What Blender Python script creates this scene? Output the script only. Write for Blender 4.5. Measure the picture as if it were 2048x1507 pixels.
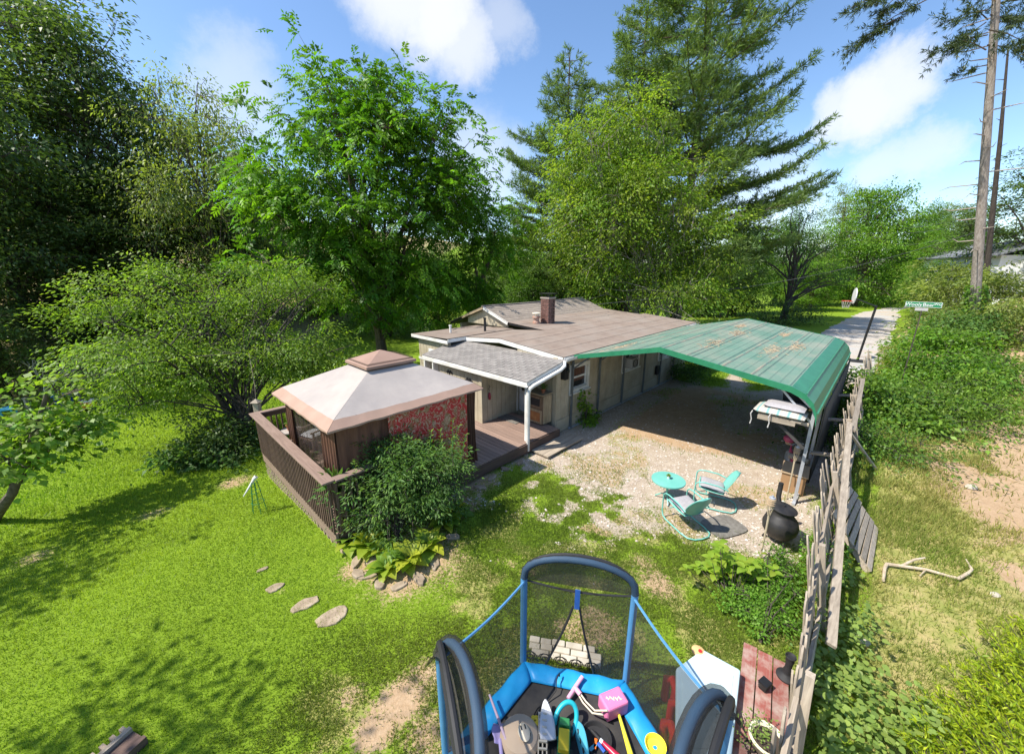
import bpy, bmesh, math, random
import numpy as np
from mathutils import Vector, Matrix
R = math.radians
sc = bpy.context.scene
for o in list(bpy.data.objects): bpy.data.objects.remove(o)
COL = sc.collection
random.seed(7); RNG = np.random.default_rng(7)

# ---------------------------------------------------------------- camera, sky, sun, exposure
F_PX, CX, CY, PITCH, CAM_H = 765.0, 1024.0, 753.5, R(15.6), 5.0
cam = bpy.data.cameras.new('camera'); camo = bpy.data.objects.new('camera', cam); COL.objects.link(camo)
camo.location = (0, 0, CAM_H); camo.rotation_euler = (R(90) - PITCH, 0, 0)
cam.sensor_fit = 'HORIZONTAL'; cam.sensor_width = 36; cam.lens = 36 * F_PX / 2048
cam.clip_start = .05; cam.clip_end = 2000; sc.camera = camo

SUN_EL = R(54); SUN_H = Vector((-.96, -.27)).normalized()          # horizontal direction towards the sun
wd = bpy.data.worlds.new('World'); sc.world = wd; wd.use_nodes = True
nt = wd.node_tree; N = nt.nodes; L = nt.links
for n in list(N): N.remove(n)
out = N.new('ShaderNodeOutputWorld'); bg = N.new('ShaderNodeBackground'); bg.inputs[1].default_value = .13
sky = N.new('ShaderNodeTexSky'); sky.sky_type = 'NISHITA'; sky.sun_disc = False
sky.sun_elevation = SUN_EL; sky.sun_rotation = math.atan2(SUN_H.x, SUN_H.y)
sky.altitude = 600; sky.air_density = 1.0; sky.dust_density = .9; sky.ozone_density = 2.2
tc = N.new('ShaderNodeTexCoord')
def wmath(op, a, b=None, c=None):
    n = N.new('ShaderNodeMath'); n.operation = op
    for i, v in enumerate((a, b, c)):
        if v is None: continue
        if hasattr(v, 'links') or hasattr(v, 'is_linked'): L.new(v, n.inputs[i])
        else: n.inputs[i].default_value = v
    return n.outputs[0]
nz = N.new('ShaderNodeTexNoise'); nz.inputs['Scale'].default_value = 8; nz.inputs['Detail'].default_value = 12; nz.inputs['Roughness'].default_value = .68
L.new(tc.outputs['Generated'], nz.inputs['Vector'])
vs = N.new('ShaderNodeVectorMath'); vs.operation = 'MULTIPLY_ADD'
L.new(nz.outputs['Color'], vs.inputs[0]); vs.inputs[1].default_value = (.13, .13, .13)
va = N.new('ShaderNodeVectorMath'); va.operation = 'ADD'; L.new(tc.outputs['Generated'], va.inputs[0]); va.inputs[1].default_value = (-.065, -.065, -.065)
L.new(va.outputs[0], vs.inputs[2])
vn = N.new('ShaderNodeVectorMath'); vn.operation = 'NORMALIZE'; L.new(vs.outputs[0], vn.inputs[0])
SP, CP = math.sin(PITCH), math.cos(PITCH)
def ray(x, y):
    v = (y - CY) / F_PX
    return Vector(((x - CX) / F_PX, CP - v * SP, -(SP + v * CP)))
mask = None
# cumulus patches standing in the sky: (direction given by pixel, inner and outer angular radius, strength)
for (px, py, r0, r1, s) in ((790, -25, 1, 7, .85), (870, 25, 1, 6.5, .9), (930, 85, .5, 5, .75), (1005, 50, .5, 4, .4), (1800, 165, .5, 4.2, .8), (1740, 200, .5, 4.2, .85),
                            (1680, 228, .5, 3.6, .75), (1850, 303, .5, 3.2, .5), (1780, 318, .5, 3.2, .5), (960, 330, 1, 8, .45), (480, 190, 1, 6, .4), (1500, 420, 1, 9, .35),
                            (1050, -330, 2, 9, .9), (2500, 100, 2, 9, .9), (-500, 60, 2, 9, .8)):
    d = ray(px, py).normalized()
    dn = N.new('ShaderNodeVectorMath'); dn.operation = 'DOT_PRODUCT'; L.new(vn.outputs[0], dn.inputs[0]); dn.inputs[1].default_value = d
    mr = N.new('ShaderNodeMapRange'); mr.interpolation_type = 'SMOOTHSTEP'
    L.new(dn.outputs['Value'], mr.inputs[0]); mr.inputs[1].default_value = math.cos(R(r1)); mr.inputs[2].default_value = math.cos(R(r0)); mr.inputs[3].default_value = 0; mr.inputs[4].default_value = s
    mask = mr.outputs[0] if mask is None else wmath('MAXIMUM', mask, mr.outputs[0])
mx = N.new('ShaderNodeMix'); mx.data_type = 'RGBA'; L.new(mask, mx.inputs['Factor'])
hs = N.new('ShaderNodeHueSaturation'); hs.inputs['Saturation'].default_value = 1.08; hs.inputs['Value'].default_value = 1.25; L.new(sky.outputs[0], hs.inputs['Color'])
L.new(hs.outputs[0], mx.inputs['A']); mx.inputs['B'].default_value = (5.4, 5.5, 5.65, 1)
L.new(mx.outputs['Result'], bg.inputs[0]); L.new(bg.outputs[0], out.inputs[0])

sl = bpy.data.lights.new('sun', 'SUN'); sl.energy = 5.0; sl.angle = R(.55); sl.color = (1, .94, .84)
so = bpy.data.objects.new('sun', sl); COL.objects.link(so)
sd = Vector((SUN_H.x * math.cos(SUN_EL), SUN_H.y * math.cos(SUN_EL), math.sin(SUN_EL)))
so.rotation_euler = sd.to_track_quat('Z', 'Y').to_euler(); so.location = sd * 60
vsn = sc.view_settings; vsn.view_transform = 'Standard'; vsn.look = 'None'; vsn.gamma = 1; vsn.use_curve_mapping = False
vsn.exposure = .6
sc.render.engine = 'CYCLES'
sc.cycles.max_bounces = 5; sc.cycles.transparent_max_bounces = 10; sc.cycles.diffuse_bounces = 3; sc.cycles.glossy_bounces = 2; sc.cycles.transmission_bounces = 3

# ---------------------------------------------------------------- frames: pixel -> ground, and the house grid (p along the house, q to its left)
ANG = R(46); UX, UY = math.cos(ANG), math.sin(ANG); WX, WY = -UY, UX
OX, OY = 1.796, 11.690
def PX(x, y, z=0.0):
    r = ray(x, y); t = (z - CAM_H) / r.z
    return Vector((r.x * t, r.y * t, z))
def AT(x, y, Y):
    r = ray(x, y); t = Y / r.y
    return Vector((r.x * t, Y, CAM_H + r.z * t))
def HW(p, q, z=0.0): return Vector((OX + p * UX + q * WX, OY + p * UY + q * WY, z))
def PQ(x, y):
    a, b = x - OX, y - OY
    return a * UX + b * UY, a * WX + b * WY
def sstep(a, b, x):
    t = np.clip((x - a) / (b - a), 0, 1); return t * t * (3 - 2 * t)
_pt = RNG.random((64, 64))
def vnoise(x, y):
    x = np.asarray(x, float); y = np.asarray(y, float)
    i = np.floor(x).astype(int); j = np.floor(y).astype(int); f = x - i; g = y - j
    f = f * f * (3 - 2 * f); g = g * g * (3 - 2 * g)
    a = _pt[i % 64, j % 64]; b = _pt[(i + 1) % 64, j % 64]; c = _pt[i % 64, (j + 1) % 64]; d = _pt[(i + 1) % 64, (j + 1) % 64]
    return (a * (1 - f) + b * f) * (1 - g) + (c * (1 - f) + d * f) * g
def fbm(x, y, o=4):
    s = 0; a = .5; n = 0
    for k in range(o):
        s = s + a * vnoise(x + 17.3 * k, y + 9.1 * k); n += a; a *= .5; x = x * 2.03; y = y * 2.03
    return s / n
def ground_z(x, y):
    x = np.asarray(x, float); y = np.asarray(y, float)
    p, q = PQ(x, y)
    z = -.088 * np.logaddexp(0, (q - .3) * 2.2) / 2.2
    z = np.where(q > 9, -.088 * 9 - .03 * (q - 9) + .0264, z)
    hill = -.85 * x + .5 * y - 29.
    z = z + .33 * np.logaddexp(0, hill * .5) / .5 * (hill < 60) + (hill >= 60) * .33 * 60
    r = np.maximum(0, -q - 8.5)
    z = z + sstep(8, 40, p) * np.minimum(r * .42, 3.4) + .012 * np.minimum(r, 30)
    z = z + (fbm(x * .35, y * .35) - .5) * .10 * sstep(.5, 3, np.hypot(p + 2, q + 3) - 2)
    far = sstep(70, 200, np.hypot(x, y))
    return z * (1 - far * .4) + far * 4
def gz(x, y): return float(ground_z(x, y))
def ON(x, y, dz=0.0):
    """pixel -> point on the terrain"""
    z = 0.0
    for _ in range(12):
        P = PX(x, y, z); z = z * .4 + gz(P.x, P.y) * .6
    P = PX(x, y, z); return Vector((P.x, P.y, gz(P.x, P.y) + dz))

# ---------------------------------------------------------------- object helpers
def tag(o, label=None, cat=None, group=None, kind=None):
    if label: o['label'] = label
    if cat: o['category'] = cat
    if group: o['group'] = group
    if kind: o['kind'] = kind
    return o
def empty(name, loc=(0, 0, 0), rz=0.0, label=None, cat=None, group=None):
    o = bpy.data.objects.new(name, None); COL.objects.link(o)
    o.location = loc; o.rotation_euler = (0, 0, rz); o.empty_display_size = .1
    return tag(o, label, cat, group)
class MB:
    def __init__(s): s.v = []; s.f = []; s.sm = False
    def add(s, vs, fs):
        n = len(s.v); s.v += [tuple(v) for v in vs]; s.f += [tuple(i + n for i in f) for f in fs]; return s
    def box(s, c, d, rot=None):
        c = Vector(c); vs = []
        for k in range(8):
            v = Vector(((k & 1) - .5, ((k >> 1) & 1) - .5, ((k >> 2) & 1) - .5)); v = Vector((v.x * d[0], v.y * d[1], v.z * d[2]))
            if rot is not None: v = rot @ v
            vs.append(c + v)
        return s.add(vs, [(0, 2, 3, 1), (4, 5, 7, 6), (0, 1, 5, 4), (2, 6, 7, 3), (0, 4, 6, 2), (1, 3, 7, 5)])
    def bx(s, x0, x1, y0, y1, z0, z1): return s.box(((x0 + x1) / 2, (y0 + y1) / 2, (z0 + z1) / 2), (x1 - x0, y1 - y0, z1 - z0))
    def beam(s, a, b, w, h, up=(0, 0, 1), t0=1.0, t1=1.0):
        a = Vector(a); b = Vector(b); d = (b - a).normalized(); x = d.cross(Vector(up))
        if x.length < 1e-4: x = d.cross(Vector((1, 0, 0)))
        x.normalize(); y = x.cross(d); vs = []
        for P, t in ((a, t0), (b, t1)):
            for sx, sy in ((-1, -1), (1, -1), (1, 1), (-1, 1)): vs.append(P + x * (sx * w / 2 * t) + y * (sy * h / 2 * t))
        return s.add(vs, [(3, 2, 1, 0), (4, 5, 6, 7), (0, 1, 5, 4), (1, 2, 6, 5), (2, 3, 7, 6), (3, 0, 4, 7)])
    def tube(s, path, r, n=8, caps=True, closed=False):
        path = [Vector(p) for p in path]; m = len(path); rs = r if isinstance(r, (list, tuple)) else [r] * m; vs = []; px = None
        for i, P in enumerate(path):
            if closed: d = path[(i + 1) % m] - path[i - 1]
            else: d = path[min(i + 1, m - 1)] - path[max(i - 1, 0)]
            d.normalize()
            x = (px - d * px.dot(d)) if px is not None else d.cross(Vector((0, 0, 1)))
            if x.length < 1e-3: x = d.cross(Vector((1, 0, 0)))
            x.normalize(); px = x; y = d.cross(x)
            for k in range(n):
                a = 2 * math.pi * k / n; vs.append(P + (x * math.cos(a) + y * math.sin(a)) * rs[i])
        fs = []
        for i in range(m if closed else m - 1):
            j = (i + 1) % m
            for k in range(n): fs.append((i * n + k, i * n + (k + 1) % n, j * n + (k + 1) % n, j * n + k))
        if caps and not closed: fs += [tuple(range(n))[::-1], tuple((m - 1) * n + k for k in range(n))]
        s.sm = True; return s.add(vs, fs)
    def lathe(s, prof, n=20, c=(0, 0, 0)):
        vs = []; c = Vector(c)
        for (r, z) in prof:
            for k in range(n): a = 2 * math.pi * k / n; vs.append(c + Vector((r * math.cos(a), r * math.sin(a), z)))
        fs = []
        for i in range(len(prof) - 1):
            for k in range(n): fs.append((i * n + k, i * n + (k + 1) % n, (i + 1) * n + (k + 1) % n, (i + 1) * n + k))
        if prof[0][0] > 1e-4: fs.append(tuple(range(n))[::-1])
        if prof[-1][0] > 1e-4: fs.append(tuple((len(prof) - 1) * n + k for k in range(n)))
        s.sm = True; return s.add(vs, fs)
    def grid(s, fn, nu, nv):
        vs = [fn(i / nu, j / nv) for j in range(nv + 1) for i in range(nu + 1)]
        fs = [(j * (nu + 1) + i, j * (nu + 1) + i + 1, (j + 1) * (nu + 1) + i + 1, (j + 1) * (nu + 1) + i) for j in range(nv) for i in range(nu)]
        return s.add(vs, fs)
    def prism(s, poly, fn0, fn1):
        n = len(poly); a = [fn0(*p) for p in poly]; b = [fn1(*p) for p in poly]
        return s.add(a + b, [tuple(range(n))[::-1], tuple(range(n, 2 * n))] + [(i, (i + 1) % n, n + (i + 1) % n, n + i) for i in range(n)])
    def build(s, name, mat, parent=None, bevel=0, solid=0, sub=0):
        me = bpy.data.meshes.new(name); me.from_pydata(s.v, [], s.f); me.update()
        bm = bmesh.new(); bm.from_mesh(me); bmesh.ops.recalc_face_normals(bm, faces=bm.faces)
        bm.to_mesh(me); bm.free()
        if s.sm or sub: me.shade_smooth() if hasattr(me, 'shade_smooth') else None
        if s.sm and not sub:
            try: me.set_sharp_from_angle(angle=R(40))
            except Exception: pass
        return link(name, me, mat, parent, bevel, solid, sub)
def link(name, me, mat, parent=None, bevel=0, solid=0, sub=0):
    o = bpy.data.objects.new(name, me); COL.objects.link(o)
    if mat is not None and not me.materials: me.materials.append(mat)
    if parent is not None: o.parent = parent
    if solid: m = o.modifiers.new('s', 'SOLIDIFY'); m.thickness = solid; m.offset = 0
    if bevel: m = o.modifiers.new('b', 'BEVEL'); m.width = bevel; m.segments = 2; m.limit_method = 'ANGLE'
    if sub: m = o.modifiers.new('ss', 'SUBSURF'); m.levels = m.render_levels = sub
    return o
def piece(name, me, mat, parent, loc, rot=(0, 0, 0), scl=(1, 1, 1)):
    o = link(name, me, mat, parent); o.location = loc; o.rotation_euler = rot; o.scale = scl; return o
def boxmesh(name, d, mat, bevel=.0):
    bm = bmesh.new(); bmesh.ops.create_cube(bm, size=1)
    for v in bm.verts: v.co = Vector((v.co.x * d[0], v.co.y * d[1], v.co.z * d[2]))
    if bevel: bmesh.ops.bevel(bm, geom=bm.edges[:], offset=bevel, segments=1, affect='EDGES')
    me = bpy.data.meshes.new(name); bm.to_mesh(me); bm.free(); me.materials.append(mat); return me
def tree_copy(o, parent=None):
    c = o.copy(); COL.objects.link(c); c.parent = parent
    for ch in [x for x in o.children]: tree_copy(ch, c)
    return c

# ---------------------------------------------------------------- materials (all procedural)
def nodes(name):
    m = bpy.data.materials.new(name); m.use_nodes = True; t = m.node_tree
    for n in list(t.nodes): t.nodes.remove(n)
    o = t.nodes.new('ShaderNodeOutputMaterial'); b = t.nodes.new('ShaderNodeBsdfPrincipled'); t.links.new(b.outputs[0], o.inputs[0])
    return m, t, b, o
def ramp(t, fac, stops):
    r = t.nodes.new('ShaderNodeValToRGB'); e = r.color_ramp.elements
    while len(e) > 1: e.remove(e[-1])
    e[0].position = stops[0][0]; e[0].color = (*stops[0][1], 1)
    for p, c in stops[1:]: k = e.new(p); k.color = (*c, 1)
    t.links.new(fac, r.inputs[0]); return r.outputs[0]
def tnoise(t, scale, detail=5, rough=.6, vec=(1, 1, 1), coord='Object', dist=0):
    tc = t.nodes.new('ShaderNodeTexCoord'); mp = t.nodes.new('ShaderNodeMapping'); mp.inputs['Scale'].default_value = vec
    t.links.new(tc.outputs[coord], mp.inputs[0]); n = t.nodes.new('ShaderNodeTexNoise')
    n.inputs['Scale'].default_value = scale; n.inputs['Detail'].default_value = detail; n.inputs['Roughness'].default_value = rough; n.inputs['Distortion'].default_value = dist
    t.links.new(mp.outputs[0], n.inputs['Vector']); return n.outputs['Fac']
def mixc(t, fac, a, b, mode='MIX'):
    m = t.nodes.new('ShaderNodeMix'); m.data_type = 'RGBA'; m.blend_type = mode
    for sk, v in (('Factor', fac), ('A', a), ('B', b)):
        if hasattr(v, 'is_linked'): t.links.new(v, m.inputs[sk])
        else: m.inputs[sk].default_value = v if sk == 'Factor' else (*v, 1)
    return m.outputs['Result']
def tbump(t, b, h, strength=.4, dist=.01):
    n = t.nodes.new('ShaderNodeBump'); n.inputs['Strength'].default_value = strength; n.inputs['Distance'].default_value = dist
    t.links.new(h, n.inputs['Height']); t.links.new(n.outputs[0], b.inputs['Normal'])
def pmat(name, stops, scale=4, rough=.7, bump=.3, bd=.01, vec=(1, 1, 1), metal=0, rand=0.0, spec=.5, dirt=None, dirtscale=1.2, detail=6):
    m, t, b, o = nodes(name)
    if not isinstance(stops[0], (tuple, list)): stops = [(.3, tuple(c * .8 for c in stops)), (.7, tuple(min(1, c * 1.12) for c in stops))]
    f = tnoise(t, scale, detail, .62, vec); c = ramp(t, f, stops)
    if dirt is not None:
        g = tnoise(t, dirtscale, 6, .65); g = ramp(t, g, [(.42, (0, 0, 0)), (.68, (1, 1, 1))]); c = mixc(t, g, c, dirt)
    if rand:
        oi = t.nodes.new('ShaderNodeObjectInfo'); mr = t.nodes.new('ShaderNodeMapRange'); mr.inputs[3].default_value = 1 - rand; mr.inputs[4].default_value = 1 + rand * .8
        t.links.new(oi.outputs['Random'], mr.inputs[0]); cb = t.nodes.new('ShaderNodeCombineXYZ')
        for k in range(3): t.links.new(mr.outputs[0], cb.inputs[k])
        c = mixc(t, 1.0, c, cb.outputs[0], 'MULTIPLY')
    t.links.new(c, b.inputs['Base Color']); b.inputs['Roughness'].default_value = rough; b.inputs['Metallic'].default_value = metal
    b.inputs['Specular IOR Level'].default_value = spec
    if bump: tbump(t, b, f, bump, bd)
    return m
def leafmat(name, col, col2=None, trans=.35, rough=.5, spec=.35):
    """leaf colour varies leaf by leaf through the 'Col' attribute (x: tone, y: hue shift)"""
    m, t, b, o = nodes(name); at = t.nodes.new('ShaderNodeAttribute'); at.attribute_name = 'Col'
    sp = t.nodes.new('ShaderNodeSeparateColor'); t.links.new(at.outputs['Color'], sp.inputs[0])
    col2 = col2 or (col[0] * 1.7, col[1] * 1.25, col[2])
    c = mixc(t, sp.outputs[1], col, col2)
    cb = t.nodes.new('ShaderNodeCombineColor')
    for k in range(3): t.links.new(sp.outputs[0], cb.inputs[k])
    c = mixc(t, 1.0, c, cb.outputs[0], 'MULTIPLY')
    t.links.new(c, b.inputs['Base Color']); b.inputs['Roughness'].default_value = rough; b.inputs['Specular IOR Level'].default_value = spec
    tr = t.nodes.new('ShaderNodeBsdfTranslucent'); g = mixc(t, 1.0, c, (1.5, 1.6, .6), 'MULTIPLY'); t.links.new(g, tr.inputs[0])
    ms = t.nodes.new('ShaderNodeMixShader'); ms.inputs[0].default_value = trans
    t.links.new(b.outputs[0], ms.inputs[1]); t.links.new(tr.outputs[0], ms.inputs[2]); t.links.new(ms.outputs[0], o.inputs[0]); return m
M = {}
def wood(name, c1, c2, axis=0, rough=.75, rand=.18, scale=3, dirt=None):
    v = [9, 9, 9]; v[axis] = .7
    M[name] = pmat(name, [(.25, c1), (.75, c2)], scale, rough, .35, .004, tuple(v), rand=rand, dirt=dirt, dirtscale=1.5)
for ax, sfx in ((0, '_x'), (1, '_y'), (2, '_z')):
    wood('brown_paint' + sfx, (.085, .05, .036), (.17, .105, .08), ax)
    wood('deck_wood' + sfx, (.19, .125, .095), (.34, .235, .185), ax)
    wood('grey_wood' + sfx, (.205, .165, .125), (.46, .39, .30), ax, .85, .28)
    wood('siding' + sfx, (.40, .345, .245), (.51, .445, .325), ax, .7, .05, dirt=(.34, .285, .195))
M['lattice'] = pmat('lattice', [(.3, (.28, .21, .15)), (.7, (.42, .33, .24))], 6, .85, .2, rand=.15)
M['white_paint'] = pmat('white_paint', [(.3, (.66, .65, .61)), (.7, (.80, .79, .76))], 3, .5, .05, dirt=(.55, .53, .47), dirtscale=2)
M['roll_roof'] = pmat('roll_roof', [(.3, (.19, .142, .112)), (.7, (.275, .212, .17))], 2.2, .95, .4, .006, rand=.08, dirt=(.26, .215, .18), dirtscale=.8, detail=10)
M['shingle'] = pmat('shingle', [(.3, (.15, .135, .125)), (.72, (.27, .245, .225))], 9, .95, .5, .006, rand=.16, dirt=(.24, .225, .205), dirtscale=1.0)
M['shingle_tan'] = pmat('shingle_tan', [(.3, (.20, .165, .135)), (.72, (.31, .26, .215))], 6, .95, .5, .006, rand=.12)
M['brick'] = pmat('brick', [(.3, (.10, .045, .036)), (.7, (.20, .10, .08))], 14, .9, .5, .006, rand=.35)
M['mortar'] = pmat('mortar', (.30, .26, .22), 20, .95, .4)
M['terracotta'] = pmat('terracotta', [(.35, (.30, .12, .07)), (.6, (.42, .30, .24))], 9, .85, .2)
M['dark_metal'] = pmat('dark_metal', (.025, .025, .027), 8, .45, .1, metal=.4)
M['black_cast'] = pmat('black_cast', [(.35, (.012, .012, .013)), (.75, (.04, .036, .033))], 6, .5, .3, .005)
M['grey_post'] = pmat('grey_post', [(.3, (.10, .115, .12)), (.7, (.17, .19, .195))], 4, .5, .1, metal=.3)
M['galv'] = pmat('galv', [(.3, (.38, .40, .43)), (.7, (.56, .58, .62))], 5, .4, .1, metal=.4)
M['green_metal'] = pmat('green_metal', [(.3, (.105, .205, .15)), (.7, (.155, .255, .195))], 1.2, .6, .08, .004, vec=(.4, 3, 3), dirt=(.26, .28, .22), dirtscale=.8, spec=.3)
M['green_trim'] = pmat('green_trim', [(.3, (.018, .15, .075)), (.7, (.03, .21, .105))], 4, .35, .03, spec=.5)
M['rust_rib'] = pmat('rust_rib', [(.35, (.12, .23, .185)), (.55, (.29, .27, .2)), (.75, (.42, .35, .25))], 2.6, .6, .1, vec=(.8, 3, 3))
M['straw'] = pmat('straw', [(.3, (.36, .25, .15)), (.7, (.52, .40, .27))], 8, .9, .2)
M['canopy_light'] = pmat('canopy_light', [(.3, (.36, .315, .285)), (.7, (.415, .37, .335))], 1.5, .85, .15, .01, dirt=(.32, .285, .265), dirtscale=1.2)
M['canopy_tan'] = pmat('canopy_tan', [(.3, (.33, .21, .155)), (.7, (.41, .27, .205))], 2, .85, .2, .01, dirt=(.33, .22, .165))
M['canopy_vent'] = pmat('canopy_vent', [(.3, (.26, .165, .125)), (.7, (.33, .215, .165))], 2, .85, .2)
M['curtain'] = pmat('curtain', [(.3, (.10, .045, .026)), (.7, (.18, .085, .05))], 3, .9, .2, vec=(6, 6, .6))
M['door_white'] = pmat('door_white', (.72, .73, .74), 3, .45, .02)
M['glass'] = pmat('glass', (.02, .024, .026), 3, .08, 0, spec=.8)
M['curtain_white'] = pmat('curtain_white', (.42, .40, .37), 3, .9, .2, vec=(12, 12, 1))
M['clay'] = pmat('clay', (.36, .13, .06), 8, .85, .15)
M['turq'] = pmat('turq', [(.3, (.14, .43, .36)), (.7, (.19, .50, .43))], 2.5, .38, .02, spec=.5)
M['cushion_grey'] = pmat('cushion_grey', (.36, .34, .345), 30, .95, .2, .003)
M['mat_grey'] = pmat('mat_grey', [(.3, (.11, .10, .085)), (.7, (.21, .195, .17))], 14, .95, .5)
M['stone'] = pmat('stone', [(.3, (.20, .15, .10)), (.55, (.34, .265, .185)), (.75, (.44, .365, .28))], 5, .9, .6, .02, rand=.15)
M['ledge'] = pmat('ledge', [(.3, (.38, .33, .25)), (.7, (.54, .49, .40))], 6, .9, .5, .01, rand=.2)
M['bark'] = pmat('bark', [(.3, (.055, .042, .032)), (.7, (.17, .135, .105))], 5, .95, .9, .03, vec=(3, 3, .7))
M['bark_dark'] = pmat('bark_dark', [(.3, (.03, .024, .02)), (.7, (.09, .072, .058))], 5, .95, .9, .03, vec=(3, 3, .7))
M['bark_pale'] = pmat('bark_pale', [(.3, (.17, .14, .115)), (.65, (.37, .33, .29))], 6, .95, .9, .03, vec=(3, 3, .8))
M['twig_grey'] = pmat('twig_grey', (.36, .31, .26), 8, .9, .2)
M['driftwood'] = pmat('driftwood', [(.3, (.38, .29, .19)), (.7, (.60, .50, .37))], 8, .85, .4, .005)
M['blue_foam'] = pmat('blue_foam', [(.3, (.06, .20, .40)), (.7, (.085, .265, .49))], 4, .6, .1, .004)
M['blue_pad'] = pmat('blue_pad', [(.3, (.010, .23, .56)), (.6, (.018, .33, .70)), (.82, (.20, .46, .68))], 2.4, .45, .25, .01, detail=9)
M['jump_mat'] = pmat('jump_mat', [(.3, (.014, .014, .016)), (.7, (.034, .033, .034))], 4, .75, .1, dirt=(.06, .055, .05), dirtscale=2.5)
M['strap_blue'] = pmat('strap_blue', (.02, .11, .42), 20, .8, .1)
M['black_rubber'] = pmat('black_rubber', (.018, .018, .02), 10, .7, .1)
def plain(name, c, rough=.45, spec=.5, v=.06): M[name] = pmat(name, [(.3, tuple(x * (1 - v) for x in c)), (.7, tuple(min(1, x * (1 + v)) for x in c))], 5, rough, .03, spec=spec)
for n, c, r in (('pink', (.72, .20, .40), .6), ('pink_pale', (.68, .36, .52), .55), ('cream', (.70, .62, .48), .6), ('lavender', (.42, .36, .66), .5), ('mauve', (.48, .36, .46), .55),
                ('white_plastic', (.72, .73, .75), .45), ('ice_blue', (.55, .72, .76), .5), ('aqua', (.02, .42, .52), .4), ('sky_plastic', (.10, .47, .66), .45), ('toy_green', (.03, .20, .07), .45),
                ('toy_yellow', (.80, .60, .03), .5), ('yellow_bat', (.82, .70, .05), .5), ('orange', (.75, .16, .02), .5), ('red_plastic', (.62, .03, .025), .4), ('maroon', (.32, .03, .05), .45),
                ('tan_plastic', (.72, .45, .20), .55), ('grey_plastic', (.42, .41, .40), .5), ('taupe', (.42, .33, .27), .6), ('sand_ball', (.55, .42, .3), .7),
                ('sign_green', (.01, .20, .07), .4), ('house_white', (.74, .75, .76), .6), ('slate_roof', (.17, .18, .20), .9), ('car_paint', (.012, .02, .045), .2), ('skin_white', (.7, .68, .66), .6),
                ('pink_bike', (.40, .06, .12), .45), ('red_wagon', (.45, .06, .03), .5), ('wicker', (.40, .29, .18), .8), ('cardboard', (.34, .2, .10), .85), ('cream_pot', (.70, .66, .48), .5),
                ('soil', (.05, .035, .025), .95), ('blue_seat', (.03, .11, .45), .5)): plain(n, c, r)
M['red_paint_wood'] = pmat('red_paint_wood', [(.28, (.33, .21, .17)), (.45, (.26, .075, .058)), (.75, (.30, .095, .075))], 4, .75, .5, .005, vec=(.9, 12, 12), rand=.15, dirt=(.42, .33, .28), dirtscale=5)
M['bat_red'] = pmat('bat_red', (.42, .02, .06), 5, .3, .02)
M['cabinet'] = pmat('cabinet', [(.3, (.10, .06, .035)), (.7, (.27, .18, .11))], 5, .8, .4, .006, vec=(6, 6, 1), rand=.2)
M['cabinet_lt'] = pmat('cabinet_lt', [(.3, (.26, .19, .11)), (.7, (.42, .33, .21))], 5, .8, .4, .006, vec=(6, 6, 1), rand=.2)
M['rust'] = pmat('rust', [(.3, (.24, .075, .02)), (.7, (.40, .19, .07))], 6, .8, .3)
M['rope'] = pmat('rope', (.46, .38, .26), 20, .9, .3)
def mk_net(lo, hi):
    m, t, b, o = nodes('safety_net'); b.inputs['Base Color'].default_value = (.028, .026, .024, 1); b.inputs['Roughness'].default_value = .7
    tr = t.nodes.new('ShaderNodeBsdfTransparent'); ms = t.nodes.new('ShaderNodeMixShader')
    f = tnoise(t, 3, 3, .5); mr = t.nodes.new('ShaderNodeMapRange'); t.links.new(f, mr.inputs[0]); mr.inputs[3].default_value = lo; mr.inputs[4].default_value = hi
    t.links.new(mr.outputs[0], ms.inputs[0]); t.links.new(tr.outputs[0], ms.inputs[1]); t.links.new(b.outputs[0], ms.inputs[2]); t.links.new(ms.outputs[0], o.inputs[0]); return m
M['net'] = mk_net(.48, .64); M['net_dense'] = mk_net(.72, .92)
def mk_gnet():
    m, t, b, o = nodes('gazebo_net'); b.inputs['Base Color'].default_value = (.05, .035, .03, 1)
    tr = t.nodes.new('ShaderNodeBsdfTransparent'); ms = t.nodes.new('ShaderNodeMixShader'); ms.inputs[0].default_value = .6
    t.links.new(tr.outputs[0], ms.inputs[1]); t.links.new(b.outputs[0], ms.inputs[2]); t.links.new(ms.outputs[0], o.inputs[0]); return m
M['gazebo_net'] = mk_gnet()
def mk_tapestry():
    m, t, b, o = nodes('tapestry_print'); tc = t.nodes.new('ShaderNodeTexCoord')
    n = t.nodes.new('ShaderNodeTexNoise'); n.inputs['Scale'].default_value = 4.0; n.inputs['Detail'].default_value = 3; t.links.new(tc.outputs['Object'], n.inputs['Vector'])
    c = ramp(t, n.outputs['Fac'], [(.28, (.26, .16, .07)), (.42, (.40, .045, .03)), (.53, (.48, .03, .03)), (.61, (.24, .14, .055)), (.74, (.42, .24, .14))])
    d = t.nodes.new('ShaderNodeVectorMath'); d.operation = 'MULTIPLY_ADD'; t.links.new(n.outputs['Color'], d.inputs[0]); d.inputs[1].default_value = (.5, .5, .5); t.links.new(tc.outputs['Object'], d.inputs[2])
    v = t.nodes.new('ShaderNodeTexVoronoi'); v.feature = 'F1'; v.inputs['Scale'].default_value = 4.2; t.links.new(d.outputs[0], v.inputs['Vector'])
    w = t.nodes.new('ShaderNodeMath'); w.operation = 'PINGPONG'; t.links.new(v.outputs['Distance'], w.inputs[0]); w.inputs[1].default_value = .13
    e = ramp(t, w.outputs[0], [(.085, (0, 0, 0)), (.12, (.85, .85, .85))]); c = mixc(t, e, c, (.50, .36, .25))
    t.links.new(c, b.inputs['Base Color']); b.inputs['Roughness'].default_value = .9; return m
M['tapestry'] = mk_tapestry()
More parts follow.
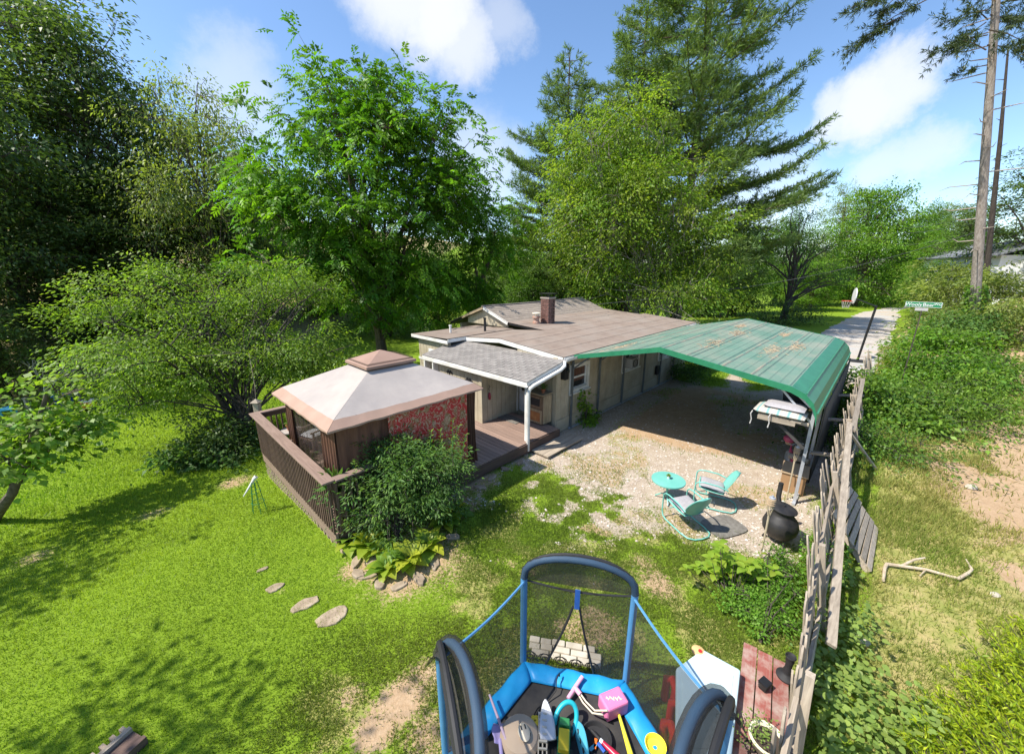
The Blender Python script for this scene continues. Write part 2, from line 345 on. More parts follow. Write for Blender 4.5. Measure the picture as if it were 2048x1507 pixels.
def mk_stripe():
    m, t, b, o = nodes('striped_cloth'); tc = t.nodes.new('ShaderNodeTexCoord'); w = t.nodes.new('ShaderNodeTexWave'); w.bands_direction = 'Y'; w.inputs['Scale'].default_value = 1.7; w.inputs['Distortion'].default_value = .3
    t.links.new(tc.outputs['Object'], w.inputs['Vector'])
    c = ramp(t, w.outputs['Fac'], [(.0, (.16, .32, .31)), (.3, (.46, .44, .39)), (.55, (.46, .41, .34)), (.62, (.34, .2, .16)), (.7, (.48, .44, .38)), (.95, (.42, .42, .38))])
    t.links.new(c, b.inputs['Base Color']); b.inputs['Roughness'].default_value = .95; return m
M['stripe'] = mk_stripe()
LM = {
    'walnut': leafmat('leaf_walnut', (.065, .18, .014), (.17, .32, .022), .45),
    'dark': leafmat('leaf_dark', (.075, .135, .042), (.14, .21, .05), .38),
    'olive': leafmat('leaf_olive', (.15, .22, .055), (.28, .33, .085), .42),
    'myrtle': leafmat('leaf_myrtle', (.11, .21, .03), (.24, .34, .05), .5, .5, .3),
    'redbud': leafmat('leaf_redbud', (.13, .26, .035), (.27, .37, .045), .45),
    'cherry': leafmat('leaf_cherry', (.125, .245, .03), (.27, .34, .04), .48),
    'pine': leafmat('leaf_pine', (.10, .175, .06), (.20, .28, .07), .36, .5),
    'pine_dark': leafmat('leaf_pine_dark', (.05, .085, .04), (.10, .135, .045), .2, .5),
    'bright': leafmat('leaf_bright', (.10, .23, .025), (.21, .34, .03), .45),
    'bush': leafmat('leaf_bush', (.075, .18, .025), (.20, .31, .04), .4),
    'shrub': leafmat('leaf_shrub', (.085, .18, .05), (.18, .29, .06), .42, .5, .25),
    'hosta': leafmat('leaf_hosta', (.15, .27, .03), (.42, .44, .04), .42, .4, .35),
    'hyd': leafmat('leaf_hydrangea', (.20, .34, .035), (.34, .43, .05), .45, .45, .35),
    'box': leafmat('leaf_box', (.11, .26, .03), (.21, .36, .04), .45),
    'weed': leafmat('leaf_weed', (.16, .265, .06), (.28, .36, .08), .4),
    'juniper': leafmat('leaf_juniper', (.20, .32, .02), (.44, .50, .02), .42),
    'grass': leafmat('blade_grass', (.18, .30, .03), (.34, .425, .05), .48, .5, .3),
    'yard': leafmat('blade_yard', (.14, .23, .03), (.28, .32, .07), .45, .6, .25),
    'dry': leafmat('blade_dry', (.17, .25, .035), (.45, .39, .14), .36, .7, .2),
}
def mk_ground():
    m, t, b, o = nodes('ground_cover'); at = t.nodes.new('ShaderNodeAttribute'); at.attribute_name = 'mask'
    sp = t.nodes.new('ShaderNodeSeparateColor'); t.links.new(at.outputs['Color'], sp.inputs[0])
    fine = tnoise(t, 22, 8, .7); mid = tnoise(t, 3.5, 6, .6); big = tnoise(t, .45, 4, .5); speck = tnoise(t, 55, 3, .6)
    grass = mixc(t, .5, ramp(t, fine, [(.3, (.12, .205, .014)), (.55, (.18, .28, .02)), (.75, (.24, .335, .03))]), ramp(t, mid, [(.3, (.14, .23, .014)), (.7, (.21, .30, .022))]))
    grass = mixc(t, mixc(t, 1.0, big, (.35, .35, .35), 'MULTIPLY'), grass, (.18, .27, .02))
    dry = ramp(t, mid, [(.3, (.21, .25, .055)), (.5, (.33, .31, .105)), (.7, (.46, .36, .17))])
    dirt = mixc(t, .5, ramp(t, mid, [(.3, (.34, .22, .12)), (.7, (.50, .36, .23))]), ramp(t, fine, [(.3, (.30, .19, .10)), (.7, (.52, .39, .26))]))
    grav = mixc(t, .62, ramp(t, speck, [(.3, (.17, .13, .095)), (.5, (.42, .35, .275)), (.68, (.66, .60, .52))]), ramp(t, mid, [(.3, (.31, .235, .165)), (.7, (.48, .41, .325))]))
    def th(ch, lo=.30, hi=.62):
        a = t.nodes.new('ShaderNodeMath'); a.operation = 'MULTIPLY_ADD'; t.links.new(fine, a.inputs[0]); a.inputs[1].default_value = 1.3; t.links.new(sp.outputs[ch], a.inputs[2])
        mr = t.nodes.new('ShaderNodeMapRange'); mr.interpolation_type = 'SMOOTHSTEP'; t.links.new(a.outputs[0], mr.inputs[0]); mr.inputs[1].default_value = lo + .65; mr.inputs[2].default_value = hi + .62; return mr.outputs[0]
    c = mixc(t, th(2), grass, dry); c = mixc(t, th(1), c, dirt); c = mixc(t, th(0), c, grav)
    t.links.new(c, b.inputs['Base Color']); b.inputs['Roughness'].default_value = .95; b.inputs['Specular IOR Level'].default_value = .15
    tbump(t, b, fine, .7, .03); return m
M['ground'] = mk_ground()
M['gravel_road'] = pmat('gravel_road', [(.3, (.28, .27, .255)), (.55, (.44, .43, .42)), (.75, (.60, .59, .57))], 20, .95, .5, .02, dirt=(.46, .36, .26), dirtscale=.35, detail=10)
M['pebble'] = pmat('pebble', [(.35, (.33, .26, .20)), (.5, (.48, .41, .34)), (.65, (.66, .62, .56))], 9, .9, 0)

# ---------------------------------------------------------------- ground
DIRT = [(1310, 1165, .4, .75), (1290, 1120, .3, .55), (800, 1400, .38, .85), (850, 1340, .28, .7), (750, 1460, .3, .8), (700, 1390, .2, .6), (860, 1460, .35, .75), (300, 1000, .45, .55), (60, 1085, .5, .5),
        (820, 1110, 1.1, .9), (950, 960, .9, .7), (1040, 920, .5, .6), (470, 935, .5, .8), (720, 1140, .4, .8), (910, 1010, .6, .8), (560, 1180, .12, .5)]
DIRT_W = [(*PX(x, y)[:2], r, s) for x, y, r, s in DIRT]
def yardness(x, y, n, n3):
    p, q = PQ(x, y); return sstep(-1.6, -3.4, q + (n - .5) * 2.2 + np.clip(p + 7, 0, 1.5) * -1.2) * sstep(-7.3, -6.9, q) * sstep(-.6, -1.6, p)
def masks(x, y):
    p, q = PQ(x, y); n = fbm(x * .9, y * .9, 5); n2 = fbm(x * .33 + 5, y * .33, 4); n3 = fbm(x * 2.3 + 3, y * 2.3, 3)
    pp = p + (n - .5) * 2.4; qq = q + (n2 - .5) * 1.6
    court = sstep(-2.9, -1.9, pp) * sstep(9.6, 8.2, pp) * sstep(-6.9, -6.3, q) * sstep(.1, -.1, q)
    mixd = sstep(-5.6, -3.0, pp) * sstep(-4.6, -3.2, qq) * sstep(.2, -.6, qq) * (p < -1) * sstep(.42, .62, n3) * .75
    track = sstep(8, 9, p) * sstep(16, 12, p) * (np.exp(-((qq + 2.6) / .35) ** 2) + np.exp(-((qq + 4.4) / .8) ** 2))
    grav = np.clip(court + mixd + track, 0, 1)
    dirt = np.zeros_like(x)
    for (dx, dy, r, s) in DIRT_W:
        d = np.hypot(x - dx, y - dy) / r; dirt = np.maximum(dirt, s * np.exp(-d * d) * (.55 + .9 * (n3 - .1)))
    worn = sstep(-2.2, -4.2, q) * sstep(-6.2, -5.6, q) * sstep(-5, -6, -np.abs(p + 6.2) * 2) * .3
    field = sstep(-7.2, -7.9, q)
    dirt = np.maximum(dirt, field * np.clip(sstep(-7.9, -9.3, q + (n2 - .5) * 3) * 1.1 - sstep(.50, .62, n) * .75, 0, 1) * sstep(60, 35, p))
    yard = sstep(.5, -1.5, q) * (1 - field) * sstep(-4.5, -6.0, -np.abs(p + 5.5) * 1.2) * sstep(.46, .7, n) * .5
    inner = sstep(.2, 1.5, p) * sstep(8.6, 7.5, p) * sstep(-.6, -1.4, q) * sstep(-5.9, -5.2, q); dirt = np.maximum(dirt, inner * (.25 + .75 * sstep(.4, .6, n2)))
    grav = grav * (1 - .75 * inner * sstep(.38, .6, n2)) * (1 - .6 * court * sstep(.52, .66, n))
    dirt = np.maximum(dirt, court * sstep(.5, .66, n) * .6)
    yn = yardness(x, y, n, n3); yard = yn * (.05 + .5 * sstep(.45, .65, n3)); dirt = np.maximum(dirt, yn * sstep(.60, .72, n) * .55)
    hill = -.85 * x + .5 * y - 27.
    dirt = np.maximum(dirt, sstep(-2, 2, hill) * .5 * sstep(-14, -18, x))
    return grav, np.clip(dirt, 0, 1), np.clip(field * sstep(48, 20, p) + yard, 0, 1)
def make_ground():
    n = 350; s = np.linspace(-1, 1, n); f = lambda s, a, b: a * s + b * s ** 7
    xs = f(s, 15, 330); ys = f(s, 15, 330) + 8
    X, Y = np.meshgrid(xs, ys); Z = ground_z(X, Y) - .012
    co = np.stack([X, Y, Z], -1).reshape(-1, 3)
    i = np.arange(n - 1); a = (i[:, None] * n + i[None]).ravel(); q = np.stack([a, a + 1, a + n + 1, a + n], 1)
    me = np_mesh('ground', co, q)
    g, d, r = masks(X.ravel(), Y.ravel()); c = np.ones((n * n, 4), np.float32); c[:, 0] = g; c[:, 1] = d; c[:, 2] = r
    at = me.color_attributes.new('mask', 'FLOAT_COLOR', 'POINT'); at.data.foreach_set('color', c.ravel()); me.shade_smooth()
    return tag(link('ground', me, M['ground']), kind='structure')
def np_mesh(name, co, faces, col=None):
    me = bpy.data.meshes.new(name); co = np.asarray(co, np.float32); faces = np.asarray(faces, np.int32); k = faces.shape[1]
    me.vertices.add(len(co)); me.vertices.foreach_set('co', co.ravel())
    me.loops.add(faces.size); me.loops.foreach_set('vertex_index', faces.ravel())
    me.polygons.add(len(faces)); me.polygons.foreach_set('loop_start', np.arange(0, faces.size, k, dtype=np.int32))
    me.update(calc_edges=True)
    if col is not None:
        at = me.color_attributes.new('Col', 'FLOAT_COLOR', 'POINT'); at.data.foreach_set('color', np.asarray(col, np.float32).ravel())
    return me
make_ground()

def make_driveway():
    # centre line of the gravel drive in house coordinates: (p, q, half width)
    line = [(11, -4.9, 1.1), (14, -5.0, 1.7), (19, -5.3, 2.2), (26, -5.4, 2.3), (34, -5.5, 2.1), (44, -5.9, 2.0), (54, -6.6, 1.9), (64, -8.4, 1.8), (74, -12, 1.8)]
    vs = []; fs = []; K = 9; pts = []
    for i in range(len(line) - 1):
        for k in range(14):
            t = k / 14; pts.append([line[i][j] * (1 - t) + line[i + 1][j] * t for j in range(3)])
    for p, q, h in pts:
        for k in range(K):
            u = k / (K - 1) * 2 - 1; e = (random.random() - .5) * .35 if k in (0, K - 1) else 0
            P = HW(p, q + u * h + e); vs.append((P.x, P.y, gz(P.x, P.y) + (.03 if 0 < k < K - 1 else -.02)))
    for i in range(len(pts) - 1):
        for k in range(K - 1): a = i * K + k; fs.append((a, a + 1, a + K + 1, a + K))
    tag(MB().add(vs, fs).build('driveway', M['gravel_road']), kind='structure')
make_driveway()

def blades(n, fn_ok, box, length, width, mat, name, label, seed, tone=(.7, 1.2), lean=.5, hue=None):
    rng = np.random.default_rng(seed)
    x = rng.uniform(box[0], box[1], n); y = rng.uniform(box[2], box[3], n)
    keep = fn_ok(x, y, rng); x = x[keep]; y = y[keep]; m = len(x); z = ground_z(x, y) - .014
    a = rng.uniform(0, 6.283, m); d = np.hypot(x, y); sc_ = np.clip(d / 8, .8, 3.2)
    Ln = length * rng.uniform(.5, 1.25, m) * np.clip(sc_, .9, 1.5); Wd = width * rng.uniform(.7, 1.3, m) * sc_
    le = rng.uniform(.1, 1, m) * lean; b = rng.uniform(0, 6.283, m)
    base = np.stack([x, y, z], 1); side = np.stack([np.cos(a), np.sin(a), 0 * a], 1) * Wd[:, None] * .5
    tip = np.stack([np.cos(b) * le * Ln, np.sin(b) * le * Ln, Ln * np.sqrt(1 - np.minimum(le, .95) ** 2)], 1)
    co = np.stack([base - side, base + side, base + tip], 1).reshape(-1, 3)
    t = rng.uniform(*tone, m) * (.72 + .56 * fbm(x * .8, y * .8)); h = np.clip((hue(x, y) if hue else fbm(x * .45 + 9, y * .45)) * 1.3 - .25 + rng.uniform(-.3, .3, m), 0, 1)
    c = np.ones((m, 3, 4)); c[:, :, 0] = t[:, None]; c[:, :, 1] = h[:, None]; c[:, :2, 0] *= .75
    me = np_mesh(name, co, np.arange(m * 3).reshape(-1, 3), c.reshape(-1, 4))
    return tag(link(name, me, mat), label, 'grass', kind='stuff')
def inview(x, y):
    zc = y * CP + CAM_H * SP; return (zc > .5) & (np.abs(x) < zc * 1.40) & ((CAM_H * CP - y * SP) < zc * 1.03)
def on_deck(p, q): return (p > -7.6) & (p < 10) & (q > -.45) & (q < 8.4) & ((p > -2.4) | (q < 4.45))
def ok_lawn(x, y, rng):
    p, q = PQ(x, y); g, d, r = masks(x, y); dist = np.hypot(x, y)
    dens = np.clip((8.0 / np.maximum(dist, 3)) ** 1.7, 0, 1.6) / 1.6
    pr = (1 - np.clip(g * 1.15, 0, 1)) * (1 - np.clip(d * 1.1, 0, 1)) * (q > -7.3) * dens
    return inview(x, y) & ~on_deck(p, q) & (rng.random(len(x)) < pr)
def yn_(x, y): return yardness(x, y, fbm(x * .9, y * .9, 5), fbm(x * 2.3 + 3, y * 2.3, 3))
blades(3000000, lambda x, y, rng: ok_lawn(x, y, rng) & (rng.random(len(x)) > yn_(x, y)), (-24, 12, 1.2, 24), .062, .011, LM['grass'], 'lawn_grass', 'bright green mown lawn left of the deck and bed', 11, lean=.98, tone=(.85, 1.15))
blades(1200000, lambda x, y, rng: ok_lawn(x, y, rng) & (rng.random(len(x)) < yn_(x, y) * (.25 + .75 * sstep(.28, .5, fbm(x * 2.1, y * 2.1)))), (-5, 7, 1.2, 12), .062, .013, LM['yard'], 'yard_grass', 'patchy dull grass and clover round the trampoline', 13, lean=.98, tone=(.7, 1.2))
def ok_dry(x, y, rng):
    p, q = PQ(x, y); g, d, r = masks(x, y); dist = np.hypot(x, y)
    pr = (1 - np.clip(d * .93, 0, 1)) * (q < -7.0) * np.clip((9 / np.maximum(dist, 4)) ** 1.3, 0, 1) * (.35 + sstep(.35, .6, fbm(x * 1.4, y * 1.4)))
    return inview(x, y) & (rng.random(len(x)) < pr)
blades(1300000, ok_dry, (2, 32, 1.0, 26), .12, .012, LM['dry'], 'field_grass', 'dry yellowing grass on the field beyond the fence', 12, lean=.98, hue=lambda x, y: fbm(x * .5, y * .5) * 1.05)
def tuft_edge():
    pass
def gravel():
    rng = np.random.default_rng(5); n = 60000; p = rng.uniform(-6, 6, n); q = rng.uniform(-6.6, -.2, n)
    x = OX + p * UX + q * WX; y = OY + p * UY + q * WY; g, d, r = masks(x, y)
    k = rng.random(n) < g * .34 * np.clip(9 / np.hypot(x, y), 0, 1); x = x[k]; y = y[k]; m = len(x); z = ground_z(x, y) - .006
    s = .008 + .03 * rng.random(m) ** 2.2; a = rng.uniform(0, 6.28, m); el = rng.uniform(.6, 1.2, m)
    o = np.array([(1, 0, 0), (0, 1, 0), (-1, 0, 0), (0, -1, 0), (0, 0, .7)], float)
    v = np.repeat(o[None], m, 0) * s[:, None, None]; v[:, :, 0] *= el[:, None]
    vx = v[:, :, 0] * np.cos(a)[:, None] - v[:, :, 1] * np.sin(a)[:, None]; vy = v[:, :, 0] * np.sin(a)[:, None] + v[:, :, 1] * np.cos(a)[:, None]
    v[:, :, 0] = vx + x[:, None]; v[:, :, 1] = vy + y[:, None]; v[:, :, 2] += z[:, None]
    f = np.array([(0, 1, 4), (1, 2, 4), (2, 3, 4), (3, 0, 4)]); fa = (np.arange(m)[:, None, None] * 5 + f[None]).reshape(-1, 3)
    tag(link('gravel', np_mesh('gravel', v.reshape(-1, 3), fa), M['pebble']), 'loose pale gravel on the carport yard', 'gravel', kind='stuff')
gravel()

# ---------------------------------------------------------------- the house (local axes: x = p along the house, y = q to its left)
HOUSE = empty('cottage', HW(0, 0, 0), ANG, 'low tan board-sided cottage with brown roll roof and brick chimney', 'house')
def wall_x(parent, y, x0, x1, z0, z1, face, openings=(), mats='siding_z', bw=.203):
    """vertical boards along local x at y; face = -1 / +1 outward normal sign. openings: (x0,x1,z0,z1)"""
    core = MB(); xs = sorted({x0, x1, *[v for o in openings for v in o[:2]]})
    def spans(a, b):
        m = (a + b) / 2; s = [(z0, z1)]
        for o in openings:
            if o[0] <= m <= o[1]: s = [t for (c, d) in s for t in ((c, min(d, o[2])), (max(c, o[3]), d)) if t[1] - t[0] > .01]
        return s
    for a, b in zip(xs, xs[1:]):
        for c, d in spans(a, b): core.bx(a, b, y - face * .12, y, c, d)
    w = core.build('wall', M['siding_z'], parent)
    x = x0; k = 0
    while x < x1 - .02:
        b = min(x + bw, x1)
        edges = sorted({x, b, *[v for o in openings for v in o[:2] if x < v < b]})
        for a, c in zip(edges, edges[1:]):
            for e, f in spans(a, c):
                if c - a > .03: MB().bx(a + (.006 if a == x else 0), c - (.006 if c == b else 0), y + face * .002, y + face * .016, e, f).build('siding_board', M[mats], w)
        x += bw
    return w
def wall_y(parent, x, y0, y1, z0, z1, face, openings=(), bw=.203):
    core = MB(); ys = sorted({y0, y1, *[v for o in openings for v in o[:2]]})
    def spans(a, b):
        m = (a + b) / 2; s = [(z0, z1)]
        for o in openings:
            if o[0] <= m <= o[1]: s = [t for (c, d) in s for t in ((c, min(d, o[2])), (max(c, o[3]), d)) if t[1] - t[0] > .01]
        return s
    for a, b in zip(ys, ys[1:]):
        for c, d in spans(a, b): core.bx(x - face * .12, x, a, b, c, d)
    w = core.build('wall', M['siding_z'], parent); y = y0
    while y < y1 - .02:
        b = min(y + bw, y1); edges = sorted({y, b, *[v for o in openings for v in o[:2] if y < v < b]})
        for a, c in zip(edges, edges[1:]):
            for e, f in spans(a, c):
                if c - a > .03: MB().bx(x + face * .002, x + face * .016, a + (.006 if a == y else 0), c - (.006 if c == b else 0), e, f).build('siding_board', M['siding_z'], w)
        y += bw
    return w
win = [(.14, 1.02, 1.28, 2.0), (3.5, 4.68, 1.36, 2.06), (6.72, 7.45, 1.30, 2.0)]
wall_x(HOUSE, 0, -.6, 10.0, 0, 2.46, -1, win)
wall_y(HOUSE, -.6, .0, 1.66, 0.0, 2.5, -1, [(.92, 1.62, .36, 2.3)])
wall_x(HOUSE, 1.66, -2.2, -.6, 0.2, 2.04, -1)
wall_y(HOUSE, -2.2, 1.66, 4.5, -.4, 2.04, -1)
wall_x(HOUSE, 8.2, 2.2, 9.6, -.9, 2.5, 1)
wall_y(HOUSE, 9.9, 0, 8.2, -.7, 2.5, 1)
wall_y(HOUSE, -1.3, 4.5, 6.45, -.5, 2.5, -1)
wall_x(HOUSE, 6.45, -1.3, 2, -.7, 2.5, 1)
# skirting band of the long wall and corner boards
MB().bx(-.62, 10.0, -.05, -.018, 0.0, .42).build('skirting_board', M['siding_x'], HOUSE)
MB().bx(-.66, -.60, -.03, .12, 0, 2.46).build('corner_board', M['siding_z'], HOUSE)
MB().bx(-2.24, -2.2, 1.63, 1.75, .3, 2.1).build('corner_board', M['siding_z'], HOUSE)
# sloping porch cheek: upper triangle under the porch roof on the right
MB().prism([(-2.2, 2.02), (-.6, 2.02), (-.6, 2.33), (-2.2, 2.03)], lambda a, b: (a, .06, b), lambda a, b: (a, .10, b)).build('porch_cheek', M['siding_x'], HOUSE)
def window(x0, x1, z0, z1, kind):
    w = MB(); y = -.018
    for a, b, c, d in ((x0 - .11, x0, z0 - .11, z1 + .11), (x1, x1 + .11, z0 - .11, z1 + .11), (x0, x1, z1, z1 + .11), (x0, x1, z0 - .11, z0)): w.bx(a, b, y - .035, y, c, d)
    f = w.build('window', M['white_paint'], HOUSE)
    MB().bx(x0, x1, .055, .07, z0, z1).build('pane', M['glass'], f)
    MB().bx(x0 - .16, x1 + .16, y - .09, y - .036, z0 - .15, z0 - .112).build('sill', M['white_paint'], f)
    s = MB(); zm = (z0 + z1) / 2; s.bx(x0, x1, .02, .05, zm - .03, zm + .03)
    for a in (x0, x1 - .04): s.bx(a, a + .04, .0, .05, z0, z1)
    for c in (z0, z1 - .04): s.bx(x0 + .04, x1 - .04, .0, .05, c, c + .04)
    if kind == 1: s.bx((x0 + x1) / 2 - .03, (x0 + x1) / 2 + .03, .005, .045, z0 + .04, z1 - .04)
    s.build('sash', M['white_paint'], f)
    if kind == 0: MB().grid(lambda u, v: (x0 + .05 + u * (x1 - x0 - .1), .052 + .006 * math.sin(u * 60), z0 + .3 * (z1 - z0) + v * .66 * (z1 - z0)), 40, 1).build('window_curtain', M['curtain'], f)
    if kind == 1: MB().bx(x0 + .05, x1 - .05, .048, .053, z0 + .45, z1 - .05).build('window_blind', M['curtain_white'], f)
    return f
w0 = window(*win[0], 0); w1 = window(*win[1], 1); w2 = window(*win[2], 2)
ac = empty('window_fan', HW(3.98, -.06, 1.36), ANG, 'grey box fan unit set in the middle carport window', 'fan')
MB().bx(-.27, .27, -.22, .09, 0.001, .38).build('housing', M['grey_plastic'], ac, bevel=.01)
MB().tube([(.17 * math.cos(a / 10 * math.pi), -.225, .19 + .15 * math.sin(a / 10 * math.pi)) for a in range(20)], .012, 6, closed=True).build('grille_ring', M['dark_metal'], ac)
g = MB()
for k in range(9): g.bx(-.2 + k * .05 - .004, -.2 + k * .05 + .004, -.228, -.222, .05, .33)
g.build('grille', M['dark_metal'], ac)
# front door in the porch alcove
dr = MB().bx(-.57, -.53, .94, 1.60, .37, 2.28).build('door', M['door_white'], HOUSE)
MB().bx(-.585, -.571, 1.03, 1.51, 1.1, 2.1).build('door_pane', M['glass'], dr)
fr = MB()
for a in ((1.021, 1.07), (1.47, 1.519)): fr.bx(-.60, -.586, *a, 1.06, 2.14)
for a in ((1.06, 1.1), (2.1, 2.14)): fr.bx(-.60, -.586, 1.07, 1.47, *a)
fr.build('door_pane_frame', M['door_white'], dr); MB().bx(-.575, -.571, 1.0, 1.54, .45, .95).build('door_panel', M['door_white'], dr)
MB().lathe([(0, 0), (.03, .005), (.03, .04), (0, .05)], 12).build('handle', M['galv'], dr).matrix_local = Matrix.Translation((-.60, .99, 1.25)) @ Matrix.Rotation(R(-90), 4, 'Y')
c = MB(); c.bx(-.66, -.617, .84, .94, .36, 2.38); c.bx(-.66, -.617, 1.60, 1.645, .36, 2.38); c.bx(-.66, -.617, .94, 1.60, 2.28, 2.38); c.build('door_casing', M['white_paint'], HOUSE)
# storm door on the left wing
MB().bx(-1.34, -1.318, 5.0, 5.75, .1, 2.05).build('wing_door', M['door_white'], HOUSE)
# ---- roofs
def slab(parent, name, mat, x0, x1, ya, za, yb, zb, th=.09, sag=0.0, n=6, gap=.0):
    """roof sheet spanning y from (ya,za) to (yb,zb), between x0 and x1"""
    v = []; f = []
    for i in range(n + 1):
        x = x0 + (x1 - x0) * i / n; dz = -sag * math.sin(math.pi * i / n)
        v += [(x, ya, za + dz), (x, yb, zb + dz), (x, yb, zb + dz - th), (x, ya, za + dz - th)]
    for i in range(n):
        a = i * 4
        for k in range(4): f.append((a + k, a + (k + 1) % 4, a + 4 + (k + 1) % 4, a + 4 + k))
    f += [(0, 1, 2, 3), (n * 4 + 3, n * 4 + 2, n * 4 + 1, n * 4)]
    return MB().add(v, f).build(name, mat, parent)
main = slab(HOUSE, 'roof', M['dark_metal'], -.58, 10.28, -.20, 2.50, 2.5, 2.735, .09)
def roll_strips(parent, x0, x1, ya, za, yb, zb, n, mat='roll_roof'):
    for k in range(n):                                             # lapped strips of roll roofing along the house
        t0, t1 = k / n, (k + 1) / n; lap = .003
        a = (ya + (yb - ya) * t0, za + (zb - za) * t0); b = (ya + (yb - ya) * t1, za + (zb - za) * t1)
        dy = (yb - ya) / n * .06 if k < n - 1 else 0
        slab(parent, 'roofing_strip', M[mat], x0 - .01 * (k % 2), x1 + .012 * ((k + 1) % 2), a[0], a[1] + .012 + lap, b[0] + dy, b[1] + .011, .006, n=8)
roll_strips(main, -.60, 10.32, -.235, 2.497, 2.5, 2.735, 4)
mid = slab(HOUSE, 'roof', M['dark_metal'], 1.9, 9.75, 2.5, 2.735, 4.6, 2.87)
roll_strips(mid, 1.88, 9.8, 2.5, 2.735, 4.62, 2.872, 3)
fr_ = slab(HOUSE, 'roof', M['dark_metal'], -.58, 1.9, 2.5, 2.735, 4.85, 2.53)
roll_strips(fr_, -.60, 1.88, 2.5, 2.735, 4.87, 2.53, 3)
up = slab(HOUSE, 'roof', M['dark_metal'], 1.9, 9.6, 4.6, 2.87, 6.1, 3.42, .1, .03)
def courses(parent, x0, x1, ya, za, yb, zb, rows, mat, sag=0):
    for k in range(rows):
        t0, t1 = k / rows, (k + 1.25) / rows; t1 = min(t1, 1.0)
        slab(parent, 'shingle_course', M[mat], x0, x1, ya + (yb - ya) * t0, za + (zb - za) * t0 + .022, ya + (yb - ya) * t1, za + (zb - za) * t1 + .012, .008, sag, n=6)
courses(up, 1.84, 9.66, 4.56, 2.862, 6.1, 3.42, 9, 'shingle_tan', .03)
lf = slab(HOUSE, 'roof', M['dark_metal'], 1.9, 9.6, 6.1, 3.42, 8.6, 2.52, .1, .03)
courses(lf, 1.84, 9.66, 8.64, 2.51, 6.1, 3.42, 14, 'shingle_tan', .03)
MB().tube([(1.8, 6.1, 3.455), (4.5, 6.1, 3.43), (7, 6.1, 3.43), (9.7, 6.1, 3.455)], .04, 6).build('ridge_cap', M['shingle_tan'], lf)
# front gable of the upper roof
gb = MB().prism([(4.75, 2.6), (7.4, 2.6), (7.4, 2.93), (6.1, 3.36), (4.75, 2.88)], lambda a, b: (2.06, a, b), lambda a, b: (2.16, a, b)).build('gable_wall', M['siding_z'], HOUSE)
for k in range(12):
    y = 4.8 + k * .203; y2 = min(y + .195, 7.3); zt = lambda yy: min(3.34 - abs(yy - 6.1) * .36, 3.34)
    MB().prism([(y, 2.62), (y2, 2.62), (y2, zt(y2)), (y, zt(y))], lambda a, b: (2.035, a, b), lambda a, b: (2.055, a, b)).build('siding_board', M['siding_z'], gb)
MB().beam((1.86, 4.55, 2.82), (1.86, 6.1, 3.375), .03, .13, (0, 1, 0)).build('rake_board', M['white_paint'], HOUSE)
MB().beam((1.86, 6.1, 3.375), (1.86, 7.6, 2.845), .03, .10, (0, 1, 0)).build('rake_board', M['cabinet_lt'], HOUSE)
# white fascia along the front of the low roof and along the eave, with gutter
for a, b in (((-.615, -.2, 2.425), (-.615, 2.5, 2.66)), ((-.615, 2.5, 2.66), (-.615, 4.85, 2.455))):
    MB().beam(a, b, .03, .13, (0, 1, 0)).build('fascia_board', M['white_paint'], HOUSE)
MB().bx(-.6, 10.28, -.245, -.222, 2.38, 2.488).build('fascia_board', M['white_paint'], HOUSE)
gt = MB(); gp = [(-.36, 2.475), (-.355, 2.40), (-.33, 2.375), (-.27, 2.372), (-.248, 2.39), (-.258, 2.39), (-.272, 2.382), (-.325, 2.385), (-.345, 2.405), (-.35, 2.475)]
gt.prism(gp, lambda a, b: (-.62, a, b), lambda a, b: (10.28, a, b)).build('gutter', M['white_paint'], HOUSE)
# left wing with its shed roof
wg = slab(HOUSE, 'roof', M['dark_metal'], -1.42, 2.0, 4.35, 2.60, 6.7, 2.52, .08)
roll_strips(wg, -1.46, 2.0, 4.32, 2.602, 6.74, 2.52, 2, 'roll_roof')
MB().bx(-1.475, -1.445, 4.32, 6.72, 2.42, 2.535).build('fascia_board', M['white_paint'], HOUSE)
MB().beam((-1.45, 4.315, 2.53), (2.0, 4.315, 2.53), .025, .12).build('fascia_board', M['white_paint'], HOUSE)
MB().bx(-.58, 1.9, 4.42, 4.5, 2.2, 2.56).build('wall', M['siding_z'], HOUSE)
for (x, y, h, r) in ((-.35, 5.6, .28, .045), (.75, 4.75, .55, .05)):
    MB().lathe([(r, 0), (r, h), (r * 1.35, h), (r * 1.35, h + .04), (0, h + .05)], 12, (x, y, 2.56)).build('vent_pipe', M['white_paint'] if h < .4 else M['dark_metal'], HOUSE)
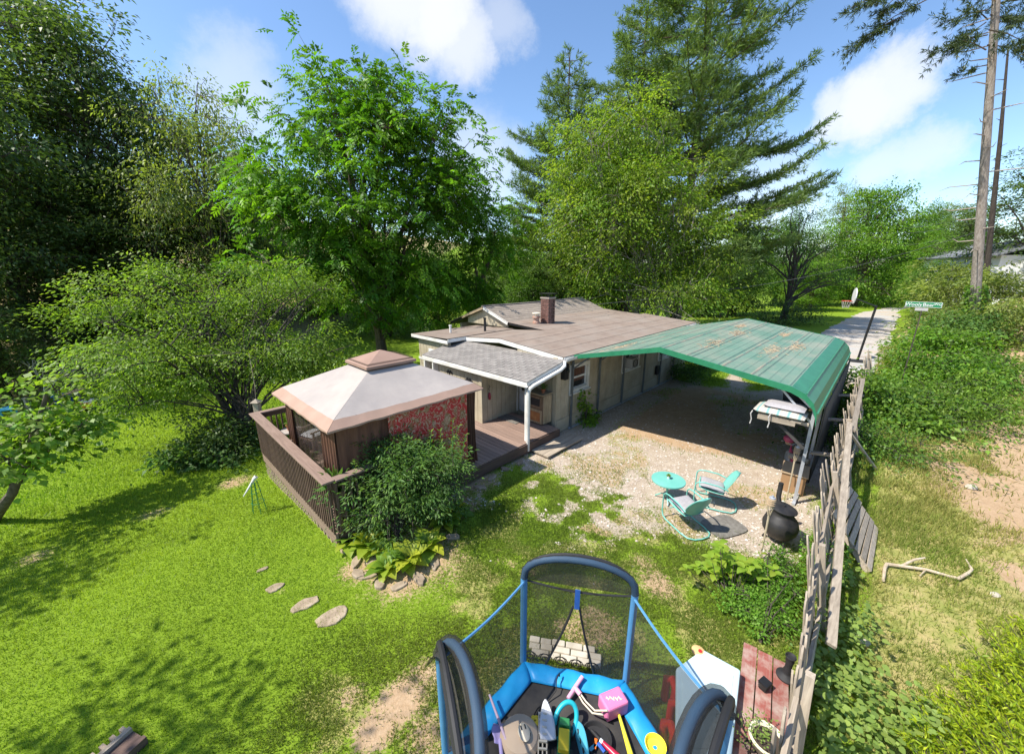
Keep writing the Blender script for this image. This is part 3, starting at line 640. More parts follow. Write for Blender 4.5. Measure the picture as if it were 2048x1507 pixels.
# porch roof: every shingle a piece, laid in courses
pr = slab(HOUSE, 'porch_roof', M['dark_metal'], -2.28, -.63, -.26, 2.07, 4.75, 2.07, .02, n=2)
bpy.data.objects.remove(pr)
def porch_pt(x, y, dz=0): return (x, y, 2.10 + (x + 2.28) / 1.68 * .32 + dz)
PR = MB().prism([(-2.28, -.28), (-.62, -.28), (-.62, 4.72), (-2.28, 4.72)], lambda a, b: porch_pt(a, b, -.05), lambda a, b: porch_pt(a, b, 0)).build('porch_roof', M['dark_metal'], HOUSE)
shm = {}
slope = math.atan2(.32, 1.68); rows, ROWD = 12, 1.71 / 12
for r in range(rows):
    y = -.30 - (.155 if r % 2 else 0)
    while y < 4.72:
        a = max(y, -.30); b = min(y + .303, 4.74); wdt = round(b - a - .008, 3); y += .31
        if wdt < .03: continue
        if wdt not in shm: shm[wdt] = boxmesh('shingle', (ROWD * 1.25, wdt, .008), M['shingle'])
        x = -2.30 + (r + .55) * ROWD; z = 2.10 + (x + 2.28) / 1.68 * .32 + .011
        piece('shingle', shm[wdt], M['shingle'], PR, (x, (a + b) / 2, z + random.uniform(-.001, .002)), (0, -slope + .035, random.uniform(-.008, .008)))
MB().bx(-2.30, -2.285, -.28, 4.72, 1.96, 2.085).build('fascia_board', M['white_paint'], HOUSE)
MB().prism([(-2.42, 2.07), (-2.42, 1.99), (-2.39, 1.965), (-2.33, 1.965), (-2.302, 1.99), (-2.302, 2.0), (-2.335, 1.975), (-2.385, 1.975), (-2.41, 1.995), (-2.41, 2.07)], lambda a, b: (a, -.32, b), lambda a, b: (a, 4.75, b)).build('gutter', M['white_paint'], HOUSE)
MB().beam((-2.28, -.27, 2.03), (-.63, -.27, 2.345), .03, .11).build('rake_board', M['white_paint'], HOUSE)
MB().beam((-2.28, 4.72, 2.03), (-.63, 4.72, 2.345), .03, .11).build('rake_board', M['white_paint'], HOUSE)
MB().bx(-2.2, -2.1, -.2, 1.66, 1.9, 2.02).build('porch_beam', M['white_paint'], HOUSE)
for y in (3.9, 4.4): MB().bx(-2.42, -2.2, y, y + .06, 1.66, 1.95).build('eave_bracket', M['white_paint'], HOUSE)
# downspout: from the eave gutter across the porch rake to the post and down
MB().tube([(-.66, -.30, 2.40), (-.74, -.36, 2.28), (-.9, -.36, 2.2), (-2.12, -.36, 1.98), (-2.25, -.35, 1.93), (-2.28, -.32, 1.82), (-2.28, -.32, 1.0), (-2.28, -.32, .10)], .055, 8).build('downspout', M['white_paint'], HOUSE)
MB().bx(-2.25, -2.14, -.27, -.16, .02, 1.9).build('porch_post', M['white_paint'], HOUSE)
# chimney: brick core with separate bricks, crown and cap
CH = empty('chimney', HW(3.3, 3.55, 2.78), ANG, 'square red brick chimney with flat metal cap on the brown roof', 'chimney')
MB().bx(-.25, .25, -.25, .25, .001, 1.06).build('mortar_core', M['mortar'], CH)
bm_ = boxmesh('brick', (.205, .1, .062), M['brick'], .004)
for r in range(14):
    z = .035 + r * .0745; off = (r % 2) * .108
    for k in range(3):
        t = -.165 + k * .2125 - off * .5
        w_ = 1.0
        t = max(-.175, min(.175, t + .027))
        for (x, y, a) in ((t, -.222, 0), (t, .222, 0), (-.222, t, R(90)), (.222, t, R(90))):
            piece('brick', bm_, M['brick'], CH, (x * (1.0), y, z), (0, 0, a), (.96, 1, 1))
MB().bx(-.30, .30, -.30, .30, 1.06, 1.12).build('chimney_crown', M['mortar'], CH)
cp = MB().bx(-.34, .34, -.34, .34, 1.26, 1.285)
for x in (-.24, .24):
    for y in (-.24, .24): cp.bx(x - .015, x + .015, y - .015, y + .015, 1.12, 1.26)
cp.build('chimney_cap', M['dark_metal'], CH)
CH.scale = (.8, .8, 1)
POT = empty('chimney_pot', HW(2.75, 3.72, 2.785), ANG, 'short terracotta flue pot with pale cap in front of the chimney', 'chimney pot')
MB().lathe([(.16, 0), (.16, .10), (.12, .12), (.12, .26), (.17, .27), (.17, .34), (.12, .36)], 16).build('flue', M['terracotta'], POT)
MB().lathe([(.11, .36), (.11, .44), (.18, .45), (.18, .48), (0, .51)], 16).build('rain_cap', M['cream'], POT)

# ---------------------------------------------------------------- deck
DK = empty('wooden_deck', HW(-7.56, -.3, gz(*HW(-7.56, -.3)[:2])), ANG, 'brown raised deck with baluster railing and lattice skirt', 'deck')
dz0 = DK.location.z
def D(p, q, z): return (p + 7.56, q + .3, z - dz0)
bw = .145; k = 0; p = -7.54
brd = {}
while p < -.98:
    q0, q1 = -.32, 4.42
    if p > -2.25: q1 = 1.64
    key = (round(q1 - q0, 2))
    if key not in brd: brd[key] = boxmesh('deck_board', (bw - .009, q1 - q0, .032), M['deck_wood_y'], .003)
    piece('deck_board', brd[key], M['deck_wood_y'], DK, D(p + bw / 2, (q0 + q1) / 2, .334 + random.uniform(-.002, .002)))
    p += bw
def dbox(name, mat, p0, p1, q0, q1, z0, z1, par=DK, bevel=0):
    a = D(p0, q0, z0); b = D(p1, q1, z1); return MB().bx(a[0], b[0], a[1], b[1], a[2], b[2]).build(name, M[mat], par, bevel)
dbox('rim_joist', 'deck_wood_y', -7.60, -7.55, -.34, 4.45, .07, .316)
dbox('rim_joist', 'brown_paint_x', -7.54, -.84, -.355, -.325, .06, .316)
dbox('rim_joist', 'brown_paint_x', -7.54, -2.25, 4.425, 4.455, .08, .316)
dbox('deck_frame', 'brown_paint_x', -7.4, -.9, -.2, 1.5, .06, .31)
for (p, q) in ((-7.5, 4.35), (-5, 4.35), (-2.6, 4.35)):
    P = HW(p, q); dbox('deck_post', 'brown_paint_z', p, p + .09, q - .09, q, gz(P.x, P.y) - .1, .31)
dbox('handrail', 'deck_wood_y', -7.72, -7.50, -.40, 4.50, 1.40, 1.438, bevel=.006)
dbox('handrail', 'deck_wood_x', -7.50, -5.75, -.44, -.26, 1.40, 1.437, bevel=.006)
dbox('handrail', 'deck_wood_x', -7.50, -4.2, 4.34, 4.50, 1.40, 1.437, bevel=.006)
dbox('rail_band', 'brown_paint_y', -7.585, -7.55, -.34, 4.44, 1.26, 1.39)
dbox('rail_band', 'brown_paint_x', -7.54, -5.75, -.365, -.335, 1.26, 1.39)
dbox('rail_band', 'brown_paint_x', -7.54, -4.2, 4.42, 4.45, 1.26, 1.39)
for (p, q) in ((-7.54, -.32), (-7.54, 2.0), (-7.54, 4.33), (-5.84, -.32), (-4.3, 4.33)): dbox('rail_post', 'brown_paint_z', p, p + .09, q, q + .09, .352, 1.399)
bal = boxmesh('baluster', (.038, .038, 1.06), M['brown_paint_z'], .003)
q = -.33
while q < 4.46: piece('baluster', bal, M['brown_paint_z'], DK, D(-7.606, q, .865), (0, 0, random.uniform(-.03, .03))); q += .112
bal2 = boxmesh('baluster', (.038, .038, 1.10), M['brown_paint_z'], .003)
p = -7.5
while p < -4.3:
    if p < -5.8: piece('baluster', bal2, M['brown_paint_z'], DK, D(p, -.388, .82))
    piece('baluster', bal2, M['brown_paint_z'], DK, D(p, 4.475, .82)); p += .125
# lattice skirt, slat by slat, cut to the falling ground
def ground_pq(p, q): P = HW(p, q); return gz(P.x, P.y)
for s_ in (1, -1):
    c = -1.2
    while c < 6.0:
        pts = []
        for i in range(60):
            z = .085 - i * .02; q = c + s_ * (.085 - z)
            if -.30 <= q <= 4.42 and z >= ground_pq(-7.56, q) - .03: pts.append((q, z))
        if len(pts) > 1 and abs(pts[0][1] - pts[-1][1]) > .03:
            x = -7.575 + (.006 if s_ > 0 else -.006)
            MB().beam(D(x, *pts[0]), D(x, *pts[-1]), .038, .006, (1, 0, 0)).build('lattice_slat', M['lattice'], DK)
        c += .185
dbox('lattice_edge', 'brown_paint_z', -7.595, -7.55, -.34, -.28, ground_pq(-7.56, -.3) - .02, .079)
# weathered step beside the post
ST = empty('porch_step', HW(-2.2, -1.0, 0), ANG, 'weathered low plank step between white porch post and gravel', 'step')
for k in range(3): MB().bx(.05 + .0, 1.75, .05 + k * .2, .05 + k * .2 + .19, .055, .09).build('plank', M['grey_wood_x'], ST)
MB().bx(.1, .2, .08, .6, -.02, .054).build('bearer', M['grey_wood_y'], ST); MB().bx(1.5, 1.6, .08, .6, -.02, .054).build('bearer', M['grey_wood_y'], ST)

# ---------------------------------------------------------------- gazebo on the deck
GZ = empty('gazebo', HW(-7.5, -.33, .352), ANG, 'soft-top gazebo with pale canopy, tan border and vent cap on deck', 'gazebo')
GL, GW, ZE, ZT, BT = 3.6, 3.18, 1.96, 2.58, .14                            # size along p and q, eave and top heights above the deck
corner = [(0, 0), (GL, 0), (GL, GW), (0, GW)]; topc = [(1.35, 1.12), (2.45, 1.12), (2.45, 2.06), (1.35, 2.06)]
def gpt(i, u, t):                                                  # side i, u along the side, t from eave (0) to top (1)
    a, b = Vector(corner[i]), Vector(corner[(i + 1) % 4]); c, d = Vector(topc[i]), Vector(topc[(i + 1) % 4])
    lo = a.lerp(b, u); hi = c.lerp(d, u); P = lo.lerp(hi, t)
    z = ZE + (.13 * t / BT if t < BT else .13 + (ZT - ZE - .13) * (t - BT) / (1 - BT)) - .05 * math.sin(math.pi * u) * math.sin(math.pi * min(1, t * 1.1))
    z += .006 * math.sin(u * 37 + i) * (1 - t)
    return (P.x, P.y, z)
for i in range(4):
    MB().grid(lambda u, v: gpt(i, u, BT + v * (1 - BT)), 20, 12).build('canopy_panel', M['canopy_light'], GZ).data.shade_smooth()
    MB().grid(lambda u, v: gpt(i, u, v * BT), 24, 4).build('canopy_border', M['canopy_tan'], GZ).data.shade_smooth()
    def val(u, v): a = gpt(i, u, 0); return (a[0], a[1], a[2] - v * (.035 + .006 * math.sin(u * 50)))
    MB().grid(val, 40, 1).build('valance', M['canopy_tan'], GZ)
vc = [(1.3, 1.07), (2.5, 1.07), (2.5, 2.11), (1.3, 2.11)]
v = MB(); v.add([(*c, ZT + .10) for c in vc] + [(1.9, 1.59, ZT + .33)], [(0, 1, 4), (1, 2, 4), (2, 3, 4), (3, 0, 4)]); v.build('vent_cap', M['canopy_vent'], GZ)
v = MB()
for i in range(4): a, b = vc[i], vc[(i + 1) % 4]; v.add([(*a, ZT + .10), (*b, ZT + .10), (*b, ZT + .045), (*a, ZT + .045)], [(0, 1, 2, 3)])
v.build('vent_valance', M['canopy_vent'], GZ)
v = MB()
for i in range(4): a, b = topc[i], topc[(i + 1) % 4]; v.add([(*a, ZT - .0), (*b, ZT - .0), (*b, ZT + .16), (*a, ZT + .16)], [(0, 1, 2, 3)])
v.build('vent_net', M['gazebo_net'], GZ)
ins = .26; posts = [(ins, ins), (GL - ins, ins), (GL - ins, GW - ins), (ins, GW - ins)]
for x, y in posts: MB().bx(x - .03, x + .03, y - .03, y + .03, 0, ZE + .12).build('post', M['dark_metal'], GZ)
for i in range(4): a, b = posts[i], posts[(i + 1) % 4]; MB().beam((*a, ZE + .04), (*b, ZE + .04), .035, .05).build('top_rail', M['dark_metal'], GZ)
def drape(name, mat, x0, y0, x1, y1, z0, z1, amp, waves, par=GZ, n=50, taper=0.0):
    d = Vector((x1 - x0, y1 - y0)); nrm = Vector((-d.y, d.x)).normalized()
    def f(u, v):
        uu = .5 + (u - .5) * (1 - taper * math.sin(math.pi * min(1, v * 1.1)))
        o = amp * math.sin(u * waves * 6.283 + 1.3 * math.sin(v * 3)) * (.5 + .5 * (1 - v)); return (x0 + d.x * uu + nrm.x * o, y0 + d.y * uu + nrm.y * o, z0 + (z1 - z0) * v)
    b = MB().grid(f, n, 10).build(name, M[mat], par); b.data.shade_smooth(); return b
drape('curtain', 'curtain', ins - .05, .20, ins + 1.05, .20, .05, ZE, .03, 5)
drape('curtain', 'curtain', .20, ins - .06, .20, ins + .62, .05, ZE, .06, 5)
drape('curtain', 'curtain', GL - ins - .12, .18, GL - ins + .16, .20, .05, ZE + .02, .07, 3, taper=.35)
drape('curtain', 'curtain', .2, GW - ins - .35, .2, GW - ins + .05, .05, ZE, .06, 3)
drape('curtain', 'curtain', GL - .2, GW - 1.1, GL - .2, GW - ins, .05, ZE, .05, 6)
drape('net_panel', 'gazebo_net', .21, ins + .6, .21, GW - ins - .3, .05, ZE, .03, 6)
drape('net_panel', 'gazebo_net', ins, GW - .2, GL - ins, GW - .2, .05, ZE, .03, 12)
TP = empty('hanging_tapestry', HW(-6.32, -.20, .352), ANG, 'red and olive paisley cloth hung on the gazebo side', 'tapestry')
def tp(u, v): s = .02 * math.sin(u * 14 + v) + .012 * math.sin(u * 37); return (u * 1.98, -.02 + s - .03 * v, .22 + .03 * math.sin(u * 9) + v * 1.74)
o = MB().grid(tp, 50, 12).build('cloth', M['tapestry'], TP, solid=.003); o.data.shade_smooth()

# ---------------------------------------------------------------- carport
def QP(x, y, q):
    """pixel ray met with the upright plane q = const of the house grid"""
    r = ray(x, y); t = (q + OX * WX + OY * WY) / (r.x * WX + r.y * WY); return Vector((r.x * t, r.y * t, CAM_H + r.z * t))
CP_ = empty('carport', HW(0, -6.2, 0), ANG, 'green ribbed metal carport beside the cottage', 'carport')
prof = [(-.10, 2.455), (-2.85, 3.08), (-5.72, 2.64), (-5.98, 2.53), (-6.14, 2.36), (-6.22, 2.16), (-6.24, 2.0)]
def cq(q): return q + 6.2
X0, X1 = -.05, 8.35
def sheet(name, a, b, mat, n=1, off=0.0):
    d = Vector((b[0] - a[0], b[1] - a[1])); nr = Vector((-d.y, d.x)).normalized(); nr = nr if nr.y > 0 else -nr
    vs = []
    for (t) in (0, 1):
        P = Vector(a).lerp(Vector(b), t)
        for x in (X0, X1): vs.append((x, cq(P.x) + nr.x * off, P.y + nr.y * off))
    return MB().add(vs, [(0, 1, 3, 2)]).build(name, M[mat], CP_, solid=.004)
def along(a, b, n): return [(tuple(Vector(a).lerp(Vector(b), i / n)), tuple(Vector(a).lerp(Vector(b), (i + 1) / n))) for i in range(n)]
segs = along(prof[0], prof[1], 4) + along(prof[1], prof[2], 4) + [(prof[i], prof[i + 1]) for i in range(2, 6)]
for k, (a, b) in enumerate(segs):
    sh = sheet('roof_sheet', a, b, 'green_metal' if k < 8 else 'green_trim')
    if k < 8:
        for t in ((.08, 1, .022), (.36, 0, .010), (.64, 0, .010), (.92, 1, .022))[:4]:
            P = Vector(a).lerp(Vector(b), t[0]); h = t[2]; mm = 'rust_rib' if (t[1] and k % 2 == 0) else 'green_metal'
            MB().add([(x, cq(P.x) + dy, P.y + dz) for x in (X0 - .004, X1 + .004) for dy, dz in ((-.035, .0), (-.014, h), (.014, h), (.035, .0))],
                     [(0, 1, 5, 4), (1, 2, 6, 5), (2, 3, 7, 6), (0, 3, 2, 1), (4, 5, 6, 7)]).build('rib', M[mm], sh)
    elif k % 2: P = Vector(a); MB().beam((X0, cq(P.x) - .01, P.y + .012), (X1, cq(P.x) - .01, P.y + .012), .03, .02).build('rib', M['green_trim'], sh)
def trim(x):
    for a, b in zip(prof, prof[1:]):
        MB().add([(x + dx, cq(P[0]), P[1] + dz) for P in (a, b) for dx in (-.02, .02) for dz in (-.115, .014)], [(0, 1, 5, 4), (2, 6, 7, 3), (1, 3, 7, 5), (0, 4, 6, 2), (0, 2, 3, 1), (4, 5, 7, 6)]).build('edge_trim', M['green_trim'], CP_)
trim(X0 - .02); trim(X1 + .02)
for i, x in enumerate((.06, 1.68, 3.41, 5.2, 6.8, 8.25)):
    MB().bx(x - .03, x + .03, cq(-.14), cq(-.08), .0, 2.44).build('leg', M['grey_post'], CP_)
    MB().bx(x - .03, x + .03, cq(-6.20), cq(-6.14), .0, 2.2).build('leg', M['galv'], CP_)
    path = [(x, cq(-.11), 2.40)] + [(x, cq(a), b - .06) for a, b in (prof[1], prof[2])] + [(x, cq(-6.1), 2.25)]
    for a, b in zip(path, path[1:]): MB().beam(a, b, .05, .05).build('rafter', M['galv'], CP_)
    MB().beam((x, cq(-.11), 2.0), (x, cq(-.75), 2.52), .04, .04).build('knee_brace', M['grey_post'], CP_)
    MB().beam((x, cq(-6.17), 1.9), (x, cq(-5.5), 2.58), .04, .04).build('knee_brace', M['galv'], CP_)
for q in (-.11, -6.17): MB().bx(-.05, 8.35, cq(q) - .03, cq(q) + .03, .002, .05).build('base_rail', M['galv'], CP_)
x = 1.3
while x < 8.2:
    MB().bx(x, x + .19, cq(-6.28), cq(-6.255), .02, 1.98).build('screen_board', M['dark_board'] if 'dark_board' in M else M.setdefault('dark_board', pmat('dark_board', [(.3, (.035, .033, .03)), (.7, (.085, .08, .072))], 5, .9, .3, vec=(8, 8, .8), rand=.3)), CP_); x += .2
rng = random.Random(3)
for (p, q, L_, W_) in ((1.2, -1.2, .9, .16), (2.0, -3.5, .8, .2), (4.6, -3.5, .7, .22), (3.3, -4.75, 1.0, .22), (4.6, -5.1, .9, .2), (6.0, -3.2, .6, .12), (6.4, -4.5, .5, .12)):
    m = MB()
    for k in range(120):
        a = p + rng.gauss(0, L_ * .5); b = q + rng.gauss(0, W_ * .5); an = rng.gauss(0, .6); l = rng.uniform(.03, .10)
        b = min(b, -.3); z = (3.08 + (b + 2.85) * (-.227 if b > -2.85 else .1533)) + rng.uniform(.012, .03)
        dx, dy = math.cos(an) * l, math.sin(an) * l; s = -.227 if b > -2.85 else .1533
        m.add([(a - dx, cq(b) - dy, z - dy * s), (a + dx, cq(b) + dy, z + dy * s), (a + dx * .2 - dy * .06, cq(b) + dx * .06, z + .014)], [(0, 1, 2)])
    tag(m.build('pine_straw', M['straw'], CP_), kind='stuff')
# shelf with cushions under the carport edge
r = ray(1578, 836); t = (-.32 + OX * UX + OY * UY) / (r.x * UX + r.y * UY); P = Vector((0, 0, CAM_H)) + r * t; sp = -.05; sq = PQ(P.x, P.y)[1]
SH = empty('storage_shelf', HW(sp - .35, -6.05, 0), ANG, 'rough timber shelf under the carport edge holding cushions', 'shelf')
zs = P.z
for k in range(4): MB().bx(.0, 1.3, .02 + k * .19, .2 + k * .19, zs - .04, zs - .005).build('plank', M['grey_wood_x'], SH)
for x in (.04, 1.2):
    pass
    MB().beam((x + .1, -.1, zs - .07), (x + .1, .74, zs - .07), .05, .06).build('bearer', M['grey_wood_y'], SH); MB().beam((x + .1, -.1, zs - .6), (x + .1, .5, zs - .1), .05, .05).build('brace', M['dark_board'], SH)
MB().bx(0, .04, .11, .78, zs - .13, zs - .041).build('front_apron', M['grey_wood_y'], SH)
def pillow(name, mat, w, l, h, par):
    def f(u, v):
        return None
    b = MB(); n = 10
    for s in (1, -1):
        b.grid(lambda u, v: ((u - .5) * w, (v - .5) * l, s * h / 2 * (1 - abs(2 * u - 1) ** 4) ** .5 * (1 - abs(2 * v - 1) ** 4) ** .5), n, n)
    o = b.build(name, M[mat], par); o.data.shade_smooth(); return o
CU = empty('seat_cushion', HW(sp - .02, -5.62, zs + .055), ANG, 'striped pale cushion with ties lying on the shelf', 'cushion')
pillow('cushion_body', 'stripe', .75, .92, .15, CU)
for y in (.45, .12): MB().tube([(-.36, y, -.01), (-.41, y + .02, -.08), (-.4, y - .01, -.2), (-.43, y, -.3)], .012, 6).build('tie', M['curtain_white'], CU)
CU2 = empty('seat_cushion', HW(sp + .05, -5.68, zs + .165), ANG, 'folded plain grey cushion on top of the striped one', 'cushion')
pillow('cushion_body', 'cushion_grey', .6, .72, .1, CU2)
BXX = empty('storage_tote', HW(sp + .75, -5.8, zs), ANG, 'dark plastic tote at the back of the carport shelf', 'box')
MB().prism([(-.2, -.25), (.2, -.25), (.2, .28), (-.2, .28)], lambda a, b: (a * .9, b * .9, 0), lambda a, b: (a, b, .34)).build('tub', M['black_rubber'], BXX); MB().bx(-.22, .22, -.27, .30, .341, .37).build('lid', M['black_rubber'], BXX, bevel=.01)

FPS=.84
# ---------------------------------------------------------------- picket fence
FN = empty('picket_fence', HW(-8.6, -7.0, 0), ANG, 'weathered leaning picket fence along the gravel yard', 'fence')
rng = random.Random(21)
def fz(p): P = HW(p, -7.0); return gz(P.x, P.y)
LEAN = .27
pk = []
for k in range(5):
    w_, h_ = rng.uniform(.085, .12), 1.0
    m = MB(); m.add([(-w_ / 2, -.009, 0), (w_ / 2, -.009, 0), (w_ / 2, -.009, .93), (w_ * .18, -.009, 1), (-w_ * .2, -.009, .99), (-w_ / 2, -.009, .92)] + [(-w_ / 2, .009, 0), (w_ / 2, .009, 0), (w_ / 2, .009, .93), (w_ * .18, .009, 1), (-w_ * .2, .009, .99), (-w_ / 2, .009, .92)],
                    [(5, 4, 3, 2, 1, 0), (6, 7, 8, 9, 10, 11)] + [(i, (i + 1) % 6, 6 + (i + 1) % 6, 6 + i) for i in range(6)])
    me = bpy.data.meshes.new('picket'); me.from_pydata(m.v, [], m.f); me.materials.append(M['grey_wood_z']); pk.append(me)
p = -8.2
while p < 15.2:
    if p < -4.2: h = rng.uniform(1.15, 1.42)
    elif p < 3: h = rng.uniform(1.25, 1.62)
    else: h = rng.uniform(1.3, 1.55)
    if not (rng.random() < .10):
        piece('picket', rng.choice(pk), M['grey_wood_z'], FN, (p + 8.6, .035 + rng.uniform(-.01, .01), fz(p) + rng.uniform(0, .06)), (-math.atan(.10 + (LEAN - .10) * min(1, max(0, (p + 5) / 2.5))) + rng.uniform(-.04, .04), rng.uniform(-.035, .035), rng.uniform(-.12, .12)), (rng.uniform(.85, 1.2), 1, h))
    p += rng.uniform(.125, .17) if p < 8 else .2
def ln_(p): return .10 + (LEAN - .10) * min(1, max(0, (p + 5) / 2.5))
def fpt(p, z, dq=0): return (p + 8.6, z * ln_(p) + dq, fz(p) + z)
for z in (.38, 1.08):
    p = -8.4
    while p < 13.5:
        MB().beam(fpt(p, z + rng.uniform(-.05, .05), -.03), fpt(p + 2.5, z + rng.uniform(-.08, .06), -.03), .04, .095, (0, .25, 1)).build('rail', M['grey_wood_x'], FN); p += 2.44
p = -8.3
while p < 15.2:
    MB().beam((p + 8.6, -.06, fz(p) - .1), (p + 8.6, 1.4 * ln_(p) - .1, fz(p) + 1.4 + rng.uniform(-.1, .1)), .07, .07, (1, 0, 0)).build('fence_post', M['grey_wood_z'], FN); p += 2.44
# long timbers lying along the top of the leaning run
MB().beam(fpt(-4.3, .55, -.20), fpt(1.6, 1.62, -.16), .045, .105, (0, 1, .2)).build('top_timber', M['grey_wood_x'], FN)
MB().beam(fpt(1.4, 1.52, -.22), fpt(6.9, 1.60, -.16), .045, .10, (0, 1, .2)).build('top_timber', M['grey_wood_x'], FN)
for (x, y) in ((.7, 1.15), (3.0, 1.3), (5.6, 1.35)): MB().beam((x + 8.6, .15, y), (x + 8.6, .78, y - .12), .05, .12, (1, 0, 0)).build('tie_block', M['grey_wood_y'], FN)
for (px, py, p, z) in ((1753, 937, 2.35, 1.15),):
    B = ON(px, py); a, b = PQ(B.x, B.y)
    MB().beam((a + 8.6, b + 7.0, B.z - .02), fpt(p, z, -.08), .045, .10, (1, 0, 0)).build('prop_board', M['grey_wood_x'], FN)

# pallet leaning on the back of the fence
B = ON(1735, 1146); C_ = ON(1748, 1064); A_ = PX(1649, 1008, .82); D_ = PX(1686, 960, .82)
PL = empty('wood_pallet', B, 0, 'weathered slatted wood pallet leaning against the fence', 'pallet')
nrm = (C_ - B).cross(A_ - B).normalized(); nrm = nrm if nrm.z > 0 else -nrm
def pl(u, v, n=0): return tuple(B.lerp(C_, u).lerp(A_.lerp(D_, u), v) - B + nrm * n)
for u in (.03, .5, .97): MB().beam(pl(u, 0), pl(u, 1), .038, .09, tuple(nrm)).build('stringer', M['grey_wood_x'], PL)
for k in range(8):
    v = .05 + .9 * k / 7; j_ = rng.uniform(-.02, .04)
    MB().beam(pl(-.03 + j_, v, .056), pl(1.03 + j_, v, .056), .10, .016, tuple(nrm)).build('slat', M['grey_wood_y'], PL)

# fallen branch on the dry field
br = [ON(x, y, .05) for x, y in ((1765, 1165), (1768, 1140), (1772, 1132), (1800, 1136), (1850, 1143), (1895, 1156), (1915, 1161), (1935, 1150), (1942, 1143), (1930, 1122))]
FB = empty('fallen_branch', br[0], 0, 'bare crooked pale branch lying on the dry field', 'branch')
MB().tube([v - br[0] for v in br], [.02, .026, .03, .028, .026, .022, .026, .024, .02, .008], 8).build('limb', M['driftwood'], FB)
MB().tube([br[3] - br[0], ON(1825, 1128, .1) - br[0], ON(1846, 1126, .12) - br[0]], [.02, .02, .012], 8).build('fork', M['driftwood'], FB)
MB().tube([br[4] - br[0], ON(1838, 1155, .04) - br[0]], [.015, .006], 6).build('twig', M['driftwood'], FB)
for (x, y, r) in ((1942, 975, .13), (1990, 1190, .07), (1650, 1390, .08), (1722, 1280, .10)):
    B = ON(x, y); o = MB(); o.lathe([(r * .8, -.03), (r, .02), (r * .8, r * .45), (r * .3, r * .6), (0, r * .6)], 8); o = o.build('field_stone', M['ledge'])
    o.location = B; o.scale = (1.2, .8, 1); o.rotation_euler = (0, 0, r * 50)
    tag(o, {1942: 'pale flat stone on bare dirt beyond the braced fence', 1990: 'small stone right of the fallen branch on dry field', 1650: 'tan stone among vines close to the fence', 1722: 'brown stone half hidden in vines below the pallet'}[x], 'stone')

# ---------------------------------------------------------------- turquoise table and lawn chairs
T0 = PX(1337, 958, .52)
TB = empty('round_table', (T0.x, T0.y, gz(T0.x, T0.y)), .3, 'round turquoise metal side table next to the two chairs', 'table')
zt = .52 - TB.location.z
MB().lathe([(0, zt - .012), (.33, zt - .02), (.355, zt - .035), (.36, zt - .02), (.355, zt - .002), (.33, zt), (0, zt + .004)], 40).build('table_top', M['turq'], TB)
MB().lathe([(.025, .1), (.022, zt - .02)], 12).build('column', M['turq'], TB)
for k in range(3): a = k * 2.094; MB().tube([(0, 0, .16), (.12 * math.cos(a), .12 * math.sin(a), .12), (.25 * math.cos(a), .25 * math.sin(a), .015)], .014, 8).build('foot', M['turq'], TB)
PT = empty('succulent_pot', (T0.x + .01, T0.y + .03, .524), 0, 'tiny white pot with green succulent on turquoise table', 'potted plant')
MB().lathe([(.028, 0), (.036, .055), (.03, .055), (.026, .045), (0, .045)], 14).build('pot', M['white_plastic'], PT)
sm = MB()
for k in range(26):
    a = k * 2.4; e = .2 + .05 * k; d = Vector((math.cos(a) * math.cos(e * .9), math.sin(a) * math.cos(e * .9), math.sin(e * .9))); s = Vector((-math.sin(a), math.cos(a), 0)) * .014
    b0 = Vector((0, 0, .05)); t = b0 + d * .07; sm.add([b0 + d * .01, b0 + d * .04 + s, t, b0 + d * .04 - s], [(0, 1, 2, 3)])
smo = sm.build('leaves', LM['weed'], PT)
def lawn_chair(loc, rz, label):
    c = empty('lawn_chair', loc, rz, label, 'chair', 'turquoise metal lawn chairs')
    def seat(u, v): x = -.24 + u * .50; y = (v - .5) * (.46 + .04 * u); return (x, y, .36 + .07 * u - .025 * math.sin(math.pi * u) + .02 * (2 * v - 1) ** 2)
    MB().grid(seat, 10, 10).build('seat', M['turq'], c, solid=.006).data.shade_smooth()
    def back(u, v):                                                # scallop shell back, widest in the middle, rounded top
        w = .27 * (math.sqrt(max(0, 1 - (max(0, v - .45) / .55) ** 2.3)) if v > .45 else (.82 + .4 * v)); y = (u - .5) * 2 * w
        return (-.24 - .21 * v - .05 * v * v + .05 * (2 * u - 1) ** 2, y, .37 + v * .50)
    MB().grid(back, 14, 16).build('backrest', M['turq'], c, solid=.006).data.shade_smooth()
    for s in (-1, 1):
        y = s * .29
        pth = [(-.30, y * .95, .52), (-.1, y, .585), (.16, y, .60), (.27, y, .585), (.325, y, .53), (.33, y, .40), (.325, y, .16), (.29, y, .06), (.2, y, .022), (-.25, y, .02), (-.42, y * .9, .02), (-.50, y * .55, .02), (-.52, 0, .02)]
        MB().tube(pth, .014, 10).build('frame_tube', M['turq'], c)
    MB().tube([(.1, -.30, .36), (.1, .30, .36)], .012, 8).build('seat_bar', M['turq'], c)
    cu = empty('x', (0, 0, 0)); bpy.data.objects.remove(cu)
    q_ = pillow('cushion', 'cushion_grey', .48, .46, .10, c); q_.location = (.0, 0, .445); q_.rotation_euler = (0, -.13, 0)
    MB().tube([(math.copysign(abs(math.cos(a)) ** .5, math.cos(a)) * .235, math.copysign(abs(math.sin(a)) ** .5, math.sin(a)) * .225, 0) for a in [k * .2094 for k in range(30)]], .008, 6, closed=True).build('piping', M['dark_metal'], q_)
    return c
c1 = PX(1372, 1012, .4); c2 = PX(1424, 972, .4)
lawn_chair((c1.x, c1.y, gz(c1.x, c1.y)), R(106), 'turquoise shell-back metal chair half on the grass, nearest the camera')
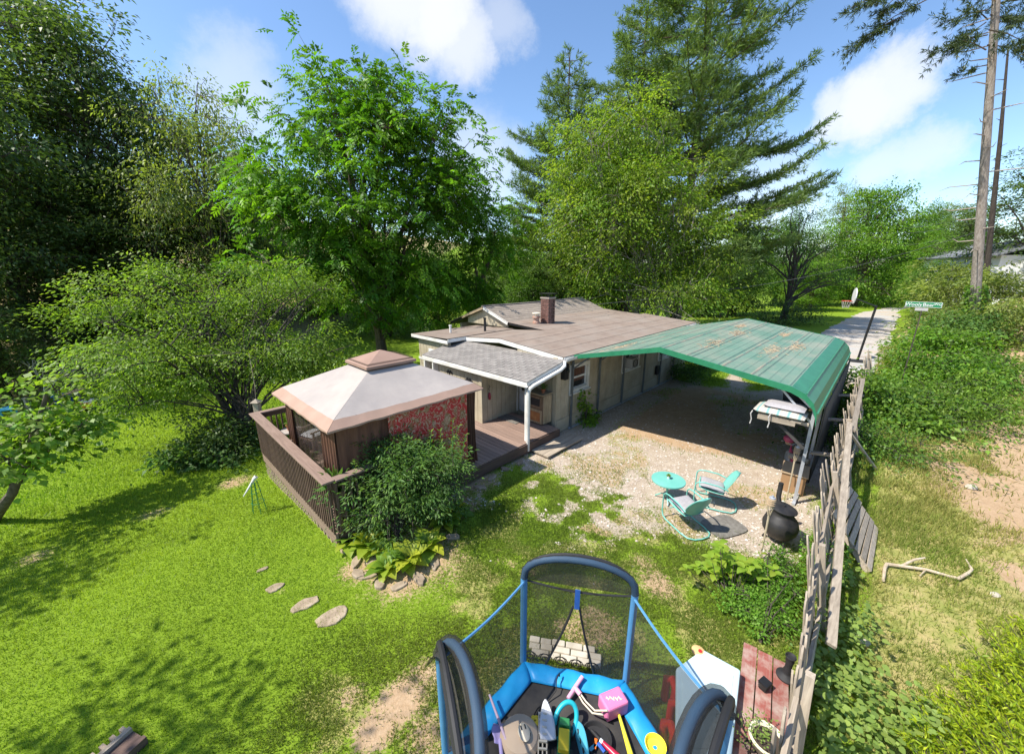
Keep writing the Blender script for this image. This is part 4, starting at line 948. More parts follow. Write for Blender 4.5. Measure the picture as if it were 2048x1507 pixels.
lawn_chair((c2.x, c2.y, gz(c2.x, c2.y)), R(152), 'turquoise shell-back metal chair on gravel, nearer the carport')
P = PX(1447, 1052); MT = empty('rubber_mat', (P.x, P.y, .0), R(20), 'worn grey rubber mat on gravel beside the near chair', 'mat')
MB().prism([(math.copysign(abs(math.cos(a)) ** .45, math.cos(a)) * .40, math.copysign(abs(math.sin(a)) ** .45, math.sin(a)) * .30) for a in [k * .262 for k in range(24)]], lambda a, b: (a, b, .004), lambda a, b: (a, b, .018)).build('mat_sheet', M['mat_grey'], MT)

# ---------------------------------------------------------------- things along the fence
P = PX(1562, 1080); FP = empty('fire_pot', (P.x - .08, P.y, 0), .4, 'black pot-bellied outdoor fire pot with flat lid', 'fire pot')
MB().lathe([(.12, .10), (.24, .16), (.33, .30), (.35, .44), (.31, .58), (.22, .68), (.20, .74), (.21, .80), (.19, .80)], 28).build('belly', M['black_cast'], FP)
l_ = MB().lathe([(.27, 0), (.27, .02), (.22, .05), (.05, .07), (.03, .07), (.03, .10), (0, .105)], 28).build('lid', M['black_cast'], FP); l_.location = (.02, .02, .815); l_.rotation_euler = (.1, .05, 0)
for k in range(3): a = k * 2.094; MB().tube([(.2 * math.cos(a), .2 * math.sin(a), .16), (.28 * math.cos(a), .28 * math.sin(a), .0)], .022, 8).build('leg', M['black_cast'], FP)
MB().tube([(.17, .18, .72), (.26, .3, .9), (.26, .3, 1.25)], .05, 12).build('flue', M['black_cast'], FP)
FP.scale = (FPS,) * 3
def tiki(px, py, ztop, label):
    P = PX(px, py, ztop); t = empty('tiki_torch', (P.x, P.y, gz(P.x, P.y)), random.random() * 6, label, 'torch', 'bamboo torches by the fence'); h = ztop - t.location.z
    MB().tube([(0, 0, 0), (.004, 0, h * .5), (0, .006, h - .3)], [.014, .016, .018], 8).build('pole', M['rope'], t)
    for k in range(8): a = k * .785; MB().tube([(.018 * math.cos(a), .018 * math.sin(a), h - .34), (.055 * math.cos(a), .055 * math.sin(a), h - .13)], .006, 5).build('stave', M['rope'], t)
    m = MB()
    for k in range(7): m.tube([((.05 + .006 * (k % 2)) * math.cos(a), (.05 + .006 * (k % 2)) * math.sin(a), h - .14 + k * .02) for a in [j * .5236 for j in range(12)]], .011, 5, closed=True)
    m.build('woven_head', M['wicker'], t); MB().lathe([(.05, h - .02), (.045, h + .01), (.018, h + .015), (.018, h + .04), (0, h + .045)], 12).build('oil_can', M['galv'], t)
tiki(1545, 995, 1.25, 'bamboo torch in front of the black fire pot'); tiki(1596, 893, 1.3, 'bamboo torch beside the tan box and carport leg')
P = PX(1582, 985); BX = empty('storage_box', (P.x, P.y, 0), ANG + .08, 'tan wooden box on gravel between fire pot and carport leg', 'box')
MB().bx(-.02, .62, -.22, .24, .001, .46).build('box_body', M['cardboard'], BX, bevel=.008); MB().bx(-.05, .65, -.25, .27, .461, .49).build('lid', M['wicker'], BX, bevel=.006)
P = PX(1590, 958); LG = empty('split_log', (P.x, P.y, .492), ANG + 1.3, 'short grey split log on the tan box', 'log')
MB().tube([(-.2, 0, .075), (.02, .01, .08), (.22, 0, .07)], [.07, .075, .07], 9).build('log_wood', M['grey_wood_x'], LG)
# small pink bicycle in the carport shade
P = PX(1578, 940); BK = empty('kids_bicycle', (P.x, P.y, 0), ANG + .35, 'small pink bicycle with basket in the carport shade', 'bicycle')
for x in (-.33, .33):
    w = MB().tube([(x + .18 * math.cos(a), 0, .2 + .18 * math.sin(a)) for a in [j * .2618 for j in range(24)]], .022, 8, closed=True).build('wheel', M['cushion_grey'], BK)
    m = MB()
    for k in range(8): a = k * .785; m.tube([(x, 0, .2), (x + .165 * math.cos(a), 0, .2 + .165 * math.sin(a))], .003, 4)
    m.build('spokes', M['galv'], w); MB().lathe([(.19, -.045), (.22, -.04), (.22, .04), (.19, .045)], 20).build('rim', M['galv'], w).matrix_local = Matrix.Translation((x, 0, .2)) @ Matrix.Rotation(R(90), 4, 'X') @ Matrix.Scale(.78, 4)
m = MB()
for a, b in (((-.33, 0, .2), (-.08, 0, .22)), ((-.08, 0, .22), (-.16, 0, .5)), ((-.33, 0, .2), (-.16, 0, .5)), ((-.08, 0, .22), (.24, 0, .52)), ((-.14, 0, .42), (.24, 0, .55)), ((.33, 0, .2), (.22, 0, .62))): m.tube([a, b], .017, 8)
m.build('frame', M['pink_bike'], BK)
MB().tube([(.16, -.24, .72), (.24, -.12, .70), (.22, 0, .62), (.24, .12, .70), (.16, .24, .72)], .013, 8).build('handlebar', M['galv'], BK)
sd_ = pillow('saddle', 'pink_bike', .22, .14, .07, BK); sd_.location = (-.18, 0, .54)
MB().lathe([(.09, 0), (.13, .16), (.12, .16), (.085, .01)], 14, (.42, 0, .56)).build('basket', M['wicker'], BK)
MB().lathe([(.0, .0), (.09, .02), (.13, .08), (.12, .15), (.06, .20), (0, .21)], 14, (.12, .1, .72)).build('helmet', M['pink_bike'], BK)
# basketball hoop at the drive
B = ON(1714, 724); BH = empty('basketball_hoop', B, R(-32), 'black pole basketball hoop standing beside the gravel drive', 'basketball hoop')
hz = AT(1739, 610, B.y).z - B.z
MB().bx(-.35, .35, -.3, .3, -.05, .12).build('base', M['black_rubber'], BH, bevel=.03); MB().tube([(0, 0, .1), (.10, 0, hz * .5), (.22, 0, hz)], .055, 10).build('pole', M['dark_metal'], BH)
for y in (-.12, .12): MB().tube([(.2, y, hz - .05), (-.75, y, hz + .35)], .025, 8).build('arm', M['dark_metal'], BH)
MB().prism([(math.sin(a) * .5, .42 * math.cos(a) + .05) for a in [j * .2618 for j in range(24)]], lambda a, b: (-.80, a, b + hz + .42), lambda a, b: (-.76, a, b + hz + .42)).build('backboard', M['white_plastic'], BH)
MB().tube([(-1.05 + .23 * math.cos(a), .23 * math.sin(a), hz + .18) for a in [j * .3142 for j in range(20)]], .012, 6, closed=True).build('rim', M['red_plastic'], BH)
m = MB()
for k in range(12): a = k * .5236; m.tube([(-1.05 + .22 * math.cos(a), .22 * math.sin(a), hz + .17), (-1.05 + .13 * math.cos(a + .3), .13 * math.sin(a + .3), hz - .2)], .008, 4)
m.build('hoop_net', M['curtain_white'], BH)
# street sign with its lettering
r = ray(1847, 609); P = Vector((0, 0, CAM_H)) + r * 15.0
SG = empty('street_sign', (P.x, P.y, gz(P.x, P.y)), math.atan2(P.y, P.x) - R(90) + .05, 'green street sign reading Wooly Bear Way above the hedge', 'street sign'); hz = P.z - SG.location.z
MB().bx(-.018, .018, .012, .045, -.1, hz + .05).build('sign_post', M['bark_dark'], SG); pn = MB().bx(-.49, .49, -.006, .006, hz - .09, hz + .09).build('sign_panel', M['sign_green'], SG, bevel=.004)
MB().bx(-.5, .5, -.004, .004, hz - .1, hz + .1).build('sign_border', M['white_plastic'], SG)
def text(body, size, loc, par, mat, rot=(R(90), 0, 0)):
    cu = bpy.data.curves.new('lettering', 'FONT'); cu.body = body; cu.size = size; cu.align_x = 'CENTER'; cu.align_y = 'CENTER'; cu.extrude = .003; cu.offset = .0005
    o = bpy.data.objects.new('lettering', cu); COL.objects.link(o); bpy.context.view_layer.update()
    me = bpy.data.meshes.new_from_object(o); bpy.data.objects.remove(o); o = link('lettering', me, mat, par); o.location = loc; o.rotation_euler = rot; return o
text('Wooly', .17, (-.27, -.012, hz - .005), SG, M['white_plastic']); text('Bear', .17, (.14, -.012, hz - .005), SG, M['white_plastic']); text('Way', .11, (.39, -.012, hz + .03), SG, M['white_plastic'])
MB().bx(-.2, .16, -.004, .004, hz - .24, hz - .13).build('sign_number_plate', M['grey_plastic'], SG)
# parked car beyond the carport, mostly hidden
P = PX(1528, 648, 1.42); CA = empty('parked_car', (P.x, P.y, gz(P.x, P.y)), R(20), 'dark blue car parked on grass behind the carport', 'car')
def section(x, w, z0, z1): return [(x, -w, z0), (x, -w * 1.02, (z0 + z1) / 2), (x, -w * .92, z1), (x, w * .92, z1), (x, w * 1.02, (z0 + z1) / 2), (x, w, z0)]
def loft(secs):
    m = MB(); k = len(secs[0]); vs = [v for s in secs for v in s]
    m.add(vs, [(i * k + j, i * k + (j + 1) % k, (i + 1) * k + (j + 1) % k, (i + 1) * k + j) for i in range(len(secs) - 1) for j in range(k)] + [tuple(range(k))[::-1], tuple((len(secs) - 1) * k + j for j in range(k))]); return m
loft([section(-2.2, .7, .4, .7), section(-2.0, .84, .25, .9), section(-1.0, .88, .22, .95), (section(.6, .88, .22, .97)), section(1.9, .85, .25, .86), section(2.2, .7, .38, .66)]).build('body', M['car_paint'], CA, bevel=.03)
cb = loft([section(-1.55, .72, .9, .96), section(-1.0, .68, .93, 1.36), section(-.2, .68, .95, 1.44), section(.35, .68, .95, 1.40), section(1.05, .74, .93, .98)]).build('cabin', M['glass'], CA, bevel=.03)
loft([section(-1.02, .60, 1.372, 1.38), section(-.2, .62, 1.442, 1.455), section(.33, .60, 1.402, 1.412)]).build('roof', M['car_paint'], CA)
for x in (-1.35, 1.35):
    for y in (-.8, .8):
        w = MB().lathe([(.16, -.1), (.32, -.1), (.34, -.05), (.34, .05), (.32, .1), (.16, .1)], 24).build('wheel', M['black_rubber'], CA); w.matrix_local = Matrix.Translation((x, y, .34)) @ Matrix.Rotation(R(90), 4, 'X')
for y in (-.55, .55): MB().box((2.17, y, .62), (.06, .3, .1)).build('headlight', M['white_plastic'], CA, bevel=.02)
P = PX(1571, 654, .5); WG = empty('toy_wagon', (P.x, P.y, gz(P.x, P.y)), R(25), 'low red toy wagon on grass beyond the green roof', 'wagon')
MB().prism([(-.6, -.3), (.6, -.3), (.6, .3), (-.6, .3)], lambda a, b: (a * .9, b * .85, .2), lambda a, b: (a, b, .48)).build('tray', M['red_wagon'], WG, bevel=.02)
for x in (-.4, .4):
    for y in (-.3, .3): MB().lathe([(.0, -.03), (.13, -.03), (.13, .03), (0, .03)], 14).build('wheel', M['black_rubber'], WG).matrix_local = Matrix.Translation((x, y, .13)) @ Matrix.Rotation(R(90), 4, 'X')
MB().tube([(.55, 0, .3), (.9, 0, .4), (1.2, 0, .62)], .015, 8).build('handle', M['dark_metal'], WG)
P = PX(1543, 649, .75); RB = tag(MB().lathe([(.02, -.3), (.18, -.25), (.29, -.08), (.29, .08), (.18, .25), (.02, .3)], 16).build('play_ball', M['pink']), 'pink play ball between the dark car and red wagon', 'ball'); RB.location = (P.x, P.y, gz(P.x, P.y) + .3)

# ---------------------------------------------------------------- small trampoline with enclosure
ZM, ZN = .52, 1.72
V1 = PX(1046, 1322, ZM); V2 = PX(1252, 1362, ZM); sdv = (V2 - V1); SIDE = sdv.length; sdn = sdv.normalized(); inn = Vector((sdn.y, -sdn.x, 0))
cen = (V1 + V2) / 2 + inn * SIDE * .866 * .98
TR = empty('trampoline', (cen.x, cen.y, gz(cen.x, cen.y)), math.atan2(sdn.y, sdn.x), 'blue and black children\'s trampoline with netting and arched foam poles', 'trampoline'); tz = TR.location.z
HX = [(SIDE * math.cos(R(120 - 60 * k)), SIDE * math.sin(R(120 - 60 * k))) for k in range(6)]   # 0 far left, 1 far right, clockwise
zm, zn = ZM - tz, ZN - tz
def hx(k, s=1.0, z=0): return Vector((HX[k % 6][0] * s, HX[k % 6][1] * s, z))
MB().add([hx(k, .80, zm - .02) for k in range(6)], [(0, 1, 2, 3, 4, 5)]).build('jump_mat', M['jump_mat'], TR)
for k in range(6):
    def pad(u, v, k=k):
        a = hx(k, .775 + .225 * v); b = hx(k + 1, .775 + .225 * v); P = a.lerp(b, u); w = .012 * math.sin(u * 23 + k) * math.sin(v * 5); return (P.x, P.y, zm + .035 * math.sin(math.pi * min(1, max(0, v))) + w - .06 * max(0, v - .9) * 8 * .5)
    o = MB().grid(pad, 16, 8).build('frame_pad', M['blue_pad'], TR, solid=.012); o.data.shade_smooth()
    MB().tube([hx(k, .97, zm - .05), hx(k + 1, .97, zm - .05)], .02, 8).build('frame_tube', M['dark_metal'], TR)
    a = hx(k, .97); MB().tube([(a.x, a.y, zm - .06), (a.x * 1.03, a.y * 1.03, 0)], .019, 8).build('leg', M['dark_metal'], TR)
def arc_path(k, top=.34, n=14, out=1.0):
    a, b = hx(k, out), hx(k + 1, out); pts = []; inw = -(a + b).normalized() * (.17 if k else .02)
    for t in (0, .25, .5, .75): pts.append(Vector((a.x, a.y, zm - .02 + (zn - zm) * t)) * 1.0)
    for i in range(n + 1):
        u = i / n; P = a.lerp(b, .5 - .5 * math.cos(math.pi * u)); pts.append(Vector((P.x, P.y, zn + top * math.sin(math.pi * u) ** .8)) + inw * math.sin(math.pi * u))
    for t in (.75, .5, .25, 0): pts.append(Vector((b.x, b.y, zm - .02 + (zn - zm) * t)))
    return pts
for k in (0, 2, 4):
    ap = arc_path(k)
    post = ap[:5]; arch = ap[4:-4]; post2 = ap[-5:]
    for nm, pp in (('post', post), ('post', post2)): MB().tube(pp, .038, 14).build(nm, M['blue_foam'], TR)
    MB().tube(arch, .036, 14).build('arch', M['blue_foam'], TR)
    MB().tube([p + Vector((0, 0, .004)) for p in arch], .062 if k else .043, 14).build('arch_sleeve', M['net'], TR)
    a, b = hx(k), hx(k + 1); ow = (a + b).normalized()
    MB().grid(lambda u, v: tuple(arch[min(int(u * (len(arch) - 1) + .5), len(arch) - 1)] + (ow * (.13 if k else .05) + Vector((0, 0, -.10 if k else -.05))) * v), len(arch) - 1, 2).build('arch_net_band', M['net_dense'], TR)
    MB().tube([a.lerp(b, .5 - .5 * math.cos(math.pi * i / 12)) + Vector((0, 0, zn + .38 * math.sin(math.pi * i / 12) ** .8 + .004)) for i in range(13)], .028 if k else .018, 8).build('arch_piping', M['black_rubber'], TR)
    # netting in the arch head and below it
    def head(u, v): P = a.lerp(b, .5 - .5 * math.cos(math.pi * u)); return (P.x, P.y, zn - .02 + v * .33 * math.sin(math.pi * u) ** .8)
    MB().grid(head, 16, 3).build('net', M['net_dense'], TR)
    MB().tube([a.lerp(b, i / 10) + Vector((0, 0, zn - .03 - .06 * math.sin(math.pi * i / 10))) for i in range(11)], .012, 6).build('net_hem', M['black_rubber'], TR)
for k in range(6):
    a, b = hx(k, .985), hx(k + 1, .985); s0 = -.05 if k % 2 else -.03
    if k != 0:
        def nf(u, v): P = a.lerp(b, u); iw = -.05 * math.sin(math.pi * u) * math.sin(math.pi * v); P = P * (1 + iw); return (P.x, P.y, zm - .02 + v * (zn - zm + s0 - .06 * math.sin(math.pi * u) * (k % 2)))
        MB().grid(nf, 10, 8).build('net', M['net'], TR)
    if k % 2:
        MB().tube([a.lerp(b, i / 10) + Vector((0, 0, zn - .05 - .06 * math.sin(math.pi * i / 10) + .01)) for i in range(11)], .014, 6).build('net_top_cord', M['blue_foam'], TR)
# door side: two net halves drawn apart below a blue strap
a, b = hx(0, .99), hx(1, .99)
def dn(side):
    def f(u, v):
        edge = .5 + (-.28 if side == 0 else .20) * (1 - v) ** 1.3 * (1 - (v > .8) * (v - .8) * 5) - (0.0)
        uu = u * edge if side == 0 else 1 - u * (1 - edge); P = a.lerp(b, uu); return (P.x, P.y + .01 * math.sin(u * 9), zm - .0 + v * (zn - zm - .06))
    return f
for s in (0, 1): MB().grid(dn(s), 10, 12).build('door_net', M['net'], TR)
for s in (0, 1): MB().tube([Vector(dn(s)(1, i / 10)) for i in range(0, 9)], .013, 6).build('door_zip', M['strap_dark'] if 'strap_dark' in M else M['black_rubber'], TR)
m_ = a.lerp(b, .5); MB().box((m_.x, m_.y - .01, zn - .17), (.055, .006, .26)).build('door_strap', M['strap_blue'], TR)

# ---- toys left on the trampoline
ZT_ = ZM + .002
def tp_(x, y, z=0): return PX(x, y, ZT_ + z)
def thing(name, x, y, rz, label, cat, z=0): P = tp_(x, y, z); return empty(name, P, rz, label, cat)
def seg(par, name, mat, pts, r, n=10):
    o = par.location; return MB().tube([Vector(p) - o for p in pts], r, n).build(name, M[mat], par)
t = empty('foam_pogo', tp_(1225, 1418), 0, 'pink foam pogo jumper with cords and T handle', 'toy')
pb = MB().bx(-.13, .13, -.09, .09, .0, .17).build('foam_base', M['pink'], t, bevel=.02); pb.rotation_euler = (0, 0, .35)
MB().tube([(-.08 + k * .012, .02 * math.sin(k * 1.9) - .004 * k + .02, .171) for k in range(14)], .007, 6).build('printed_mark', M['cream'], pb)

seg(t, 'cord', 'cream', [tp_(1215, 1420, .17), tp_(1190, 1420, .06), tp_(1172, 1402, .03), tp_(1160, 1385, .06)], .009); seg(t, 'cord', 'cream', [tp_(1205, 1428, .17), tp_(1185, 1425, .04), tp_(1166, 1404, .02), tp_(1157, 1388, .05)], .009)
seg(t, 'handle_bar', 'pink_pale', [tp_(1136, 1396, .04), tp_(1150, 1374, .06), tp_(1165, 1352, .10)], .022); seg(t, 'handle_neck', 'pink_pale', [tp_(1150, 1374, .06), tp_(1161, 1388, .055)], .026)
t = thing('plastic_bat', 1236, 1425, 0, 'slim yellow plastic bat beside the pink foam toy', 'bat'); seg(t, 'bat_body', 'yellow_bat', [tp_(1233, 1412, .06), tp_(1243, 1445, .04), tp_(1262, 1510, .03)], [.012, .017, .028])
t = thing('baseball_bat', 1185, 1465, 0, 'black and red bat lying across the jumping mat', 'bat')
seg(t, 'grip', 'black_rubber', [tp_(1183, 1459, .06), tp_(1200, 1478, .045)], [.016, .018]); seg(t, 'band', 'white_plastic', [tp_(1200, 1478, .045), tp_(1205, 1483, .042)], .0195); seg(t, 'barrel', 'bat_red', [tp_(1205, 1483, .042), tp_(1222, 1500, .04), tp_(1245, 1522, .04)], [.019, .03, .036])
t = thing('swim_ring', 1130, 1440, 0, 'aqua plastic ring leaning among the toys', 'toy ring', .1)
a0, b0 = tp_(1150, 1412, .16), tp_(1112, 1468, .02); ax = (a0 - b0) / 2; sx_ = Vector((-ax.y, ax.x, 0)).normalized() * .085 + Vector((0, 0, .07)); c0 = (a0 + b0) / 2 - t.location
MB().tube([c0 + ax * math.cos(a) + sx_ * math.sin(a) for a in [j * .1963 for j in range(32)]], .024, 12, closed=True).build('ring_tube', M['aqua'], t)
t = thing('toy_board', 1092, 1440, 0, 'white pointed toy surfboard propped on the toys', 'toy board')
def brd_(u, v): w = .07 * math.sin(math.pi * min(1, .12 + u * .86)) ** .6; return None
bp0, bp1 = tp_(1091, 1400, .10), tp_(1096, 1478, .10); dv = bp1 - bp0; sv = Vector((dv.y, -dv.x, 0)).normalized()
def brd2(u, v): w = .078 * (math.sin(math.pi * (u * .62)) ** .75); P = bp0 + dv * u * 1.02 + sv * ((v - .5) * 2 * w) - t.location; return (P.x, P.y, P.z + .02 * (2 * v - 1) ** 2)
MB().grid(brd2, 14, 6).build('deck', M['white_plastic'], t, solid=.02).data.shade_smooth()
t = thing('toy_shovel', 997, 1470, 0, 'lavender toy shovel on the trampoline edge', 'toy shovel')
pa, pc_ = tp_(1000, 1448, .05), tp_(1002, 1487, .06); dv = pc_ - pa; sv = Vector((dv.y, -dv.x, 0)).normalized()
MB().grid(lambda u, v: tuple(pa + dv * u + sv * ((v - .5) * .17 * (.75 + .25 * math.sin(math.pi * min(1, u * 1.4)))) - t.location + Vector((0, 0, .03 * (2 * v - 1) ** 2))), 8, 8).build('scoop', M['lavender'], t, solid=.008).data.shade_smooth()
seg(t, 'handle', 'lavender', [tp_(1000, 1478, .08), tp_(1003, 1510, .09)], .018)
t = thing('toy_broom', 985, 1400, 0, 'mauve toy broom handle resting on the blue pad', 'toy broom'); seg(t, 'stick', 'mauve', [tp_(979, 1388, .16), tp_(998, 1440, .13), tp_(1012, 1478, .11)], [.012, .014, .016]); seg(t, 'head', 'mauve', [tp_(1010, 1474, .11), tp_(1024, 1500, .09)], [.022, .026])
t = thing('foam_ball', 1040, 1482, 0, 'large taupe deflated ball under the toys', 'ball'); MB().lathe([(.06, .0), (.17, .02), (.20, .07), (.17, .12), (.08, .15), (0, .155)], 24).build('ball_skin', M['sand_ball'], t)
t = thing('toy_mask', 1048, 1465, .3, 'white oval toy cup lid with slots', 'toy', .16); o = MB().lathe([(0, 0), (.07, .004), (.075, .015), (.06, .028), (0, .034)], 20).build('lid_disc', M['cream'], t); o.scale = (.75, 1.1, 1)
for s in (-.02, .02): MB().bx(s - .005, s + .005, .01, .05, .0365, .039).build('slot', M['black_rubber'], t)
t = thing('toy_truck', 1127, 1492, R(80), 'green and yellow toy truck at the picture edge', 'toy truck'); MB().bx(-.14, .16, -.06, .06, .05, .10).build('chassis', M['toy_green'], t, bevel=.008); MB().bx(-.12, .06, -.05, .05, .101, .16).build('bed', M['toy_yellow'], t, bevel=.008); MB().bx(.08, .15, -.05, .05, .101, .17).build('cab', M['toy_green'], t, bevel=.01)
for x in (-.09, .1):
    for y in (-.065, .065): MB().lathe([(0, -.02), (.045, -.02), (.045, .02), (0, .02)], 14).build('wheel', M['black_rubber'], t).matrix_local = Matrix.Translation((x, y, .046)) @ Matrix.Rotation(R(90), 4, 'X')
t = thing('toy_rack', 1085, 1480, R(85), 'cream plastic lattice rack beside the white board', 'toy rack')
m = MB()
for k in range(7): m.bx(-.2 + k * .06, -.185 + k * .06, -.04, .04, .1, .12)
for y in (-.045, -.005, .035): m.bx(-.21, .19, y, y + .012, .088, .1)
for x in (-.2, .18):
    for y in (-.045, .035): m.bx(x, x + .012, y, y + .012, 0, .088)
m.build('rack_grid', M['cream'], t)
t = thing('perforated_toy_disc', 1152, 1475, 0, 'sky blue plastic disc panel with holes standing upright', 'toy panel')
a0, b0 = tp_(1148, 1440, .10), tp_(1168, 1515, .10); dv = (b0 - a0)
pan = MB().grid(lambda u, v: tuple(a0 + dv * u - t.location + Vector((.05 * v, 0, -.10 + .20 * v * math.sin(math.pi * (.15 + .7 * u))))), 12, 5).build('panel_sheet', M['sky_plastic'], t, solid=.012)
for u in (.3, .55, .8): P = a0 + dv * u - t.location + Vector((.02, .01, -.02)); MB().lathe([(0, -.012), (.022, -.012), (.022, .012), (0, .012)], 12).build('hole_plug', M['black_rubber'], t).matrix_local = Matrix.Translation(P) @ Matrix.Rotation(R(80), 4, 'Y')
t = thing('toy_bowl', 1310, 1496, 0, 'round yellow plastic bowl on the blue pad', 'bowl', .03); MB().lathe([(.05, 0), (.085, .02), (.10, .06), (.092, .06), (.075, .025), (0, .012)], 24).build('bowl_shell', M['yellow_bat'], t)
t = thing('toy_flower', 1070, 1442, 0, 'small yellow plastic flower toy', 'toy', .06)
for k in range(6): a = k * 1.047; MB().lathe([(0, 0), (.022, .004), (.022, .02), (0, .026)], 10, (.03 * math.cos(a), .03 * math.sin(a), 0)).build('petal', M['toy_yellow'], t)
t = thing('bungee_cord', 1090, 1400, 0, 'black bungee cord with hooks trailing over the mat', 'cord'); seg(t, 'cord', 'black_rubber', [tp_(1113, 1358, .10), tp_(1112, 1380, .06), tp_(1100, 1396, .012), tp_(1075, 1416, .012), tp_(1062, 1440, .03), tp_(1060, 1470, .16)], .006, 8); seg(t, 'hook', 'dark_metal', [tp_(1113, 1358, .10), tp_(1116, 1350, .12), tp_(1119, 1346, .11), tp_(1119, 1352, .09)], .007, 8)
t = thing('plastic_tub', 1192, 1480, 0, 'shallow black tub with small orange and blue toys', 'tub'); MB().lathe([(.09, 0), (.13, .01), (.15, .05), (.14, .05), (.12, .015), (0, .008)], 24).build('tub_shell', M['black_rubber'], t)
for (x, y, mm) in ((-.02, -.05, 'orange'), (.03, -.08, 'blue_seat'), (-.05, -.08, 'sky_plastic')): MB().box((x, y, .04), (.03, .09, .02), Matrix.Rotation(x * 20, 3, 'Z')).build('loose_block', M[mm], t, bevel=.004)

# ---------------------------------------------------------------- play table, bench and what stands on it
Za = .62; pc4 = [PX(x, y, Za) for x, y in ((1352, 1334), (1405, 1296), (1482, 1338), (1462, 1530), (1350, 1530))]; o0 = Vector((pc4[0].x, pc4[0].y, 0))
PT_ = empty('play_table', (o0.x, o0.y, gz(o0.x, o0.y)), 0, 'pale blue plastic play table with tan and red parts beside trampoline', 'play table'); oz = PT_.location.z
poly = [(v.x - o0.x, v.y - o0.y) for v in pc4]; cxp = sum(a for a, b in poly) / 5; cyp = sum(b for a, b in poly) / 5
MB().prism(poly, lambda a, b: (a, b, Za - oz - .05), lambda a, b: (a, b, Za - oz)).build('table_lid', M['ice_blue'], PT_, bevel=.03)
MB().prism([(cxp + (a - cxp) * .78, cyp + (b - cyp) * .78) for a, b in poly], lambda a, b: (a, b, Za - oz + .001), lambda a, b: (a, b, Za - oz + .008)).build('lid_recess', M['ice_blue'], PT_, bevel=.004)
MB().prism([(cxp + (a - cxp) * .9, cyp + (b - cyp) * .9) for a, b in poly], lambda a, b: (a, b, Za - oz - .34), lambda a, b: (a, b, Za - oz - .051)).build('basin', M['tan_plastic'], PT_, bevel=.03)
k_ = PX(1397, 1299, Za); MB().lathe([(0, 0), (.07, 0), (.075, .03), (.05, .045), (0, .045)], 18, (k_.x - o0.x, k_.y - o0.y, Za - oz - .04)).build('corner_knob', M['tan_plastic'], PT_); MB().lathe([(0, 0), (.022, 0), (.02, .012), (0, .014)], 12, (k_.x - o0.x + .01, k_.y - o0.y - .02, Za - oz + .006)).build('knob_cap', M['red_plastic'], PT_)
for (x, y) in ((1335, 1352), (1345, 1400), (1330, 1440)):
    P = PX(x, y, .35) - Vector((o0.x, o0.y, oz)); MB().tube([(P.x, P.y, 0), (P.x, P.y, .32), (P.x + .03, P.y - .06, .40), (P.x + .05, P.y - .12, .32), (P.x + .05, P.y - .12, 0)], .045, 10).build('leg_loop', M['red_plastic'], PT_)
Zb = .46; bc = [PX(x, y, Zb) for x, y in ((1487, 1282), (1578, 1330), (1612, 1540), (1458, 1540))]
BN = empty('garden_bench', (bc[0].x, bc[0].y, gz(bc[0].x, bc[0].y)), 0, 'flaking red plank bench against the fence', 'bench'); bo = BN.location
rd = M['red_paint_wood']
lng = (bc[3] - bc[0]); lng.z = 0; lng.normalize(); wid = Vector((-lng.y, lng.x, 0)); Lb = 1.5; Wb = (bc[1] - bc[0]).dot(wid); Wb = abs(Wb); wid = wid if (bc[1] - bc[0]).dot(wid) > 0 else -wid
skew = (bc[1] - bc[0]).dot(lng) / 3
BN.rotation_euler = (0, 0, math.atan2(lng.y, lng.x)); fl = 1 if Vector((-lng.y, lng.x, 0)).dot(wid) > 0 else -1
for k in range(3):
    w0_, w1_ = Wb * k / 3 + .006, Wb * (k + 1) / 3 - .006
    MB().bx(skew * (k + .2), Lb, min(fl * w0_, fl * w1_), max(fl * w0_, fl * w1_), Zb - bo.z - .035, Zb - bo.z + random.uniform(0, .004)).build('plank', rd, BN, bevel=.004)
for x in (.45, 1.25):
    MB().bx(x, x + .06, *sorted((fl * .02, fl * (Wb - .02))), Zb - bo.z - .12, Zb - bo.z - .036).build('bearer', rd, BN)
    for y in (.04, Wb - .1): MB().bx(x - .07, x - .001, *sorted((fl * y, fl * (y + .06))), 0, Zb - bo.z - .036).build('leg', rd, BN)
P = PX(1572, 1352, Zb + .006); t = empty('plant_pedestal', P, 0, 'black turned pedestal stand on the red bench by the fence', 'pedestal')
MB().lathe([(.10, 0), (.10, .015), (.085, .03), (.05, .05), (.04, .07), (.045, .1), (.035, .13), (.035, .2), (.045, .24), (.04, .27), (.055, .3), (.05, .31), (.035, .29), (0, .285)], 24).build('turned_stand', M['black_rubber'], t)
P = PX(1527, 1376, Zb + .006); t = empty('mesh_basket', P, .5, 'small black mesh planter basket on the red bench', 'basket')
MB().prism([(-.05, -.045), (.06, -.045), (.06, .045), (-.05, .045)], lambda a, b: (a * .75, b * .75, 0), lambda a, b: (a, b, .1)).build('basket_liner', M['dark_metal'], t)
for z in (.02, .045, .07, .095): s = .76 + .25 * z / .1; MB().tube([(-.052 * s, -.047 * s, z), (.062 * s, -.047 * s, z), (.062 * s, .047 * s, z), (-.052 * s, .047 * s, z)], .004, 5, closed=True).build('basket_wire', M['black_cast'], t)
P = PX(1530, 1498, Zb + .006); t = empty('planter_pot', P, 0, 'cream pot with straggly plant on the red bench', 'potted plant')
MB().lathe([(.10, 0), (.15, .14), (.165, .15), (.16, .165), (.145, .165), (.13, .13), (0, .13)], 26).build('pot', M['cream_pot'], t); MB().lathe([(.128, .132), (0, .137)], 18).build('soil', M['soil'], t)
m = MB(); rng = random.Random(8)
